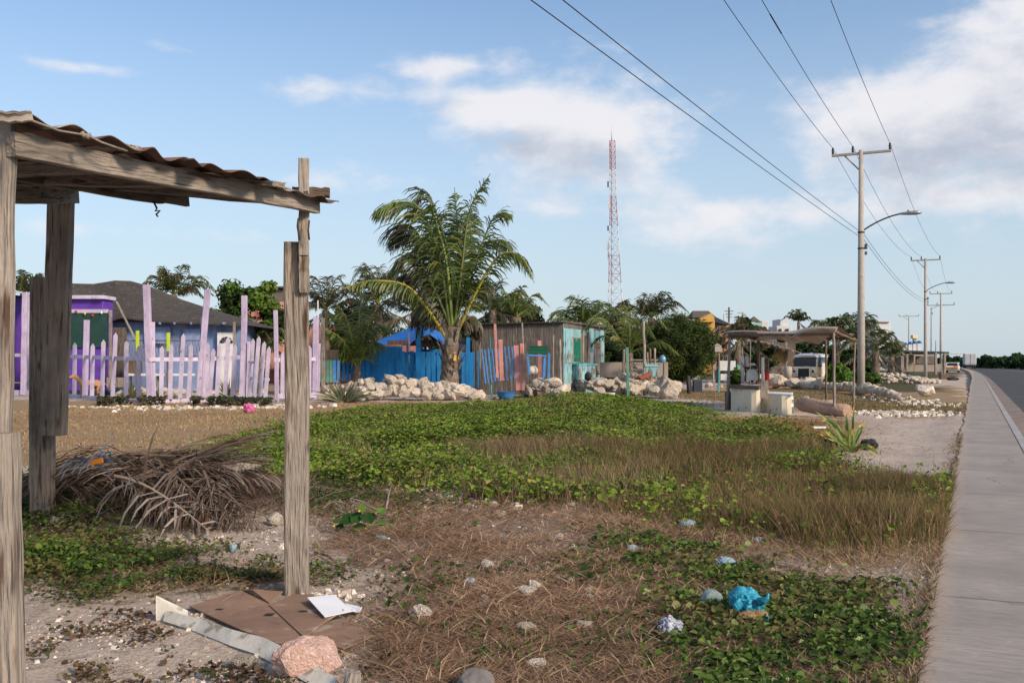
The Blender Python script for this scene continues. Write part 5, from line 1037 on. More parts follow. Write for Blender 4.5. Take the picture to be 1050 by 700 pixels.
# ------------------------------------------------------------------ broadleaf trees
def bushy(name, label, px0, px1, ytop, ybot, Y, depth, n, size, cols, seed=0, w=None, trunk=True, rough=.35, nc=60, elong=1.0, group=None, cat='tree', trunkpx=None):
    g_ = np.random.default_rng(seed); s = Y / F; cx = (px0 + px1) / 2; c = np.array(at(cx, (ytop + ybot) / 2, Y)); rx = (px1 - px0) / 2 * s; rz_ = (ybot - ytop) / 2 * s; base = onG(trunkpx or cx, Y)
    rt = thing(name, label, cat, base, 0, group)
    # clump centres through the volume, mostly near the shell
    d = g_.normal(size=(nc, 3)); d /= np.linalg.norm(d, axis=1)[:, None]; r = g_.uniform(.35, 1.0, nc) ** .5; 
    cl = d * r[:, None] * np.array([rx, depth, rz_]) * .88; cs = g_.uniform(.14, .30, nc) * min(rx, rz_) * 1.25
    k = g_.integers(0, nc, n); o_ = g_.normal(size=(n, 3)); o_ /= np.linalg.norm(o_, axis=1)[:, None]
    p = cl[k] + o_ * (cs[k] * g_.uniform(.3, 1.1, n) ** .7)[:, None] * np.array([1.15, 1.15, .85]) + c
    keep = p[:, 2] > base.z + .1; p = p[keep]; k = k[keep]; o_ = o_[keep]; n = len(p)
    nrm = o_ + g_.normal(0, .55, (n, 3)) + np.array([0, 0, .4]); nrm /= np.linalg.norm(nrm, axis=1)[:, None]
    u = np.cross(nrm, g_.normal(size=(n, 3))); u /= np.linalg.norm(u, axis=1)[:, None]; v = np.cross(nrm, u); ss = (size * g_.uniform(.6, 1.3, n))[:, None]
    V = np.stack([p - u*ss*.5*elong, p - v*ss*.35/elong, p + u*ss*.5*elong, p + v*ss*.35/elong], 1)
    C = np.array(cols)[g_.choice(len(cols), nc, p=w)][k] * g_.uniform(.65, 1.3, (n, 1))
    quads_obj('crown', V, np.clip(C, 0, 1), M['leaf'], rt)
    b = MB(); top = Vector(c.tolist()); b.tube(bez([base - Vector((0, 0, .1)), base.lerp(top, .5) + Vector((.1, 0, 0)), top], 6), [rx * .07 + .03, rx * .06 + .03, rx * .05 + .02, rx * .045 + .02, .05, .04, .03], 8)
    for i in range(9):
        e_ = Vector((cl[i] + c).tolist()); st_ = base.lerp(top, U(.4, .9)); b.tube(bez([st_, st_.lerp(e_, .5) + Vector((0, 0, .15)), e_], 4), [.05 + rx*.01, .04, .03, .025, .015], 5)
    b.build('trunk', M['bark'], rt); return rt
SG = [(.05, .10, .015), (.08, .15, .02), (.03, .06, .012), (.12, .19, .03), (.025, .045, .012)]
CS = [(.022, .045, .014), (.035, .07, .018), (.016, .032, .012), (.05, .08, .022)]
bushy('sea_grape_tree', 'round leafy green tree behind the tall lilac fence poles', 214, 300, 286, 362, 52, 1.8, 13000, .22, SG, 1)
bushy('feathery_tree', 'dark green feathery tree right of the driftwood pole', 660, 734, 321, 393, 42, 1.6, 52000, .10, [(.055, .085, .02), (.07, .105, .025), (.035, .055, .016), (.09, .11, .03)], 2, nc=150, elong=1.7, trunkpx=708)
bushy('shrub', 'dark shrub behind the purple hut', 50, 130, 312, 360, 56, 1.6, 5000, .22, CS, 3)
bushy('shrub', 'dark olive shrub between the turquoise house and the feathery tree', 606, 668, 332, 388, 48, 1.5, 9000, .2, CS + [(.09, .07, .03)], 4)
bushy('shrub', 'brownish dark shrub behind the blue fence', 332, 408, 300, 390, 54, 1.6, 9000, .2, CS + [(.08, .06, .035), (.06, .045, .03)], 5)
bushy('shrub', 'dark shrub above the pink and blue gate', 490, 560, 306, 350, 60, 1.5, 7000, .26, CS + [(.07, .065, .03)], 6)
bushy('shrub', 'dark tree between the big palm and the windblown palm', 395, 500, 325, 390, 60, 1.5, 9000, .26, CS + [(.06, .045, .03)], 61)
bushy('shrub', 'green shrub beside the wooden stakes of the pink gate', 493, 512, 342, 372, 38, .5, 1500, .12, SG, 7)
bushy('shrub', 'dark shrub right of the stall signs', 740, 800, 350, 392, 66, 1.5, 7000, .24, CS + [(.10, .08, .03)], 8)
bushy('shrub', 'low dark bush below the street pole palms', 845, 900, 355, 392, 60, 1.2, 5000, .24, CS + SG[:1], 9)
bushy('shrub', 'bright green leafy bush right of the old van', 846, 874, 372, 394, 43, .8, 2600, .17, [(.10, .19, .03), (.07, .14, .02), (.14, .22, .04)], 10, trunk=False)
bushy('shrub', 'bright green low bush at the foot of the street pole palms', 876, 905, 381, 394, 45, .8, 2200, .17, [(.09, .17, .03), (.06, .12, .02)], 11)
bushy('shrub', 'small green bush behind the stall counter', 748, 762, 376, 396, 40, .5, 1200, .13, SG, 12)
bushy('shrub', 'dark distant tree above the stall roof', 748, 772, 329, 350, 110, 2, 3000, .4, CS + [(.10, .08, .03)], 13)
bushy('shrub', 'dark tree on the hill left of the mint house', 755, 772, 325, 345, 105, 1.5, 2000, .4, CS, 131)
bushy('shrub', 'dark rounded tree between the stall roof and the van', 770, 860, 345, 375, 90, 2, 5000, .35, CS, 14)
# treeline beyond the road
for i, (px0, px1, yt, Y) in enumerate(((1000, 1022, 365, 240), (1012, 1040, 364.5, 225), (1028, 1062, 362.5, 210), (1045, 1085, 361.5, 190), (1070, 1120, 360, 170), (1100, 1180, 357, 150), (975, 992, 364, 330), (985, 1004, 365, 320), (960, 980, 364.5, 340), (996, 1016, 366, 300), (1010, 1030, 366.5, 280), (930, 965, 366, 350))):
    Yx = Y; bushy('roadside_tree', ['low green tree beyond the road at the far end', 'dark low tree in the distant roadside row'][i % 2], px0, px1, yt, 384, Yx, 3, 3600, .9, [(.03, .06, .02), (.045, .085, .025), (.022, .045, .018)], 30 + i, nc=70, group='trees along the far end of the road')
p_ = RNG.random((30000, 2)); yy = 120 + p_[:, 0] * 330; cc_ = 16 + p_[:, 1] * 40; V = None
xx = road_x(cc_, yy); 
blades('roadside_scrub', np.stack([xx, yy], 1), 1.6, .3, [(.05, .08, .025), (.10, .10, .045), (.035, .06, .02)], 'low scrub filling the ground beyond the road', cat='scrub', lean=.8)
# ------------------------------------------------------------------ fences
pf = thing('picket_fence', 'lilac picket fence with tall square poles in front of the purple and blue huts', 'fence', onG(170, 30))
FP = [(-60, 36.5), (67, 34.5), (108, 31.2), (153, 28.6), (212, 29.8), (250, 30.2), (283, 29.6), (326, 31.5)]
def fY(px): return float(np.interp(px, [a_[0] for a_ in FP], [a_[1] for a_ in FP]))
def fp(px, py, dy=0): return at(px, py, fY(px) + dy)
def bm_(root, name, m, p0, p1, w, d=None, side=(1, 0, 0), **k): b = MB(); b.beam(p0, p1, w, d, side, **k); return b.build(name, M[m], root)
def picket(x0, yb, x1, ytp, wpx, dy=0, m='lilac2', lean=0):
    p0 = fp(x0, yb, dy); p1 = at(x1, ytp, p0.y); w = wpx * p0.y / F * .5; u = (p1 - p0); L_ = u.length; u.normalize(); sx_ = Vector((1, 0, 0)); sx_ = (sx_ - u * sx_.dot(u)).normalized()
    b = MB(); b.prism([(-w, 0), (w, 0), (w, L_ - w * 1.6), (0, L_), (-w, L_ - w * 1.6)], p0, sx_, u, Vector((0, .025, 0))); b.build('picket', M[m], pf)
PK = [(68, 408, 69.5, 346), (76, 408, 76.5, 351), (94, 411, 95, 352), (104.5, 412, 106, 348), (115, 413, 118.5, 341), (129, 414, 129.5, 349), (142, 415, 142, 354), (165, 416, 166, 354.5), (174, 416, 175.5, 352), (184, 415, 188, 342), (193, 414, 196, 352), (203, 413, 206, 358), (211, 412.5, 213, 351), (214, 413, 219, 357), (222, 412.5, 225, 352), (230, 412, 234, 345), (238, 411, 241, 353), (247, 411, 249, 356)]
for a_ in PK: picket(a_[0], a_[1], a_[2], a_[3], 4.2)
for a_ in ((255, 411, 259.5, 347, -.6), (260, 413, 265.5, 344.5, -.9), (266, 414, 271, 350, -1.2), (271.5, 414.5, 276, 355, -1.4)): picket(a_[0], a_[1], a_[2], a_[3], 4.0, a_[4])
for a_ in ((289.5, 406, 290, 360, 0), (300, 407, 300, 352, 0), (309, 407, 309.5, 356, 0), (317, 407, 317.5, 354, 0)): picket(*a_[:4], 4.0)
for pts in ([(33, 364), (67, 365)], [(67, 365), (153, 368.5), (212, 368), (250, 366)], [(67, 405.5), (108, 409), (153, 413.5), (212, 409.5), (250, 407)], [(281, 369), (326, 368)], [(284, 406), (326, 405)], [(-40, 364), (24, 364)]):
    for (x0, y0), (x1, y1) in zip(pts[:-1], pts[1:]): bm_(pf, 'rail', 'lilac2', fp(x0, y0, .04), fp(x1, y1, .04), .04, .15 if y0 > 390 else .12, (0, 1, 0))
for y0 in (370, 386): bm_(pf, 'rail', 'lilac2', at(255, y0 + 1, 29.6), at(276, y0 + 3, 28.8), .03, .07, (0, 1, 0))
for (x0, yb, x1, yt_, w, m) in ((24, 403, 26, 300, 5, 'lilac'), (87, 410, 89, 328, 5, 'lilac'), (154.5, 417, 150, 292, 6.5, 'lilac'), (204, 412, 213, 297, 5.5, 'lilac'), (209, 412, 209, 325, 5, 'lilac2'), (249.5, 411, 250.5, 303, 5.5, 'lilac'), (254, 411, 255, 350, 3, 'lilac2'), (284, 414, 282.5, 318, 4, 'lilac'), (323, 408, 324, 325, 5.5, 'lilac'), (326, 407, 327, 352, 3.5, 'lilac'), (158, 413, 157, 330, 3.2, 'lilac2'), (241, 405, 240, 330, 2.5, 'wood_l')):
    p0 = fp(x0, yb, .1); bm_(pf, 'pole', m, p0 - Vector((0, 0, .05)), at(x1, yt_, p0.y), w * p0.y / F, w * p0.y / F * .8, n=5, warp=.01)
# low kerb plank left
bm_(pf, 'base_board', 'lilac2', fp(-40, 402, .1), fp(66, 403, .1), .04, .2, (0, 1, 0))
bfe = thing('blue_fence', 'bright blue board fence behind the low rock wall', 'fence', onG(430, 36))
def slat(root, px, yb, ytp, wpx, Y, m, name='slat', dx=0, t_=.025): 
    p0 = at(px, yb, Y); bm_(root, name, m, p0, at(px + dx, ytp, Y), wpx * Y / F, t_)
x = 392.0
b = MB()
b.box(at(394, 379, 36.2), (1.15, .04, 1.45)); b.build('solid_panel', M['blue'], bfe)
b = MB(); b.box(at(412.5, 376, 36.1) + Vector((-.75, 0, 0)), (1.5, .04, 1.5)); b.build('solid_panel', M['blue'], bfe)
for i in range(22):
    px = 372 + i * 5.6
    if px < 413: continue
    slat(bfe, px, 395 + U(-1, 2), 361 + U(-1.5, 1.5), 4.4, 36 + U(-.03, .03), 'blue', 'board', U(-.6, .6))
for px in (352.5, 356.5, 361, 372, 377): slat(bfe, px, 390, 356 + U(-2, 2) + 5, 3.0, 35.6, 'blue', 'board')
for (px, yt_) in ((429, 335), (480, 346), (413, 360), (473, 372)): slat(bfe, px, 398, yt_, 5.5 if px == 429 else 4, 35.8, 'blue', 'post')
for y in (362, 378): bm_(bfe, 'rail', 'blue', at(410, y, 36.08), at(482, y + 1, 36.08), .04, .1, (0, 1, 0))
for px in (475, 479, 483): slat(bfe, px, 398, 361, 3.4, 35.5, 'blue', 'board')
tf = thing('board_fence', 'light green and blue board fence left of the young palm', 'fence', onG(338, 35))
for i, px in enumerate((329, 332.5, 336, 339.5, 343, 347)): slat(tf, px, 392, 369, 3.0, 34.5, 'ltgreen' if i < 4 else 'ltblue', 'board')
b = MB(); b.box(at(338, 363.5, 34.7), (.65, .06, .35)); b.build('top_board', M['wood_b'], tf)
o = thing('fence_post', 'grey round post at the left end of the green board fence', 'post', onG(331, 34)); bm_(o, 'post', 'wood', onG(331.5, 34), at(331, 326, 34), .13)
# blue tarp hut behind the blue fence
bh = thing('blue_hut', 'hut with blue tarpaulin roof behind the blue fence', 'hut', onG(420, 39))
b = MB(); T = [at(386, 360, 38), at(430, 332, 38.5), at(452, 352, 38), at(385, 345, 41), at(428, 333, 42), at(455, 345, 42), at(452, 362, 37.6), at(390, 357, 37.6)]
ps = []
for j in range(9):
    for i in range(13):
        u, v = i / 12, j / 8; px = 386 + 72 * u; ridge = 333 + 22 * abs(u - .62) ** 1.1 * 1.3; y = ridge + (1 - v) * 20 * (1.0 + .4 * math.sin(u * 7)) * (.9 if u < .75 else .5); ps.append(at(px, y, 37.2 + v * 3.2))
b.add(ps, [(j*13+i, j*13+i+1, j*13+14+i, j*13+13+i) for j in range(8) for i in range(12)], smooth=True); b.build('tarp_roof', M['bluepl'], bh)
b = MB(); b.box(at(420, 378, 40), (3.0, .1, 1.6)); b.build('wall', M['blue'], bh)
for px in (389, 451): b = MB(); b.tube([onG(px, 37.4), at(px, 352, 37.4)], .05, 8); b.build('post', M['wood_b'], bh)
b = MB(); b.box(at(429, 352, 38.0), (2.4, .05, .25)); b.build('crossboard', M['wood_b'], bh)
b = MB(); b.box(at(398, 356, 36.8), (1.0, .1, .2)); b.build('salmon_board', M['salmon'], bh)
b = MB(); b.box(at(412, 358, 36.7), (.55, .1, .28)); b.build('striped_cloth', M['pink'], bh); b = MB(); b.box(at(424, 358, 36.7), (.25, .1, .25)); b.build('striped_cloth', M['pink'], bh)
o = thing('pole', 'pale leaning thin pole rising from the blue hut', 'pole', onG(422, 37)); bm_(o, 'pole', 'wood_l', onG(421, 36.6), at(419, 340, 36.6), .05)
# dark blue drum tank right of the trunk
b = MB(); c_ = onG(480, 38); b.lathe(c_, [(.62, 0), (.62, 1.2), (.6, 1.5), (.72, 1.52), (.70, 1.75), (.4, 2.0), (.1, 2.08)], 20); tag(b.build('water_tank', M['canopy']), 'dark blue round hut or tank right of the palm trunk', 'tank')
# pink and blue gate
gt_ = thing('garden_gate', 'pink framed garden gate with thin blue bars and a diagonal brace', 'gate', onG(512, 33.5)); Yq = 33.5
for (x0, yb, x1, yt_, w) in ((514.5, 388, 513, 348, 4.2), (531.5, 398, 529, 354, 5), (510, 385, 507.5, 332, 2.6), (536.5, 398, 534.8, 352, 3.8)): bm_(gt_, 'post', 'pink', at(x0, yb + 2, Yq), at(x1, yt_, Yq), w * Yq / F, .1)
for (x0, y0, x1, y1) in ((495, 363, 511, 361), (497, 391, 513, 388), (515, 361.5, 529, 360), (515, 389, 530, 388.5), (504, 384, 529, 361)): bm_(gt_, 'brace', 'pink', at(x0, y0, Yq + .04), at(x1, y1, Yq + .04), .04, .05, (0, 1, 0))
for (x0, yb, x1, yt_) in ((498, 393, 494, 357), (501, 393, 497, 358), (504.5, 392, 500.5, 357), (508, 391, 504.5, 358), (511, 390, 507.5, 356.5), (513.5, 388, 511, 358)): bm_(gt_, 'bar', 'ltblue', at(x0, yb, Yq - .03), at(x1, yt_, Yq - .03), .05, .03)
for (x0, yb, x1, yt_) in ((520.5, 390, 517.5, 355), (524.5, 390, 521.3, 355), (528, 389, 525, 355)): bm_(gt_, 'bar', 'ltblue', at(x0, yb, Yq - .03), at(x1, yt_, Yq - .03), .05, .03)
def postT(px, yb, px1, ytp, wpx, Y, m, label, name='fence_post', cat='post', round_=True, n=6):
    b = MB(); p0 = at(px, yb, Y); g_ = zt1(p0.x, Y); p0.z = min(p0.z, g_); r = wpx * Y / F / 2; p1 = at(px1, ytp, Y)
    if round_: ps_ = [p0.lerp(p1, i / n) + (Vector((U(-.3, .3), U(-.3, .3), 0)) * r if 0 < i < n else Vector()) for i in range(n + 1)]; b.tube(ps_, [r * (1.05 - .25 * i / n) for i in range(n+1)], 8)
    else: b.beam(p0, p1, r * 2, r * 1.4, (1, 0, 0), n=n, warp=r * .1)
    return tag(b.build(name, M[m]), label, cat)
postT(504, 394, 503, 346, 1.8, 33.6, 'turq2', 'turquoise stick standing left of the pink gate')
postT(488, 400, 488.5, 349, 3, 34, 'wood_d', 'dark brown post between the blue fence and the pink gate'); postT(492, 398, 492, 346, 2, 34.5, 'wood', 'thin grey post right of the dark brown post')
postT(538.5, 398, 535.3, 331, 2.2, 33.7, 'wood', 'grey pole standing right behind the pink gate post')
postT(566, 390, 567.5, 343, 2.2, 33.8, 'wood', 'thin grey stake left of the turquoise house corner'); postT(575, 398, 574, 348, 3, 33.8, 'wood_l', 'pale flat stake at the turquoise house corner'); postT(562, 385, 563, 362, 2.4, 33.5, 'ltblue', 'short blue post behind the blue table', round_=False); postT(553.5, 385, 553, 349, 4, 34.4, 'pink', 'single pink post behind the green crate', round_=False)
tb = thing('blue_table', 'light blue table with a slanted leg holding a green crate', 'table', onG(552, 33)); b = MB(); b.box(at(550, 364.5, 33), (.68, .5, .05), 0, 0, .05); b.build('table_top', M['ltblue'], tb)
for (x0, y0, x1, y1) in ((558, 386, 558.5, 365), (543, 384, 541, 365)): bm_(tb, 'leg', 'ltblue', at(x0, y0, 32.8), at(x1, y1, 32.8), .07, .05)
bm_(tb, 'leg', 'ltblue', at(557, 392, 33.2), at(558, 365, 33.2), .06, .05)
ct = thing('crate', 'dark green plastic crate on the blue table', 'crate', at(552, 363, 33)); b = MB(); c_ = at(552, 358.8, 33)
for dx, dy, sx_, sy_ in ((0, -.17, .6, .025), (0, .17, .6, .025), (-.29, 0, .025, .36), (.29, 0, .025, .36)): b.box(c_ + Vector((dx, dy, 0)), (sx_, sy_, .27))
b.box(c_ + Vector((0, 0, -.13)), (.57, .33, .02)); b.build('crate_body', M['dgreen'], ct); b = MB(); b.box(c_ + Vector((0, -.185, .125)), (.62, .03, .03)); b.box(c_ + Vector((0, -.185, 0.02)), (.6, .02, .02)); b.build('crate_rim', M['dgreen'], ct)
b = MB(); c_ = onG(519, 32.2); b.lathe(c_, [(.2, 0), (.28, .12), (.31, .26), (.33, .27), (.29, .25), (.2, .05)], 18); tag(b.build('basin', M['ltblue']), 'light blue basin on the ground before the pink gate', 'basin')
b = MB(); c_ = at(546, 384, 33.2); b.lathe(c_, [(.08, 0), (.17, .06), (.19, .16), (.14, .26), (.09, .29), (.11, .31)], 16); tag(b.build('clay_pot', M['cream']), 'pale round pot on the rocks under the blue table', 'pot')
# white bucket with blue band
bk = thing('bucket', 'white bucket with a faded blue band on the bare track', 'bucket', onG(626, 29.5)); c_ = onG(626, 29.5); b = MB(); b.lathe(c_, [(.115, 0), (.14, .3), (.145, .31), (.13, .31), (.11, .05)], 18); b.build('bucket_body', M['white'], bk)
b = MB(); b.lathe(c_ + Vector((0, 0, .20)), [(.1345, 0), (.1385, .05)], 18); b.build('blue_band', M['ltblue'], bk)
# black sacks
b = crumple('x', onG(592, 33) + Vector((0, 0, .33)), (.55, .45, .6), 'black', None, None, 3, 1, .2); o = tag(b.build('black_sack', M['black']), 'tall black plastic sack beside the turquoise house', 'sack')
b = crumple('x', onG(582, 32.8) + Vector((0, 0, .2)), (.42, .4, .4), 'black', None, None, 4, 1, .2); o = tag(b.build('black_sack', M['black']), 'smaller black sack at the foot of the tall one', 'sack')
b = crumple('x', onG(603, 33.6) + Vector((0, 0, .75)), (.24, .2, .3), 'black', None, None, 6, 1, .2); tag(b.build('black_sack', M['black']), 'small black bundle lying on top of the turquoise bench', 'sack')
# posts right of the turquoise house
postT(644, 384, 643, 356, 3.0, 34, 'ltgreen', 'thick green post on the rock pile', round_=False); postT(661, 380, 660, 329, 3.4, 35.5, 'wood_l', 'tall pale crooked driftwood pole', 'driftwood_pole', 'pole'); postT(639.5, 376, 640, 358, 3.4, 36, 'wood', 'short grey post left of the green post'); postT(664, 374, 664, 361, 2, 36.5, 'wood', 'thin short grey post right of the driftwood pole'); postT(667, 372, 666.5, 357, 2.8, 36.5, 'wood_b', 'brown short post, right of the thin one'); postT(672, 372, 671.5, 357, 2.8, 36, 'wood_l', 'pale short post nearest the blue jug')
lf = thing('rail_fence', 'low white rail fence between the short posts', 'fence', onG(655, 37))
for y in (369, 373.5): bm_(lf, 'rail', 'wood_l', at(646, y, 37), at(675, y, 37), .05, .06, (0, 1, 0))
b = MB(); c_ = at(650, 379, 39); b.box(c_, (2.7, .2, .6)); tag(b.build('low_wall', M['block']), 'low grey block wall behind the rock piles', 'wall')
b = MB(); b.box(at(668, 374.5, 35.6), (.55, .4, .1)); b.box(at(668, 381, 35.6), (.45, .35, .35)); tag(b.build('crate_stack', M['turq']), 'turquoise boxes behind the brown animal', 'boxes')
b = MB(); b.lathe(at(679.5, 372, 35.4), [(.1, 0), (.12, .02), (.12, .2), (.06, .26), (.04, .29)], 14); tag(b.build('water_jug', M['glassb']), 'blue water jug on a stake beside the feathery tree', 'jug'); postT(681, 393, 680.5, 372, 1.8, 35.3, 'wood_d', 'dark stake under the blue jug')
# ------------------------------------------------------------------ turquoise house
th = thing('turquoise_house', 'grey board house with peeling turquoise front, green shutter and flat roof', 'house', onG(577, 36)); P0 = Vector((*onG(577.5, 36.2)[:2], 0)); P1 = Vector((*onG(620, 40.5)[:2], 0)); PL = Vector((*onG(484, 37.2)[:2], 0)); g0 = zt1(P0.x, P0.y) - .1
def wall(root, name, a_, c__, z0, z1, m, t_=.1, z1b=None):
    a_ = Vector(a_); c__ = Vector(c__); d_ = (c__ - a_); L_ = d_.length; d_.normalize(); nrm = Vector((-d_.y, d_.x, 0)) * t_; b = MB()
    lo = [a_, c__, c__ + nrm, a_ + nrm]; z1b = z1 if z1b is None else z1b; zs_ = [z1, z1b, z1b, z1]
    vs = [Vector((v.x, v.y, z0)) for v in lo] + [Vector((v.x, v.y, zs_[i])) for i, v in enumerate(lo)]
    lc_ = [(0, 0, z0), (L_, 0, z0), (L_, t_, z0), (0, t_, z0), (0, 0, z1), (L_, 0, z1b), (L_, t_, z1b), (0, t_, z1)]
    b.add(vs, [(0, 1, 5, 4), (1, 2, 6, 5), (2, 3, 7, 6), (3, 0, 4, 7), (4, 5, 6, 7), (3, 2, 1, 0)], lc_); return b.build(name, M[m] if isinstance(m, str) else m, root)
zt_h = at(577.5, 331, 36.2).z; z620 = at(620, 337, 40.5).z; zL = at(484, 333, 37.2).z
wall(th, 'wall', P0 + Vector((.02, 0, 0)), P1, g0, zt_h - .02, 'turq', .1, z620 - .02); wall(th, 'wall', PL, P0, g0, zL - .02, 'greyw', .1, zt_h - .02)
back0 = P1 + (PL - P0); wall(th, 'wall', P1, back0, g0, z620, 'greyw'); wall(th, 'wall', back0, PL, g0, zL, 'greyw')
b = MB(); ov = .12; q_ = [Vector((PL.x - .1, PL.y - ov, zL)), Vector((P0.x, P0.y - ov, zt_h)), Vector((P1.x + ov, P1.y - .05, z620)), Vector((back0.x, back0.y, z620))]; b.add(q_ + [v + Vector((0, 0, .05)) for v in q_], [(3, 2, 1, 0), (4, 5, 6, 7), (0, 1, 5, 4), (1, 2, 6, 5), (2, 3, 7, 6), (3, 0, 4, 7)]); b.build('roof', M['tar'], th)
fd = (P1 - P0).normalized(); fn = Vector((fd.y, -fd.x, 0))
def fpx(px): # distance along the front for a column
    k = (px - CX) / F; return (k * P0.y - P0.x) / (fd.x - k * fd.y)
def panel(root, px0, px1, y0, y1, m, name, off=.03, t_=.04):
    a_, c__ = fpx(px0), fpx(px1); q0 = P0 + fd * a_; q1 = P0 + fd * c__; Ym = (q0.y + q1.y) / 2; z0 = at(0, y1, Ym).z; z1 = at(0, y0, Ym).z; return wall(root, name, q0 + fn * off, q1 + fn * off, z0, z1, m, t_)
panel(th, 578, 620, 331.5, 338, 'greyw', 'upper_boards'); 
for px0, px1, y0, y1 in ((579, 584.5, 338, 372), (603, 608, 337, 375), (609.5, 613, 339, 352), (614.5, 618.5, 339, 364), (584.6, 588, 346, 372)): panel(th, px0, px1, y0, y1, 'turq', 'turquoise_board', .045)
panel(th, 586, 595, 345.5, 371.5, 'wood', 'door_frame', .05); panel(th, 587, 594, 347, 370.5, 'green', 'green_shutter', .065); panel(th, 596, 597.3, 339, 372, 'wood_l', 'vertical_batten', .07); panel(th, 598, 601, 344, 371, 'wood_d', 'dark_shutter', .05); panel(th, 602, 603, 340, 374, 'wood', 'vertical_batten', .07)
panel(th, 604, 607, 361, 378, 'white', 'pale_board', .06); panel(th, 608.5, 615, 351, 383, 'wood', 'brown_door', .06); panel(th, 609.2, 613.6, 351.5, 357, 'wood_b', 'door_top', .09)
q = P0 + fd * fpx(590) + fn * .35; bn = thing('turquoise_bench', 'turquoise peeling bench against the front of the turquoise house', 'bench', (q.x, q.y, g0)); b = MB(); b.box(Vector((q.x, q.y, at(0, 373.5, q.y).z)), (1.0, .45, .06), .7); b.build('seat', M['turq2'], bn); b = MB(); b.box(Vector((q.x, q.y, at(0, 382, q.y).z)), (.9, .38, .52), .7); b.build('front_panel', M['turq'], bn)
b = MB(); b.box(at(570, 360, 36.5), (.45, .05, .75)); tag(b.build('lichen_board', M['concrete']), 'pale mottled board leaning against the grey wall above the rocks', 'board')

# ------------------------------------------------------------------ purple kiosk, purple hut, blue house
kk = thing('purple_kiosk', 'purple kiosk with curved lilac canopy at the left edge', 'kiosk', onG(5, 38)); 
b = MB(); b.box(at(0, 352, 40.5), (2.35, 3, 3.9)); b.build('wall', M['purple'], kk)
b = MB(); ps = []
for j in range(2):
    for i in range(9):
        u = i / 8; px = -20 + 55 * u; y = 286 + 17 * u ** .7 + (3 if j else 0) ; ps.append(at(px, y, 38.2 + (3.5 if not j else 0)))
b.add([at(-20 + 55*i/8, 282 + 20 * (i/8) ** .6 + 1.2, 38.4) for i in range(9)] + [at(-20 + 55*i/8, 289 + 14.5 * (i/8) ** .8, 38.1) for i in range(9)] + [at(-20 + 55*i/8, 282 + 20 * (i/8) ** .6, 42) for i in range(9)], [(9+i, 10+i, i+1, i) for i in range(8)] + [(i, i+1, 19+i, 18+i) for i in range(8)]); b.build('canopy', M['lilac2'], kk)
bm_(kk, 'corner_post', 'lilac2', at(29.5, 402, 38.2), at(30.5, 301, 38.2), .2, .12); bm_(kk, 'rail', 'wood_l', at(0, 391, 38), at(28, 393, 38), .05, .06, (0, 1, 0)); bm_(kk, 'window_frame', 'lilac2', at(9.5, 353, 38.6), at(9.5, 314, 38.6), .14, .06)
b = MB(); b.box(at(3, 334, 38.7), (.35, .04, 1.3)); b.build('window', M['dkgreen'], kk)
for i, (px, y, m) in enumerate(((11, 318, 'yellow'), (11, 330, 'yellow'), (11.5, 348, 'red'))): b = MB(); b.lathe(at(px, y, 38.5), [(.04, 0), (.05, .04), (.02, .08)], 8); b.build('ornament', M[m], kk)
hh = thing('purple_hut', 'purple hut with dark green opening and hanging ornaments behind the picket fence', 'hut', onG(90, 35.2)); b = MB(); b.box(at(90, 352.5, 35.7), (1.5, .9, 3.42)); b.build('wall', M['purple'], hh)
b = MB(); b.box(at(91, 338, 35.22), (1.36, .1, 1.28)); b.build('opening', M['dkgreen'], hh); b = MB(); b.box(at(90, 305.5, 35.6), (1.62, 1.1, .13)); b.build('roof_edge', M['lilac2'], hh); b = MB(); b.box(at(91, 319, 35.2), (1.4, .1, .13)); b.build('lintel', M['lilac2'], hh)
for i, px in enumerate((78, 87, 95, 104)): b = MB(); b.lathe(at(px, 321 + (i * 37 % 5), 35.12), [(.015, 0), (.04, .04), (.035, .08), (.015, .11)], 8); b.build('ornament', M[['red', 'yellow', 'red', 'white'][i % 4]], hh)
bm_(hh, 'corner_post', 'wood', at(113, 402, 35.2), at(113.5, 318, 35.2), .09, .09)
ho = thing('blue_house', 'pale blue wooden house with sagging dark tar paper roof', 'house', onG(180, 37)); Yf = 36.5
zE = at(0, 327, Yf).z
b = MB(); b.box((at(183, 360, 39).x + .1, Yf + 2.6, zE / 2 - .05), (4.55, 5, zE + .1)); b.build('wall', M['bluewall'], ho)
# roof: hipped, sagging
def roofpt(px, py, Y): return at(px, py, Y)
F0 = [roofpt(66, 331, 36.0), roofpt(108, 329.5, 36.0), roofpt(124, 325, 36.0), roofpt(160, 328.5, 36.0), roofpt(205, 331, 36.0), roofpt(249, 332.5, 36.1)]
R0 = [roofpt(72, 291.5, 39), roofpt(96, 290, 39), roofpt(118, 288.5, 39), roofpt(134, 287, 39), roofpt(152, 294, 39.0), roofpt(176, 305, 39.2)]
n_ = 6; ps = []
for j in range(7):
    v = j / 6
    for i in range(n_): p_ = F0[i].lerp(R0[i], v); p_.z -= .12 * math.sin(math.pi * v) + .04 * math.sin(i * 3 + v * 5); ps.append(p_)
bk0 = [Vector((p_.x, 78 - p_.y - 0, p_.z)) for p_ in F0]
for j in range(1, 7):
    v = j / 6
    for i in range(n_): p_ = R0[i].lerp(Vector((F0[i].x, 42.5, F0[i].z)), v); ps.append(p_)
fs = [(j*n_+i, j*n_+i+1, (j+1)*n_+i+1, (j+1)*n_+i) for j in range(12) for i in range(n_-1)]
top = len(ps); b = MB(); b.add(ps + [p_ + Vector((0, 0, -.06)) for p_ in ps], fs + [tuple(top + k for k in f[::-1]) for f in fs] + [(i+1, i, top+i, top+i+1) for i in range(n_-1)]); b.build('roof', M['tar'], ho)
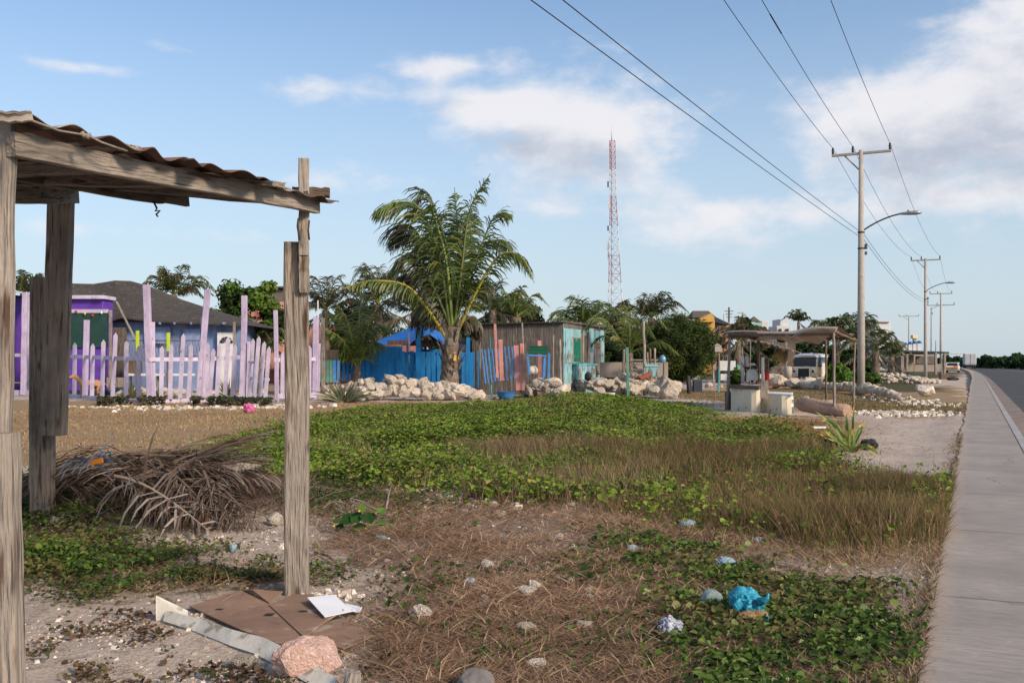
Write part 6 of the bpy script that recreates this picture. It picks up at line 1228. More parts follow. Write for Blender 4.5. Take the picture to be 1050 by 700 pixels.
hipv = [ps[k*n_ + n_-1] for k in range(13)]; b = MB(); c_ = roofpt(251, 333, 39); b.add(hipv + [c_], [(k, 13, k+1) for k in range(12)] + [(k+1, 13, k) for k in range(0)]); b.build('roof_hip', M['tar'], ho)
for px in (165, 180, 197, 213, 230): b = MB(); b.box(at(px, 331.5, 36.1), (.06, .3, .08)); b.build('rafter_end', M['bluewall'], ho)
b = MB(); b.box(at(232, 371, 36.42), (.66, .06, 2.2)); b.build('door', M['white'], ho)
b = MB(); c_ = at(232, 352, 36.36); R_ = .25
for k in range(5):
    a0, a1 = math.pi * (k + .1) / 5, math.pi * (k + .9) / 5; b.add([c_ + Vector((math.cos(a0)*.05, 0, math.sin(a0)*.05)), c_ + Vector((math.cos(a0)*R_, 0, math.sin(a0)*R_)), c_ + Vector((math.cos((a0+a1)/2)*R_, 0, math.sin((a0+a1)/2)*R_)), c_ + Vector((math.cos(a1)*R_, 0, math.sin(a1)*R_))], [(0, 1, 2, 3)])
b.build('fan_window', M['glass'], ho)
for (px0, px1, y0, y1) in ((150, 175, 335, 352), (188, 205, 337, 365)):
    b = MB(); b.box(at((px0+px1)/2, (y0+y1)/2, 36.43), ((px1-px0)*.0364, .04, (y1-y0)*.0364)); b.build('shutter', M['bluewall'], ho)
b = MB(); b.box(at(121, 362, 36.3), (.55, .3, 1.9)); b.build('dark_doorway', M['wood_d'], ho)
# porch bits
for px, yt_, lab in ((141, 339, 'left one of two posts with a yellow green top in the yard'), (172.5, 341, 'right one of two posts with a yellow green top in the yard')):
    o = thing('yard_post', lab, 'post', onG(px, 34.5)); bm_(o, 'post', 'wood_b', onG(px, 34.5), at(px, 360, 34.5), .09); bm_(o, 'painted_top', 'yellowg', at(px, 360, 34.5), at(px, yt_, 34.5), .095)
o = thing('leaning_pole', 'pale pole leaning against the tar paper roof edge', 'pole', onG(138, 35)); bm_(o, 'pole', 'wood_l', at(141, 352, 35), at(119.5, 309, 35.3), .06)
tb = thing('yard_table', 'long white plank table in the yard behind the pickets', 'table', onG(165, 34.8)); b = MB(); b.box(at(164, 384, 34.8), (2.35, .5, .08)); b.build('table_top', M['white'], tb)
for px in (134, 162, 194): bm_(tb, 'leg', 'wood_l', onG(px, 34.8), at(px, 385, 34.8), .07)
nf = thing('wire_fence', 'rusty wire mesh fence between the yard posts', 'fence', onG(165, 35)); b = MB()
for k in range(26): px = 128 + k * 3; b.tube([at(px, 349, 35), at(px + 3, 368, 35)], .006, 4); b.tube([at(px + 3, 349, 35), at(px, 368, 35)], .006, 4)
b.tube([at(128, 349, 35), at(206, 349, 35)], .02, 5); b.build('mesh', M['rust'], nf)
b = MB(); b.box(at(137, 376, 35.4), (.5, .4, .6)); tag(b.build('wooden_box', M['wood_b']), 'brown wooden box behind the pickets under the dark roof', 'box'); b = MB(); b.box(at(118, 392, 34.5), (.5, .3, .35)); tag(b.build('grey_crate', M['wood']), 'grey slatted crate beside the tan dog', 'crate')
bd = thing('red_roof_house', 'small salmon house with a red tiled roof behind the fence', 'house', onG(276, 62)); b = MB(); b.box(at(277, 345, 63), (2.6, 3, 4.3)); b.build('wall', M['salmon'], bd)
b = MB(); b.prism([(-1.5, 0), (1.5, 0), (.8, .8), (-.8, .8)], at(277, 332, 61.2), (1, 0, 0), (0, .4, 1), (0, 3.6, 0)); b.build('roof', M['redroof'], bd)
b = MB(); b.box(at(285, 322, 66), (1.3, 3, 1.6)); b.box(at(285, 312 - 16, 66), (1.9, 3.2, .1)); b.box(at(285, 310, 66), (1.5, 2.5, 1.6)); tag(b.build('dark_upper_room', M['greyw']), 'dark boxy upper room with flat roof right of the leafy green tree', 'building')
b = MB(); b.box((at(285, 345, 66).x, 66, 1.8), (1.4, 2.6, 3.8)); tag(b.build('masonry_base', M['salmon']), 'salmon wall below the dark upper room', 'wall')
bd = thing('street_sign_post', 'thin white post behind the lilac fence near the right pole', 'post', onG(326, 40)); bm_(bd, 'post', 'white', onG(326.5, 40), at(326, 308, 40), .05)
# rusty salmon house behind dark palms
b = MB(); b.box((at(345, 350, 58).x, 58, 1.7), (3.2, 3, 3.4)); tag(b.build('salmon_wall', M['salmon']), 'salmon wall showing between the dark palms', 'wall')
# ------------------------------------------------------------------ open stall
st = thing('open_stall', 'open stall of crooked poles with a flat stick and cloth roof', 'stall', onG(800, 22.5))
def pol(root, name, m, p0, p1, r, n=6, r1=None):
    b = MB(); p0 = Vector(p0); p1 = Vector(p1); r1 = r1 or r * .8; ps = [p0.lerp(p1, i / n) + (Vector((U(-.5, .5), U(-.5, .5), U(-.3, .3))) * r if 0 < i < n else Vector()) for i in range(n+1)]; b.tube(ps, [r + (r1 - r) * i / n for i in range(n+1)], 8); return b.build(name, M[m], root)
pol(st, 'pole', 'wood', onG(745.5, 24.5), at(748, 342, 24.5), .04); pol(st, 'pole', 'wood', onG(856, 21.2, -.05), at(854.5, 340, 21.2), .032); pol(st, 'pole', 'wood', onG(875, 26.5), at(876, 346, 26.5), .032); pol(st, 'pole', 'wood_b', onG(776.5, 28.5), at(778, 345, 28.5), .06); pol(st, 'pole', 'wood_b', onG(847, 28), at(847, 345, 28), .035)
pol(st, 'roof_pole', 'wood_b', at(745, 343, 24.6), at(856, 343, 21.2), .035); pol(st, 'roof_pole', 'wood_b', at(744, 344, 24.4), at(778, 346, 28.6), .04); pol(st, 'roof_pole', 'wood_b', at(853, 339, 21.1), at(878, 349, 26.6), .04); pol(st, 'roof_pole', 'wood_b', at(778, 346, 28.5), at(876, 347, 26.5), .04)
for k in range(9):
    u = (k + .5) / 9; pol(st, 'rafter', 'wood_b', at(745, 342.5, 24.6).lerp(at(856, 342.5, 21.2), u), at(778, 345, 28.5).lerp(at(876, 346, 26.5), u), .02, 4)
b = MB(); nu, nv = 22, 8; ps = []
for j in range(nv+1):
    for i in range(nu+1):
        u, v = i / nu, j / nv; p_ = at(744, 341.5, 24.7).lerp(at(856, 341, 21.1), u).lerp(at(776, 344.5, 28.6).lerp(at(879, 346, 26.6), u), v)
        p_.z += .06 * math.sin(u * 9 + v * 3) * .3 + .04 * math.sin(v * 8) + (.09 * sst(.55, .85, u) * (1 - v * .6)) - (.14 * float(vn(u * 14, 3, 2)) * (u > .35) * (j == 0)); ps.append(p_)
b.add(ps + [p_ + Vector((0, 0, .03)) for p_ in ps], [(j*(nu+1)+i, (j+1)*(nu+1)+i, (j+1)*(nu+1)+i+1, j*(nu+1)+i+1) for j in range(nv) for i in range(nu)] + [tuple(len(ps) + k for k in (j*(nu+1)+i, j*(nu+1)+i+1, (j+1)*(nu+1)+i+1, (j+1)*(nu+1)+i)) for j in range(nv) for i in range(nu)] + [(i, i+1, len(ps)+i+1, len(ps)+i) for i in range(nu)], smooth=True)
M['sack'] = mat('sackcloth roof', (.40, .31, .25), (.27, .2, .155), 3, c3=(.42, .36, .31), s3=2.5, t3=(.5, .62)); b.build('roof_cover', M['sack'], st)
b = MB(); ps = []
for i in range(15):
    u = .38 + .6 * i / 14; p_ = at(745, 343, 24.5).lerp(at(856, 343, 21.1), u); d_ = .04 + .05 * abs(math.sin(u * 11)) + .05 * (u > .7); ps += [p_ + Vector((0, .1, 0)), p_ + Vector((0, .9, -d_ * 1.4)), p_ + Vector((0, 1.9, -.02))]
b.add(ps, [(i*3+k, i*3+k+1, i*3+k+4, i*3+k+3) for i in range(14) for k in (0, 1)], smooth=True); b.build('hanging_cloth', M['sack'], st)
ang = math.atan2(21.4 - 24, 1.0)
cn = thing('stall_counter', 'cream masonry counter with a warped wooden top under the stall roof', 'counter', onG(768, 24)); a0 = onG(749.5, 24.3); a1 = onG(775.5, 23.3); a2 = onG(788, 24.6)
wall(cn, 'front_wall', a0, a1, -.05, at(0, 399, 23.8).z, 'cream', .12); wall(cn, 'side_wall', a1 + Vector((0.003, 0, 0)), a2, -.05, at(0, 399, 23.8).z - .004, 'cream', .12)
b = MB(); tz = at(0, 398.5, 23.8).z; q_ = [Vector((a0.x - .05, a0.y - .08, tz)), Vector((a1.x + .03, a1.y - .1, tz)), Vector((a2.x + .1, a2.y, tz)), Vector((a0.x + .25, a0.y + 1.2, tz))]; b.add(q_ + [v + Vector((0, 0, .07)) for v in q_], [(3, 2, 1, 0), (4, 5, 6, 7), (0, 1, 5, 4), (1, 2, 6, 5), (2, 3, 7, 6), (3, 0, 4, 7)]); b.build('counter_top', M['wood_b'], cn)
cn2 = thing('stall_counter', 'lower cream counter with a pale blue sheet top, right of the taller one', 'counter', onG(798, 23)); a0 = onG(783, 23.6); a1 = onG(807, 22.5); a2 = onG(809, 23.8)
wall(cn2, 'front_wall', a0, a1, -.05, at(0, 405, 23).z, 'cream', .12); wall(cn2, 'side_wall', a1 + Vector((.003, 0, 0)), a2, -.05, at(0, 405, 23).z - .004, 'cream', .12)
b = MB(); tz = at(0, 404.8, 23).z; q_ = [Vector((a0.x - .02, a0.y - .08, tz)), Vector((a1.x + .08, a1.y - .1, tz)), Vector((a2.x + .1, a2.y, tz)), Vector((a0.x + .25, a0.y + 1.1, tz))]; b.add(q_ + [v + Vector((0, 0, .035)) for v in q_], [(3, 2, 1, 0), (4, 5, 6, 7), (0, 1, 5, 4), (1, 2, 6, 5), (2, 3, 7, 6), (3, 0, 4, 7)]); b.build('counter_top', M['whitep'], cn2)
b = MB(); b.lathe(onG(810.5, 23.6), [(.085, 0), (.085, .16), (.09, .165), (.085, .17), (.085, .33), (.09, .335), (.085, .34), (.085, .42), (.06, .43)], 16); tag(b.build('metal_cans', M['alu']), 'stack of grey metal cans beside the lower counter', 'cans')
b = MB(); b.box(at(783.5, 399, 22.9), (.17, .03, .42), 0, .08); tag(b.build('grey_board', M['wood']), 'grey board hanging in front of the taller counter', 'board')
b = MB(); b.box(at(747, 412, 24.9), (.10, .4, .5)); tag(b.build('brown_board', M['wood_b']), 'brown board leaning beside the left stall pole', 'board')
def wpost(px, yb, yt_, w, Y, m, label): b = MB(); b.lathe(at(px, yb, Y), [(w*Y/F/2, 0), (w*Y/F/2, (yb-yt_)*Y/F*.97), (w*Y/F/2*.8, (yb-yt_)*Y/F)], 12); return tag(b.build('white_post', M[m]), label, 'post')
wpost(761.5, 393, 365, 3.6, 24.6, 'white', 'left white post standing on the stall counter'); wpost(766, 376, 365, 3.4, 25.6, 'white', 'short white post behind the round seat on the counter'); wpost(782.2, 392, 366, 3.2, 24.2, 'white', 'white post in front of the red canister')
b = MB(); b.lathe(at(786.5, 391.5, 24.5), [(.055, 0), (.06, .02), (.058, .22), (.04, .27), (.02, .29)], 14); tag(b.build('red_canister', M['red']), 'red canister standing at the end of the stall counter', 'canister')
postT(787.5, 392, 788, 367, 1.4, 24.6, 'wood', 'thin grey stick right of the red canister', 'grey_stick', 'stick')
ch = thing('wire_chair', 'old metal framed chair with pale seat on the stall counter', 'chair', at(771, 394, 24.6)); Yk = 24.5; b = MB()
pts = [at(764, 391, Yk), at(763, 382, Yk), at(765, 376, Yk), at(771, 374, Yk), at(777, 376, Yk), at(779, 382, Yk), at(778, 391, Yk)]; b.tube(bez(pts, 12), .012, 6); b.tube([at(760, 372, Yk), at(764, 378, Yk), at(765, 392, Yk)], .012, 6); b.tube([at(776, 368, Yk), at(778, 376, Yk), at(778, 392, Yk)], .012, 6); b.tube([at(764, 392, Yk), at(771, 394, Yk), at(778, 392, Yk)], .014, 6); b.build('frame', M['rust'], ch)
b = MB(); b.box(at(771, 384, Yk + .12), (.28, .05, .28)); b.build('backrest', M['white'], ch); b = MB(); b.lathe(at(771, 374.5, Yk + .1), [(.09, 0), (.10, .02), (.06, .06)], 14); b.build('head_cushion', M['white'], ch); b = MB(); b.box(at(771, 395, Yk + .1), (.42, .3, .05)); b.build('seat', M['white'], ch)
# log with rocks
b = MB(); Yl = 21.8; b.tube([at(818, 415, Yl + .3), at(822, 414, Yl), at(838, 417, Yl - .2), at(856, 420, Yl - .5), at(869, 421, Yl - .8)], [.07, .16, .17, .15, .14], 14); lg = b.build('log', M['log'], base=onG(843, 21.3)); tag(lg, 'thick sandy pink log lying under the right side of the stall', 'log')
for i in range(9): p_ = at(824 + i * 3.6, 409 + U(-1, 2) + i * .5, Yl + .25); rock(p_, U(.16, .3), 'sandy pinkish rock heaped on the log under the stall', 'rocks on the log', mtl=None)
b = MB(); b.tube([at(776, 436, 16.5), at(786, 438, 16.3), at(800, 444, 16.0)], [.05, .055, .04], 8); tag(b.build('driftwood', M['wood_b']), 'brown driftwood piece on the fibre pile', 'driftwood'); b = MB(); b.box(onG(797, 15.6, .03), (.42, .16, .05), -.3); tag(b.build('stone_slab', M['rock']), 'flat pale slab on the fibre pile', 'slab')
b = MB(); b.box(onG(841, 17.5, .06), (.28, .1, .03), .1); tag(b.build('pale_plank', M['whitep']), 'pale plank scrap on the fibre pile left of the agave', 'plank')
for px, py, lab in ((852, 456, 'dark rubbish bundle at the left foot of the yellow green agave'), (892, 452, 'dark rubbish bundle at the right foot of the yellow green agave')):
    g = onG(px, 13.3); b = crumple('x', (g.x, g.y + .05, g.z + .07), (.22, .15, .16), 'tyre', None, None, px, 1, .3); tag(b.build('rubbish_bundle', M['tyre']), lab, 'rubbish')
# sign boards and post box
bx = thing('post_box', 'grey box on a post with turquoise lower half', 'post box', onG(738, 40)); b = MB(); b.box(at(736, 357.5, 39.8), (.27, .2, .26)); b.prism([(-.15, 0), (.15, 0), (0, .08)], at(736, 354.2, 39.68), (1, 0, 0), (0, 0, 1), (0, .24, 0)); b.build('box', M['concrete'], bx)
bm_(bx, 'post', 'wood', at(737.5, 375, 39.9), at(737.5, 361, 39.9), .05); bm_(bx, 'painted_post', 'turq2', onG(737, 39.9), at(737.5, 375, 39.9), .06)
sb = thing('sign_boards', 'two blank white sign boards on a post left of the stall', 'sign', onG(746, 40)); b = MB(); b.box(at(746, 374.8, 40), (.66, .03, .40)); b.build('board', M['white'], sb); b = MB(); b.box(at(745, 386.5, 40), (.5, .03, .26)); b.build('board', M['white'], sb); bm_(sb, 'post', 'wood', onG(746, 40.08), at(746, 364, 40.08), .05)
b = crumple('x', at(756.5, 378, 41), (.2, .2, .35), 'ltgreen', None, None, 9, 1, .2); tag(b.build('green_sack', M['ltgreen']), 'light green sack right of the sign boards', 'sack')
b = MB(); b.lathe(onG(706, 38), [(.07, 0), (.065, .7)], 10); tag(b.build('blue_post', M['canopy']), 'dark blue painted post under the feathery tree', 'post') ; b = MB(); b.box(onG(715, 40, .25), (.35, .3, .5)); tag(b.build('blue_barrel', M['canopy']), 'dark blue barrel box under the feathery tree', 'barrel')
b = MB(); b.box(at(700, 383, 46), (1.6, .2, .9)); tag(b.build('yard_wall', M['block']), 'grey wall under the feathery tree', 'wall')
postT(731.5, 395, 732, 342, 1.6, 50, 'concrete', 'pale thin pole behind the post box', 'pole', 'pole'); postT(764, 392, 761, 356, 1.5, 44, 'wood', 'thin stick pole left of the stall counter posts', 'pole', 'pole'); postT(769, 392, 769.5, 350, 1.2, 46, 'wood', 'thinner stick pole in the brown palms behind the stall', 'pole', 'pole')
# ------------------------------------------------------------------ old van
vl = onG(834, 60); van = thing('old_van', 'rusty cream van with white roof and open engine bay parked behind boulders', 'van', vl, R(-35))
def part(root, name, b, m): return b.build(name, M[m] if isinstance(m, str) else m, root, local=True)
b = MB(); W_, L_v = 1.72, 4.0
b.prism([(-2.0, .42), (2.0, .42), (2.0, 1.18), (-1.93, 1.18), (-2.02, .95)], (-W_/2, 0, 0), (0, 1, 0), (0, 0, 1), (W_, 0, 0))
part(van, 'body', b, 'vanrust')
b = MB()
for x in (-W_/2 + .04, W_/2 - .04):
    for y in (-1.72, -.75, .35, 1.9): b.beam((x, y - (.12 if y < -1.5 else 0), 1.17), (x * .94, y + .06, 1.82), .07, .09, (0, 1, 0))
b.beam((-W_/2, 1.95, 1.5), (W_/2, 1.95, 1.5), .06, .7, (0, 1, 0)); part(van, 'window_pillars', b, 'vanrust')
b = MB(); vs = []; nU = 12
for j, y in enumerate((-1.78, -1.6, -1.2, 0, 1.4, 1.9, 2.03)):
    for i in range(nU + 1):
        a_ = math.pi * i / nU; k = (.9, .97, 1, 1, 1, .98, .9)[j]; vs.append((-math.cos(a_) * W_/2 * .98 * k, y, 1.80 + (math.sin(a_) ** .6) * .27 * (.45, .8, 1, 1, 1, .85, .5)[j]))
b.add(vs, [(j*(nU+1)+i, j*(nU+1)+i+1, (j+1)*(nU+1)+i+1, (j+1)*(nU+1)+i) for j in range(6) for i in range(nU)] + [tuple(range(nU+1)), tuple(range(7*(nU+1)-1, 6*(nU+1)-1, -1))], smooth=True); part(van, 'roof', b, 'whitep')
b = MB(); b.add([(-.76, -1.86, 1.2), (.76, -1.86, 1.2), (.70, -1.75, 1.78), (-.70, -1.75, 1.78)], [(0, 1, 2, 3)]); part(van, 'windscreen', b, 'glass')
b = MB(); b.box((0, -2.03, .80), (.72, .03, .52)); part(van, 'engine_opening', b, 'tyre')
b = MB(); b.box((0, -2.05, 1.10), (1.3, .03, .06)); b.box((-.42, -2.05, .8), (.05, .03, .56)); b.box((.42, -2.05, .8), (.05, .03, .56)); part(van, 'front_trim', b, 'white')
for x in (-.63, .63):
    b = MB(); b.lathe((x, -2.02, .88), [(.14, 0), (.14, .04), (.11, .05), (.10, .03)], 16, ax=(0, -1, 0)); part(van, 'headlight', b, 'white'); b = MB(); b.lathe((x, -2.065, .88), [(.095, 0), (.09, .004)], 14, ax=(0, -1, 0)); part(van, 'lamp_glass', b, 'glass')
for y0, y1 in ((-1.6, -.85), (-.62, .25), (.48, 1.75)):
    for x in (W_/2 - .03, -W_/2 + .03): b = MB(); b.box((x, (y0+y1)/2, 1.5), (.03, y1-y0, .52)); part(van, 'side_window', b, 'glassb')
b = MB(); b.box((W_/2 + .003, -.25, .95), (.02, 1.15, .95)); part(van, 'side_door', b, 'white')
b = MB(); b.box((0, -2.1, .47), (1.7, .08, .13)); part(van, 'bumper', b, 'rust')
for x in (-.78, .78):
    for y in (-1.35, 1.3): b = MB(); b.lathe((x - .09, y, .31), [(.2, 0), (.30, .01), (.31, .09), (.30, .17), (.2, .18)], 20, ax=(1, 0, 0)); wv = part(van, 'wheel', b, 'tyre'); b = MB(); b.lathe((x + (.09 if x > 0 else -.1), y, .31), [(.17, 0), (.16, .01), (.06, .02)], 16, ax=(1 if x > 0 else -1, 0, 0)); part(wv, 'rim', b, 'rust')
van.scale = (.9, .9, .92)
# bar behind the stall
br_ = thing('thatched_bar', 'open bar with rusty dark roof and bamboo front behind the stall', 'bar', onG(795, 68)); b = MB(); b.prism([(-1.9, 0), (1.9, -.9), (1.9, -.82), (-1.9, .12)], at(793, 349, 66), (1, 0, 0), (0, 0, 1), (0, 4, .5)); b.build('roof', M['rust'], br_)
b = MB(); b.box(at(792, 366, 67), (2.1, .2, .85)); b.build('bamboo_front', M['bamboo'], br_); b = MB(); b.box(at(794, 364, 70), (3.0, .2, 1.8)); b.build('back_wall', M['wood_d'], br_)
for px in (780, 792, 806): bm_(br_, 'post', 'wood', onG(px, 66.8), at(px, 350, 66.8), .12)
b = MB(); b.lathe(onG(808, 54, .4), [(.2, 0), (.21, .62), (.14, .68)], 16); tag(b.build('gas_cylinder', M['concrete']), 'pale upright tank left of the old van', 'tank')
b = crumple('x', onG(800, 56) + Vector((0, 0, .5)), (1.6, .8, 1.2), 'tyre', None, None, 12, 1, .25); tag(b.build('brush_heap', M['wood_d']), 'dark heap of brush and scrap left of the van', 'heap')
# ------------------------------------------------------------------ distant houses
hill = thing('yellow_house', 'yellow house on stilts with a wide grey thatched pavilion on top', 'house', onG(722, 120)); g0 = onG(722, 120).z - .2
def hb(root, name, m, px0, px1, y0, y1, Y, dep, ry=0, z0=None):
    c_ = at((px0+px1)/2, (y0+y1)/2, Y); b = MB(); b.box(c_ + Vector((0, dep/2, 0)), ((px1-px0)*Y/F, dep, (y1-y0)*Y/F), ry); return b.build(name, M[m], root)
hb(hill, 'wall', 'ybuild', 718, 733, 328, 385, 119, 5); hb(hill, 'wall', 'stucco', 711, 718.5, 331, 385, 120, 5); hb(hill, 'wall', 'ybuild', 704, 712, 332, 385, 122, 4); hb(hill, 'window', 'glass', 713, 716, 334, 342, 119.9, .3); hb(hill, 'window', 'wood_d', 722, 728, 344, 350, 118.9, .3)
b = MB(); b.prism([(-.9, 0), (1.6, 0), (1.6, .6), (1.2, 1.05)], at(719, 330, 118.4), (1, 0, 0), (0, 0, 1), (0, 5, 0)); b.build('gable', M['ybuild'], hill)
def pyr(root, name, m, pts_e, ridge, Y, dep):
    (x0, x1, ye), (r0, r1, yr_) = pts_e, ridge; e = [at(x0, ye, Y), at(x1, ye, Y), at(x1, ye, Y) + Vector((0, dep, 0)), at(x0, ye, Y) + Vector((0, dep, 0))]; q0 = at(r0, yr_, Y) + Vector((0, dep/2, 0)); q1 = at(r1, yr_, Y) + Vector((0, dep/2, 0)); b = MB()
    b.add(e + [q0, q1], [(0, 1, 5, 4), (1, 2, 5), (2, 3, 4, 5), (3, 0, 4), (3, 2, 1, 0)]); return b.build(name, M[m], root)
pyr(hill, 'thatched_roof', 'thatch', (710, 735, 325.5), (714, 730.5, 317.5), 121, 5)
for px in (714, 731): bm_(hill, 'post', 'wood_d', at(px, 332, 121.5), at(px, 324, 121.5), .25)
o = thing('blue_roof_house', 'low house with a blue grey roof right of the yellow house', 'house', onG(738, 130)); hb(o, 'wall', 'salmon', 730, 748, 330, 380, 130, 5); b = MB(); b.prism([(-1.2, -.4), (1.6, -.9), (1.6, -.75), (-1.2, .6)], at(736, 326, 128), (1, 0, 0), (0, 0, 1), (0, 5, 0)); b.build('roof', M['canopy'], o)
o = thing('mint_house', 'small mint green house with pointed thatched cap', 'house', onG(778, 115)); hb(o, 'wall', 'mint', 770.5, 781, 331, 380, 115, 3); pyr(o, 'roof', 'thatch', (770, 780, 329.5), (774.5, 775.5, 324), 115, 2); hb(o, 'wall', 'stucco', 781, 788, 329, 380, 117, 3); hb(o, 'window', 'glass', 774, 777, 335, 340, 114.9, .2)
o = thing('white_house', 'white two storey house behind the stall roof', 'house', onG(803, 130)); hb(o, 'wall', 'stucco', 796, 812, 334, 380, 130, 5); hb(o, 'wall', 'stucco', 800, 808, 327, 334, 131, 4); hb(o, 'window', 'glass', 799, 801.5, 337, 341, 129.8, .3); hb(o, 'window', 'glass', 806, 809, 337, 341, 129.8, .3); bm_(o, 'mast', 'alu', at(805, 328, 132), at(805, 324, 132), .12)
o = thing('dark_peaked_roof', 'dark peaked palm roof between the mint house and the white house', 'hut', onG(785, 98)); pyr(o, 'roof', 'thatch', (772, 792, 343), (781, 785, 333), 98, 4); hb(o, 'wall', 'wood_d', 774, 790, 343, 378, 98.5, 3)
o = thing('grey_house', 'grey and blue house seen over the stall between palms', 'house', onG(832, 120)); hb(o, 'wall', 'stucco', 822, 845, 346, 384, 120, 5); hb(o, 'window', 'glassb', 825, 828, 349, 353, 119.8, .3); hb(o, 'window', 'glassb', 832, 836, 349, 353, 119.8, .3); hb(o, 'roof', 'domeblue', 821, 846, 344.5, 346, 119, 6)
o = thing('distant_house', 'small pale building at the horizon under the dark palms left of the mast', 'house', onG(622, 90)); hb(o, 'wall', 'stucco', 608, 616, 352, 380, 90, 3)
o = thing('white_tower_house', 'tall white house with a rough right edge behind the street pole palms', 'house', onG(904, 150)); hb(o, 'wall', 'stucco', 895, 912, 330, 380, 150, 6, .1); hb(o, 'parapet', 'stucco', 897, 912, 328, 330, 149.6, 5, .1); hb(o, 'window', 'glass', 906, 909, 345, 350, 149.2, .3, .1)
o = thing('domed_building', 'white building with a row of small blue domes', 'building', onG(930, 140)); 
b = MB(); 
for i, (px, y) in enumerate(((915.5, 354), (920, 355), (928.5, 354), (933.5, 353), (938, 352.5), (942.5, 352))):
    hb(o, 'tower', 'stucco', px - 1.8, px + 1.8, y, 378, 140 + i, 1.2); b = MB(); c_ = at(px, y, 140.6 + i); b.lathe(c_, [(.38, 0), (.36, .15), (.25, .33), (.08, .42)], 14); b.build('dome', M['domeblue'], o)
hb(o, 'wall', 'stucco', 915, 944, 360, 378, 142.5, 4)
o = thing('water_tower', 'small ochre lookout tower above the blue domes', 'tower', onG(938.5, 170)); hb(o, 'shaft', 'ybuild', 937, 940, 347, 378, 170, .6); hb(o, 'head', 'cream', 936, 941, 343.5, 347, 169.8, 1)
# roadside shed
sd_ = thing('roadside_shed', 'open roadside shed with flat dark roof, block wall and poles', 'shed', onG(945, 98)); b = MB(); b.box(at(948, 360.8, 92) + Vector((0, 3, 0)), (4.2, 7, .18), .0, 0, .04); b.build('roof', M['canopy'], sd_)
hb(sd_, 'block_wall', 'block', 913, 937, 363.5, 381, 97, .3); hb(sd_, 'block_wall', 'block', 937.5, 965, 373, 381, 97.3, .3); hb(sd_, 'grey_panel', 'greyw', 939.5, 950, 365, 373, 97.2, .2); hb(sd_, 'grey_panel', 'greyw', 951, 959, 365, 373, 97.2, .2); hb(sd_, 'inner_wall', 'block', 924, 960, 362, 381, 100, .3)
for px, yb, yt_, w in ((924.8, 384, 350, .28), (930, 380, 363, .2), (959.5, 384, 361, .2), (968.5, 384, 362, .2)): bm_(sd_, 'post', 'wood', at(px, yb, 90), at(px, yt_, 90), w)
b = MB(); b.box(at(971.5, 362, 110), (3.6, 4, .12)); tag(b.build('white_awning', M['stucco']), 'thin white awning behind the parked car', 'awning')
b = MB(); b.box(onG(933, 85, .25), (.5, .4, .5)); tag(b.build('dark_chair_heap', M['dkgreen']), 'dark green bundle beside the shed pole', 'bundle')
b = MB(); b.box(at(968, 386, 80), (.7, .4, .5)); tag(b.build('brown_box', M['wood_b']), 'reddish brown box on the verge near the shed rubble', 'box')
b = crumple('x', onG(977, 76) + Vector((0, 0, .12)), (.9, .5, .3), 'tyre', None, None, 12, 1, .25); tag(b.build('black_bag', M['black']), 'flat black bag on the verge before the parked car', 'bag')
# ------------------------------------------------------------------ car and truck
cr = thing('parked_car', 'white car with an orange tail parked beside the far sidewalk', 'car', onG(977, 138), R(-28)); prof = [(-1.9, .3), (1.95, .3), (2.0, .65), (1.9, .92), (1.55, .98), (1.2, 1.36), (.3, 1.42), (-.55, 1.34), (-1.05, .93), (-1.8, .82), (-1.95, .6)]
b = MB(); b.prism(prof, (-.8, 0, 0), (0, 1, 0), (0, 0, 1), (1.6, 0, 0)); part(cr, 'body', b, 'stucco')
for sgn in (-1, 1): b = MB(); b.prism([(1.3, .97), (.95, 1.3), (-.45, 1.28), (-.85, .95)], (sgn * .805 - .005, 0, 0), (0, 1, 0), (0, 0, 1), (.01, 0, 0)); part(cr, 'side_window', b, 'glass')
b = MB(); b.add([(-.7, -1.02, .97), (.7, -1.02, .97), (.62, -.6, 1.32), (-.62, -.6, 1.32)], [(0, 1, 2, 3)]); b.v = [(x, y - .03, z + .02) for x, y, z in b.v]; part(cr, 'windscreen', b, 'glass')
b = MB(); b.box((0, -1.97, .65), (1.5, .03, .25)); b.box((.5, -1.9, .9), (.5, .1, .1)); part(cr, 'tail_panel', b, 'orange')
for x in (-.75, .75):
    for y in (-1.2, 1.25): b = MB(); b.lathe((x - .09, y, .3), [(.2, 0), (.29, .01), (.3, .09), (.29, .17), (.2, .18)], 18, ax=(1, 0, 0)); wv = part(cr, 'wheel', b, 'tyre'); b = MB(); b.lathe((x + (.09 if x > 0 else -.09), y, .3), [(.17, 0), (.16, .01), (.06, .02)], 16, ax=(1 if x > 0 else -1, 0, 0)); part(wv, 'rim', b, 'alu')
ty = 222.0; tx = float(road_x(1.6, ty)); tx = (995.2 - CX) / F * ty; tr = thing('box_truck', 'white box truck driving away at the far end of the road', 'truck', (tx, ty, -.08), R(-21)); b = MB(); b.box((0, 3, 2.15), (2.4, 6, 2.5)); part(tr, 'cargo_box', b, 'stucco')
b = MB(); b.box((-.02, 7.0, 1.5), (2.2, 1.8, 2.0)); part(tr, 'cab', b, 'domeblue'); b = MB(); b.box((0, -.03, 2.15), (.05, .03, 2.4)); b.box((0, -.02, .8), (2.3, .06, .15)); part(tr, 'rear_door_seam', b, 'wood'); b = MB(); b.box((0, 3, .75), (1.0, 6, .25)); part(tr, 'chassis', b, 'tyre')
for x in (-.95, .95):
    for y in (1.0, 6.6): b = MB(); b.lathe((x - .14, y, .46), [(.3, 0), (.45, .02), (.46, .14), (.45, .26), (.3, .28)], 18, ax=(1, 0, 0)); part(tr, 'wheel', b, 'tyre')
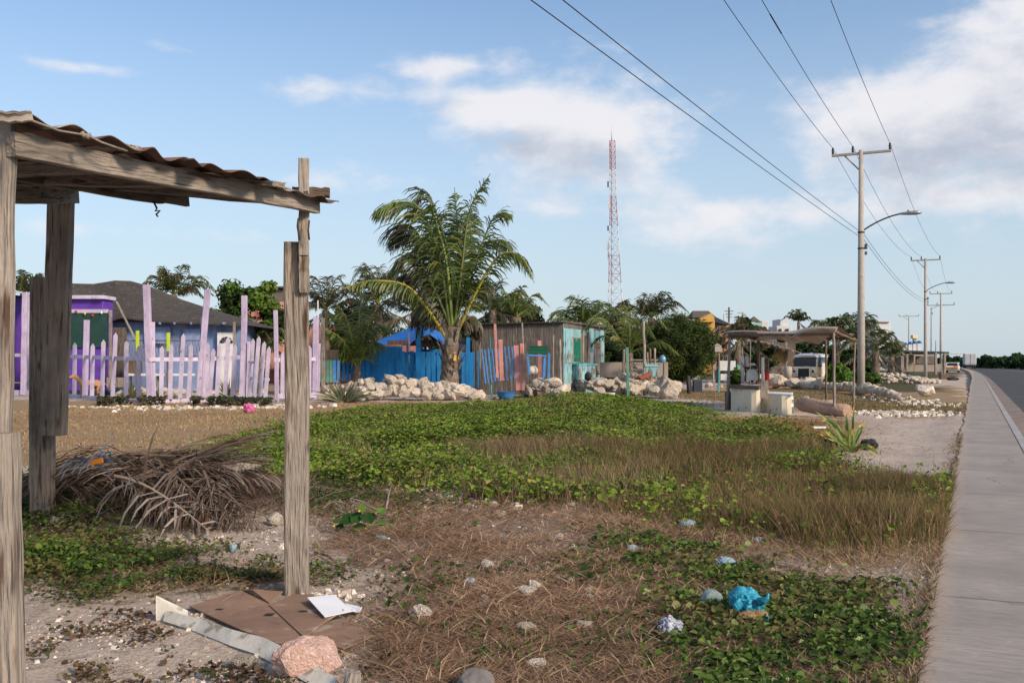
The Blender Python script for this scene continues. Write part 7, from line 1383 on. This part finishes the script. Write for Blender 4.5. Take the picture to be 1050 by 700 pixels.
# ------------------------------------------------------------------ street poles, lamps, cables
uR = Vector((.903, -.429, 0))
def upole(px, Y, xy, ytop, arms, lamp, label, name='utility_pole', r=.14, r1=.095):
    base = Vector((xy[0], xy[1], zt1(*xy))) if xy else onG(px, Y); Yc = base.y; top = H + (HY - ytop) / F * Yc if ytop is not None else 9.15
    rt = thing(name, label, 'utility pole', base); b = MB(); b.lathe(base, [(r, -.1), (r * .97, (top-base.z) * .3), (r1, top-base.z)], 8); b.build('shaft', M['concrete'], rt)
    for (dz, L_, br_c) in arms:
        c_ = Vector((base.x, base.y, top + dz)); c0 = c_ - uR * L_ * .5; c1 = c_ + uR * L_ * .5; bm_(rt, 'crossarm', 'concrete', c0, c1, .09, .10, (0, 0, 1)); att = []
        for k in (0.02, .36, .98):
            p_ = c0.lerp(c1, k) + Vector((0, 0, .05)); b = MB(); b.lathe(p_, [(.025, 0), (.055, .05), (.035, .09), (.06, .13), (.035, .17), (.05, .20), (.02, .25)], 10); b.build('insulator', M['darkmetal'], rt)
        if br_c: bm_(rt, 'arm_brace', 'wood', Vector((base.x, base.y, top + dz - .6)) - uR * .08, c0.lerp(c1, .22) - Vector((0, 0, .04)), .04)
    if lamp:
        zl = top - lamp; s0 = Vector((base.x, base.y, zl)); sc = 1.0
        bm2 = MB(); bm2.tube(bez([s0, s0 + uR * .55 + Vector((0, 0, .40)), s0 + uR * 1.15 + Vector((0, 0, .58)), s0 + uR * 1.4 + Vector((0, 0, .58))], 10), .03, 6); bm2.build('lamp_arm', M['darkmetal'], rt)
        h0 = s0 + uR * 1.28 + Vector((0, 0, .56)); b = MB(); vs = []; n = 12
        prof = [(0, .05), (.12, .09), (.35, .15), (.6, .17), (.75, .12), (.82, .02)]
        up_ = Vector((0, 0, 1)); sdv = Vector((uR.y, -uR.x, 0))
        for d_, w_ in prof:
            for i in range(n): a_ = 2 * math.pi * i / n; vs.append(h0 + uR * d_ + sdv * (w_ * math.cos(a_)) + up_ * (w_ * .55 * math.sin(a_) * (1 if math.sin(a_) > 0 else .7) + .02))
        b.add(vs, [(j*n+i, j*n+(i+1) % n, (j+1)*n+(i+1) % n, (j+1)*n+i) for j in range(5) for i in range(n)] + [tuple(range(n-1, -1, -1)), tuple(range(5*n, 6*n))], smooth=True); b.build('lamp_head', M['alu'], rt)
        b = MB(); b.lathe(h0 + uR * .35 + Vector((0, 0, .09)), [(.03, 0), (.03, .06)], 8); b.build('photocell', M['darkmetal'], rt)
        for dz in (0, .1): b = MB(); b.lathe(Vector((base.x, base.y, zl - .04 - dz * 6)), [(r * .92, 0), (r * .92, .05)], 10); b.build('clamp_band', M['darkmetal'], rt)
        b = MB(); b.box(Vector((base.x, base.y, zl - .55)) + uR * .17 , (.08, .08, .2)); b.box(Vector((base.x, base.y, zl - .8)) + uR * .17, (.07, .07, .12)); b.build('cable_bracket', M['darkmetal'], rt)
    return base, top
p1, t1 = upole(883, 36.4, None, 154, [(-.12, 2.1, True)], 3.05, 'tall grey concrete street pole with crossarm and lamp, nearest on the roadside', r=.145, r1=.085)
p2, t2 = upole(949, 74.5, None, 265, [(-.12, 2.1, True)], 2.5, 'second concrete street pole along the road, with crossarm and lamp')
p3, t3 = upole(964.8, 113, None, 300, [(-.12, 2.4, False), (-1.45, 2.9, False)], None, 'far roadside pole carrying two crossarms one above the other', r=.16)
p4, t4 = upole(955, 150, None, 315, [], .3, 'thin far pole with lamp between the second pole and the double arm pole')
p5, t5 = upole(932, 155, None, 323.5, [(-.1, 3.0, True)], None, 'far pole with one wide crossarm above the blue domes', r=.14)
p0, t0 = upole(None, None, (-4.85, -1.9), None, [(-.12, 2.1, True)], 3.05, 'street pole standing behind the photographer')
pb, tb_ = upole(None, None, (-8.6, -3.2), None, [], None, 'service pole without crossarm behind the photographer')
o = thing('utility_pole', 'small dark pole with many short crossarms on the skyline left of the stall', 'utility pole', onG(747, 160)); bm_(o, 'shaft', 'wood_d', onG(747, 160), at(747.5, 315, 160), .25)
for y, w in ((319, 9), (322, 7), (325, 5)): bm_(o, 'crossarm', 'wood_d', at(747.5 - w/2, y, 159.9), at(747.5 + w/2, y, 159.9), .12, .12, (0, 0, 1))
o = thing('street_lamp', 'thin street lamp on the skyline above the brown palms', 'street lamp', onG(761.5, 120)); bm_(o, 'post', 'concrete', onG(761.5, 120), at(761.5, 320, 120), .18); bm_(o, 'lamp_arm', 'concrete', at(761.5, 320.2, 120), at(756, 321, 120), .1, .1, (0, 0, 1))
postT(908, 380, 908, 341, .8, 130, 'concrete', 'thin mast before the white tower house', 'mast', 'mast'); postT(959.5, 372, 959.5, 349, 1, 120, 'ltblue', 'thin bluish pole top near the shed roof', 'pole', 'pole'); postT(742, 340, 742, 322, .6, 120, 'wood_d', 'thin antenna above the yellow house roof', 'antenna', 'antenna'); postT(645.5, 330, 645.5, 312, .8, 60, 'wood_d', 'thin dark mast above the palms right of the tower', 'mast', 'mast')
def cable(a_, c__, sag, label, r=.0085, n=30, group=None, extra=None):
    a_ = Vector(a_); c__ = Vector(c__); b = MB(); ps = [a_.lerp(c__, i / n) - Vector((0, 0, sag * 4 * (i / n) * (1 - i / n))) for i in range(n+1)]; b.tube(ps, r, 6); return b, ps
def ins(base, top, k, L_=2.1, dz=-.12): c_ = Vector((base.x, base.y, top + dz)); return c_ - uR * L_ * .5 + uR * L_ * k + Vector((0, 0, .28))
for k, nm in ((.02, 'leftmost'), (.36, 'middle'), (.98, 'rightmost')):
    b, ps = cable(ins(p1, t1, k), ins(p0, t0, k), .55, ''); b2, _ = cable(ins(p1, t1, k), ins(p2, t2, k), .7, ''); b.add(b2.v, b2.f, b2.lc, True); b3, _ = cable(ins(p2, t2, k), ins(p3, t3, k, 2.4), .8, ''); b.add(b3.v, b3.f, b3.lc, True)
    o = tag(b.build('power_line', M['wire'], base=tuple(ins(p1, t1, k))), nm + ' of the three power lines strung along the crossarms', 'cable')
    if k < .9:
        b = MB(); j0, j1 = (13, 15) if k < .1 else (11, 13); b.tube(ps[j0:j1], .017, 6); b.build('cable_sleeve', M['wire'], o)
for k, (z0, dx) in enumerate(((6.15, 0), (5.95, -.0))):
    s0 = Vector((p1.x, p1.y, z0)) - uR * .1; e = Vector((pb.x + (.55 if k == 0 else 0), pb.y, 6.35)); b, _ = cable(s0, e, .12, ''); b2, _ = cable(Vector((p1.x, p1.y, z0)), Vector((p2.x, p2.y, z0 - .1)), .5, ''); b.add(b2.v, b2.f, b2.lc, True); tag(b.build('service_cable', M['wire'], base=tuple(s0)), ['upper', 'lower'][k] + ' of the two thin service cables running off to the upper left', 'cable')
# ------------------------------------------------------------------ lattice tower
Yt = 230.0; tw = thing('radio_tower', 'tall red and white lattice radio tower behind the palms', 'tower', onG(630, Yt)); s = Yt / F
def twp(k, y): # leg k at picture height y
    hw = np.interp(y, [166, 200, 232, 300, 400], [3.2, 3.4, 4.6, 7.6, 11.5]) * s; cx_ = np.interp(y, [140, 400], [627.3, 631]) ; c_ = at(cx_, y, Yt); a_ = R(100 + 120 * k); return c_ + Vector((math.cos(a_), math.sin(a_), 0)) * hw * 1.05
bands = [(370, 320, 'twhite'), (320, 290, 'twhite'), (290, 262, 'tred'), (262, 232, 'twhite'), (232, 202, 'tred'), (202, 174, 'twhite'), (174, 144.5, 'tred')]
for y0, y1, m in bands:
    b = MB(); nseg = max(3, int((y0 - y1) / np.interp(y1, [140, 300], [5.0, 9]))); ys_ = [y0 + (y1 - y0) * i / nseg for i in range(nseg + 1)]
    for k in range(3):
        for i in range(nseg): 
            a_, c__ = twp(k, ys_[i]), twp(k, ys_[i+1]); d_, e_ = twp((k+1) % 3, ys_[i]), twp((k+1) % 3, ys_[i+1]); b.tube([a_, c__], .085, 5); b.tube([a_, e_], .04, 4); b.tube([d_, c__], .04, 4); b.tube([c__, e_], .04, 4)
    b.build('red_section' if m == 'tred' else 'white_section', M[m], tw)
b = MB(); b.tube([at(627.3, 144.5, Yt), at(627.2, 128, Yt)], [.14, .05], 5); b.build('mast', M['twhite'], tw)
for px, y, h_ in ((623.5, 189, 6), (624.5, 209, 9), (623.5, 234, 5), (623.2, 252, 9), (624, 262, 8), (634.5, 252, 9)):
    b = MB(); b.box(at(px, y, Yt - .5), (.35, .3, h_ * s)); b.build('antenna_panel', M['twhite'] if h_ > 6 else M['domeblue'], tw)
# ------------------------------------------------------------------ animals
def animal(name, label, loc, rz, sc, m, chain, cat='dog'):
    """one continuous skin-grown body from joints (x forward, z up)"""
    me = bpy.data.meshes.new(name); vs = [c[0] for c in chain]; es = [(i, c[1]) for i, c in enumerate(chain) if c[1] is not None]; me.from_pydata(vs, es, []); o = bpy.data.objects.new(name, me); COL.objects.link(o)
    md = o.modifiers.new('Skin', 'SKIN')
    if not me.skin_vertices: bpy.context.view_layer.objects.active = o
    for i, c in enumerate(chain): me.skin_vertices[0].data[i].radius = (c[2], c[2])
    me.skin_vertices[0].data[0].use_root = True; sb_ = o.modifiers.new('Sub', 'SUBSURF'); sb_.levels = 2; sb_.render_levels = 2
    dg = bpy.context.evaluated_depsgraph_get(); nm = bpy.data.meshes.new_from_object(o.evaluated_get(dg)); o.modifiers.clear(); o.data = nm; nm.materials.clear(); nm.materials.append(M[m])
    at_ = nm.attributes.get('lc') or nm.attributes.new('lc', 'FLOAT_VECTOR', 'POINT'); co_ = np.zeros(len(nm.vertices) * 3, 'f'); nm.vertices.foreach_get('co', co_); at_.data.foreach_set('vector', co_)
    o.location = loc; o.rotation_euler = (0, 0, rz); o.scale = (sc, sc, sc); return tag(o, label, cat)
DOG = [((0, 0, .5), None, .11), ((.2, 0, .5), 0, .10), ((.42, 0, .5), 1, .125), ((.55, 0, .58), 2, .085), ((.66, 0, .70), 3, .065), ((.76, 0, .74), 4, .075), ((.88, 0, .70), 5, .042), ((.94, 0, .69), 6, .03),
       ((.74, .05, .82), 5, .02), ((.74, -.05, .82), 5, .02), ((-.12, 0, .5), 0, .10), ((-.25, 0, .55), 10, .03), ((-.38, 0, .48), 11, .02), ((-.48, 0, .36), 12, .012),
       ((.44, .08, .36), 2, .055), ((.45, .08, .2), 14, .03), ((.44, .08, .04), 15, .024), ((.49, .08, .02), 16, .026), ((.44, -.08, .36), 2, .055), ((.45, -.08, .2), 18, .03), ((.44, -.08, .04), 19, .024), ((.49, -.08, .02), 20, .026),
       ((-.10, .08, .36), 10, .07), ((-.04, .08, .24), 22, .04), ((-.17, .08, .14), 23, .024), ((-.14, .08, .03), 24, .022), ((-.09, .08, .015), 25, .025), ((-.10, -.08, .36), 10, .07), ((-.04, -.08, .24), 27, .04), ((-.17, -.08, .14), 28, .024), ((-.14, -.08, .03), 29, .022), ((-.09, -.08, .015), 30, .025)]
animal('dog', 'tan dog standing behind the pickets in front of the purple hut', onG(97, 33.4) + Vector((0, 0, .02)), R(235), 1.0, 'tan', DOG)
LY = [((0, 0, .14), None, .11), ((.18, 0, .16), 0, .11), ((.34, .02, .18), 1, .10), ((.42, .05, .28), 2, .065), ((.50, .08, .33), 3, .06), ((.60, .10, .30), 4, .035), ((.46, .12, .40), 4, .018), ((.46, .02, .40), 4, .018), ((-.12, .02, .12), 0, .09), ((-.24, .12, .06), 8, .02), ((-.1, .25, .04), 9, .014),
      ((.38, .10, .06), 2, .035), ((.56, .14, .03), 11, .022), ((.38, -.08, .06), 2, .035), ((.56, -.1, .03), 13, .022), ((-.05, -.14, .08), 8, .05), ((.1, -.2, .04), 15, .026), ((.0, -.22, .03), 16, .02)]
animal('dog', 'reddish brown dog curled up resting on the rock pile', at(656.5, 390, 33.0), R(20), .75, 'redfur', LY)
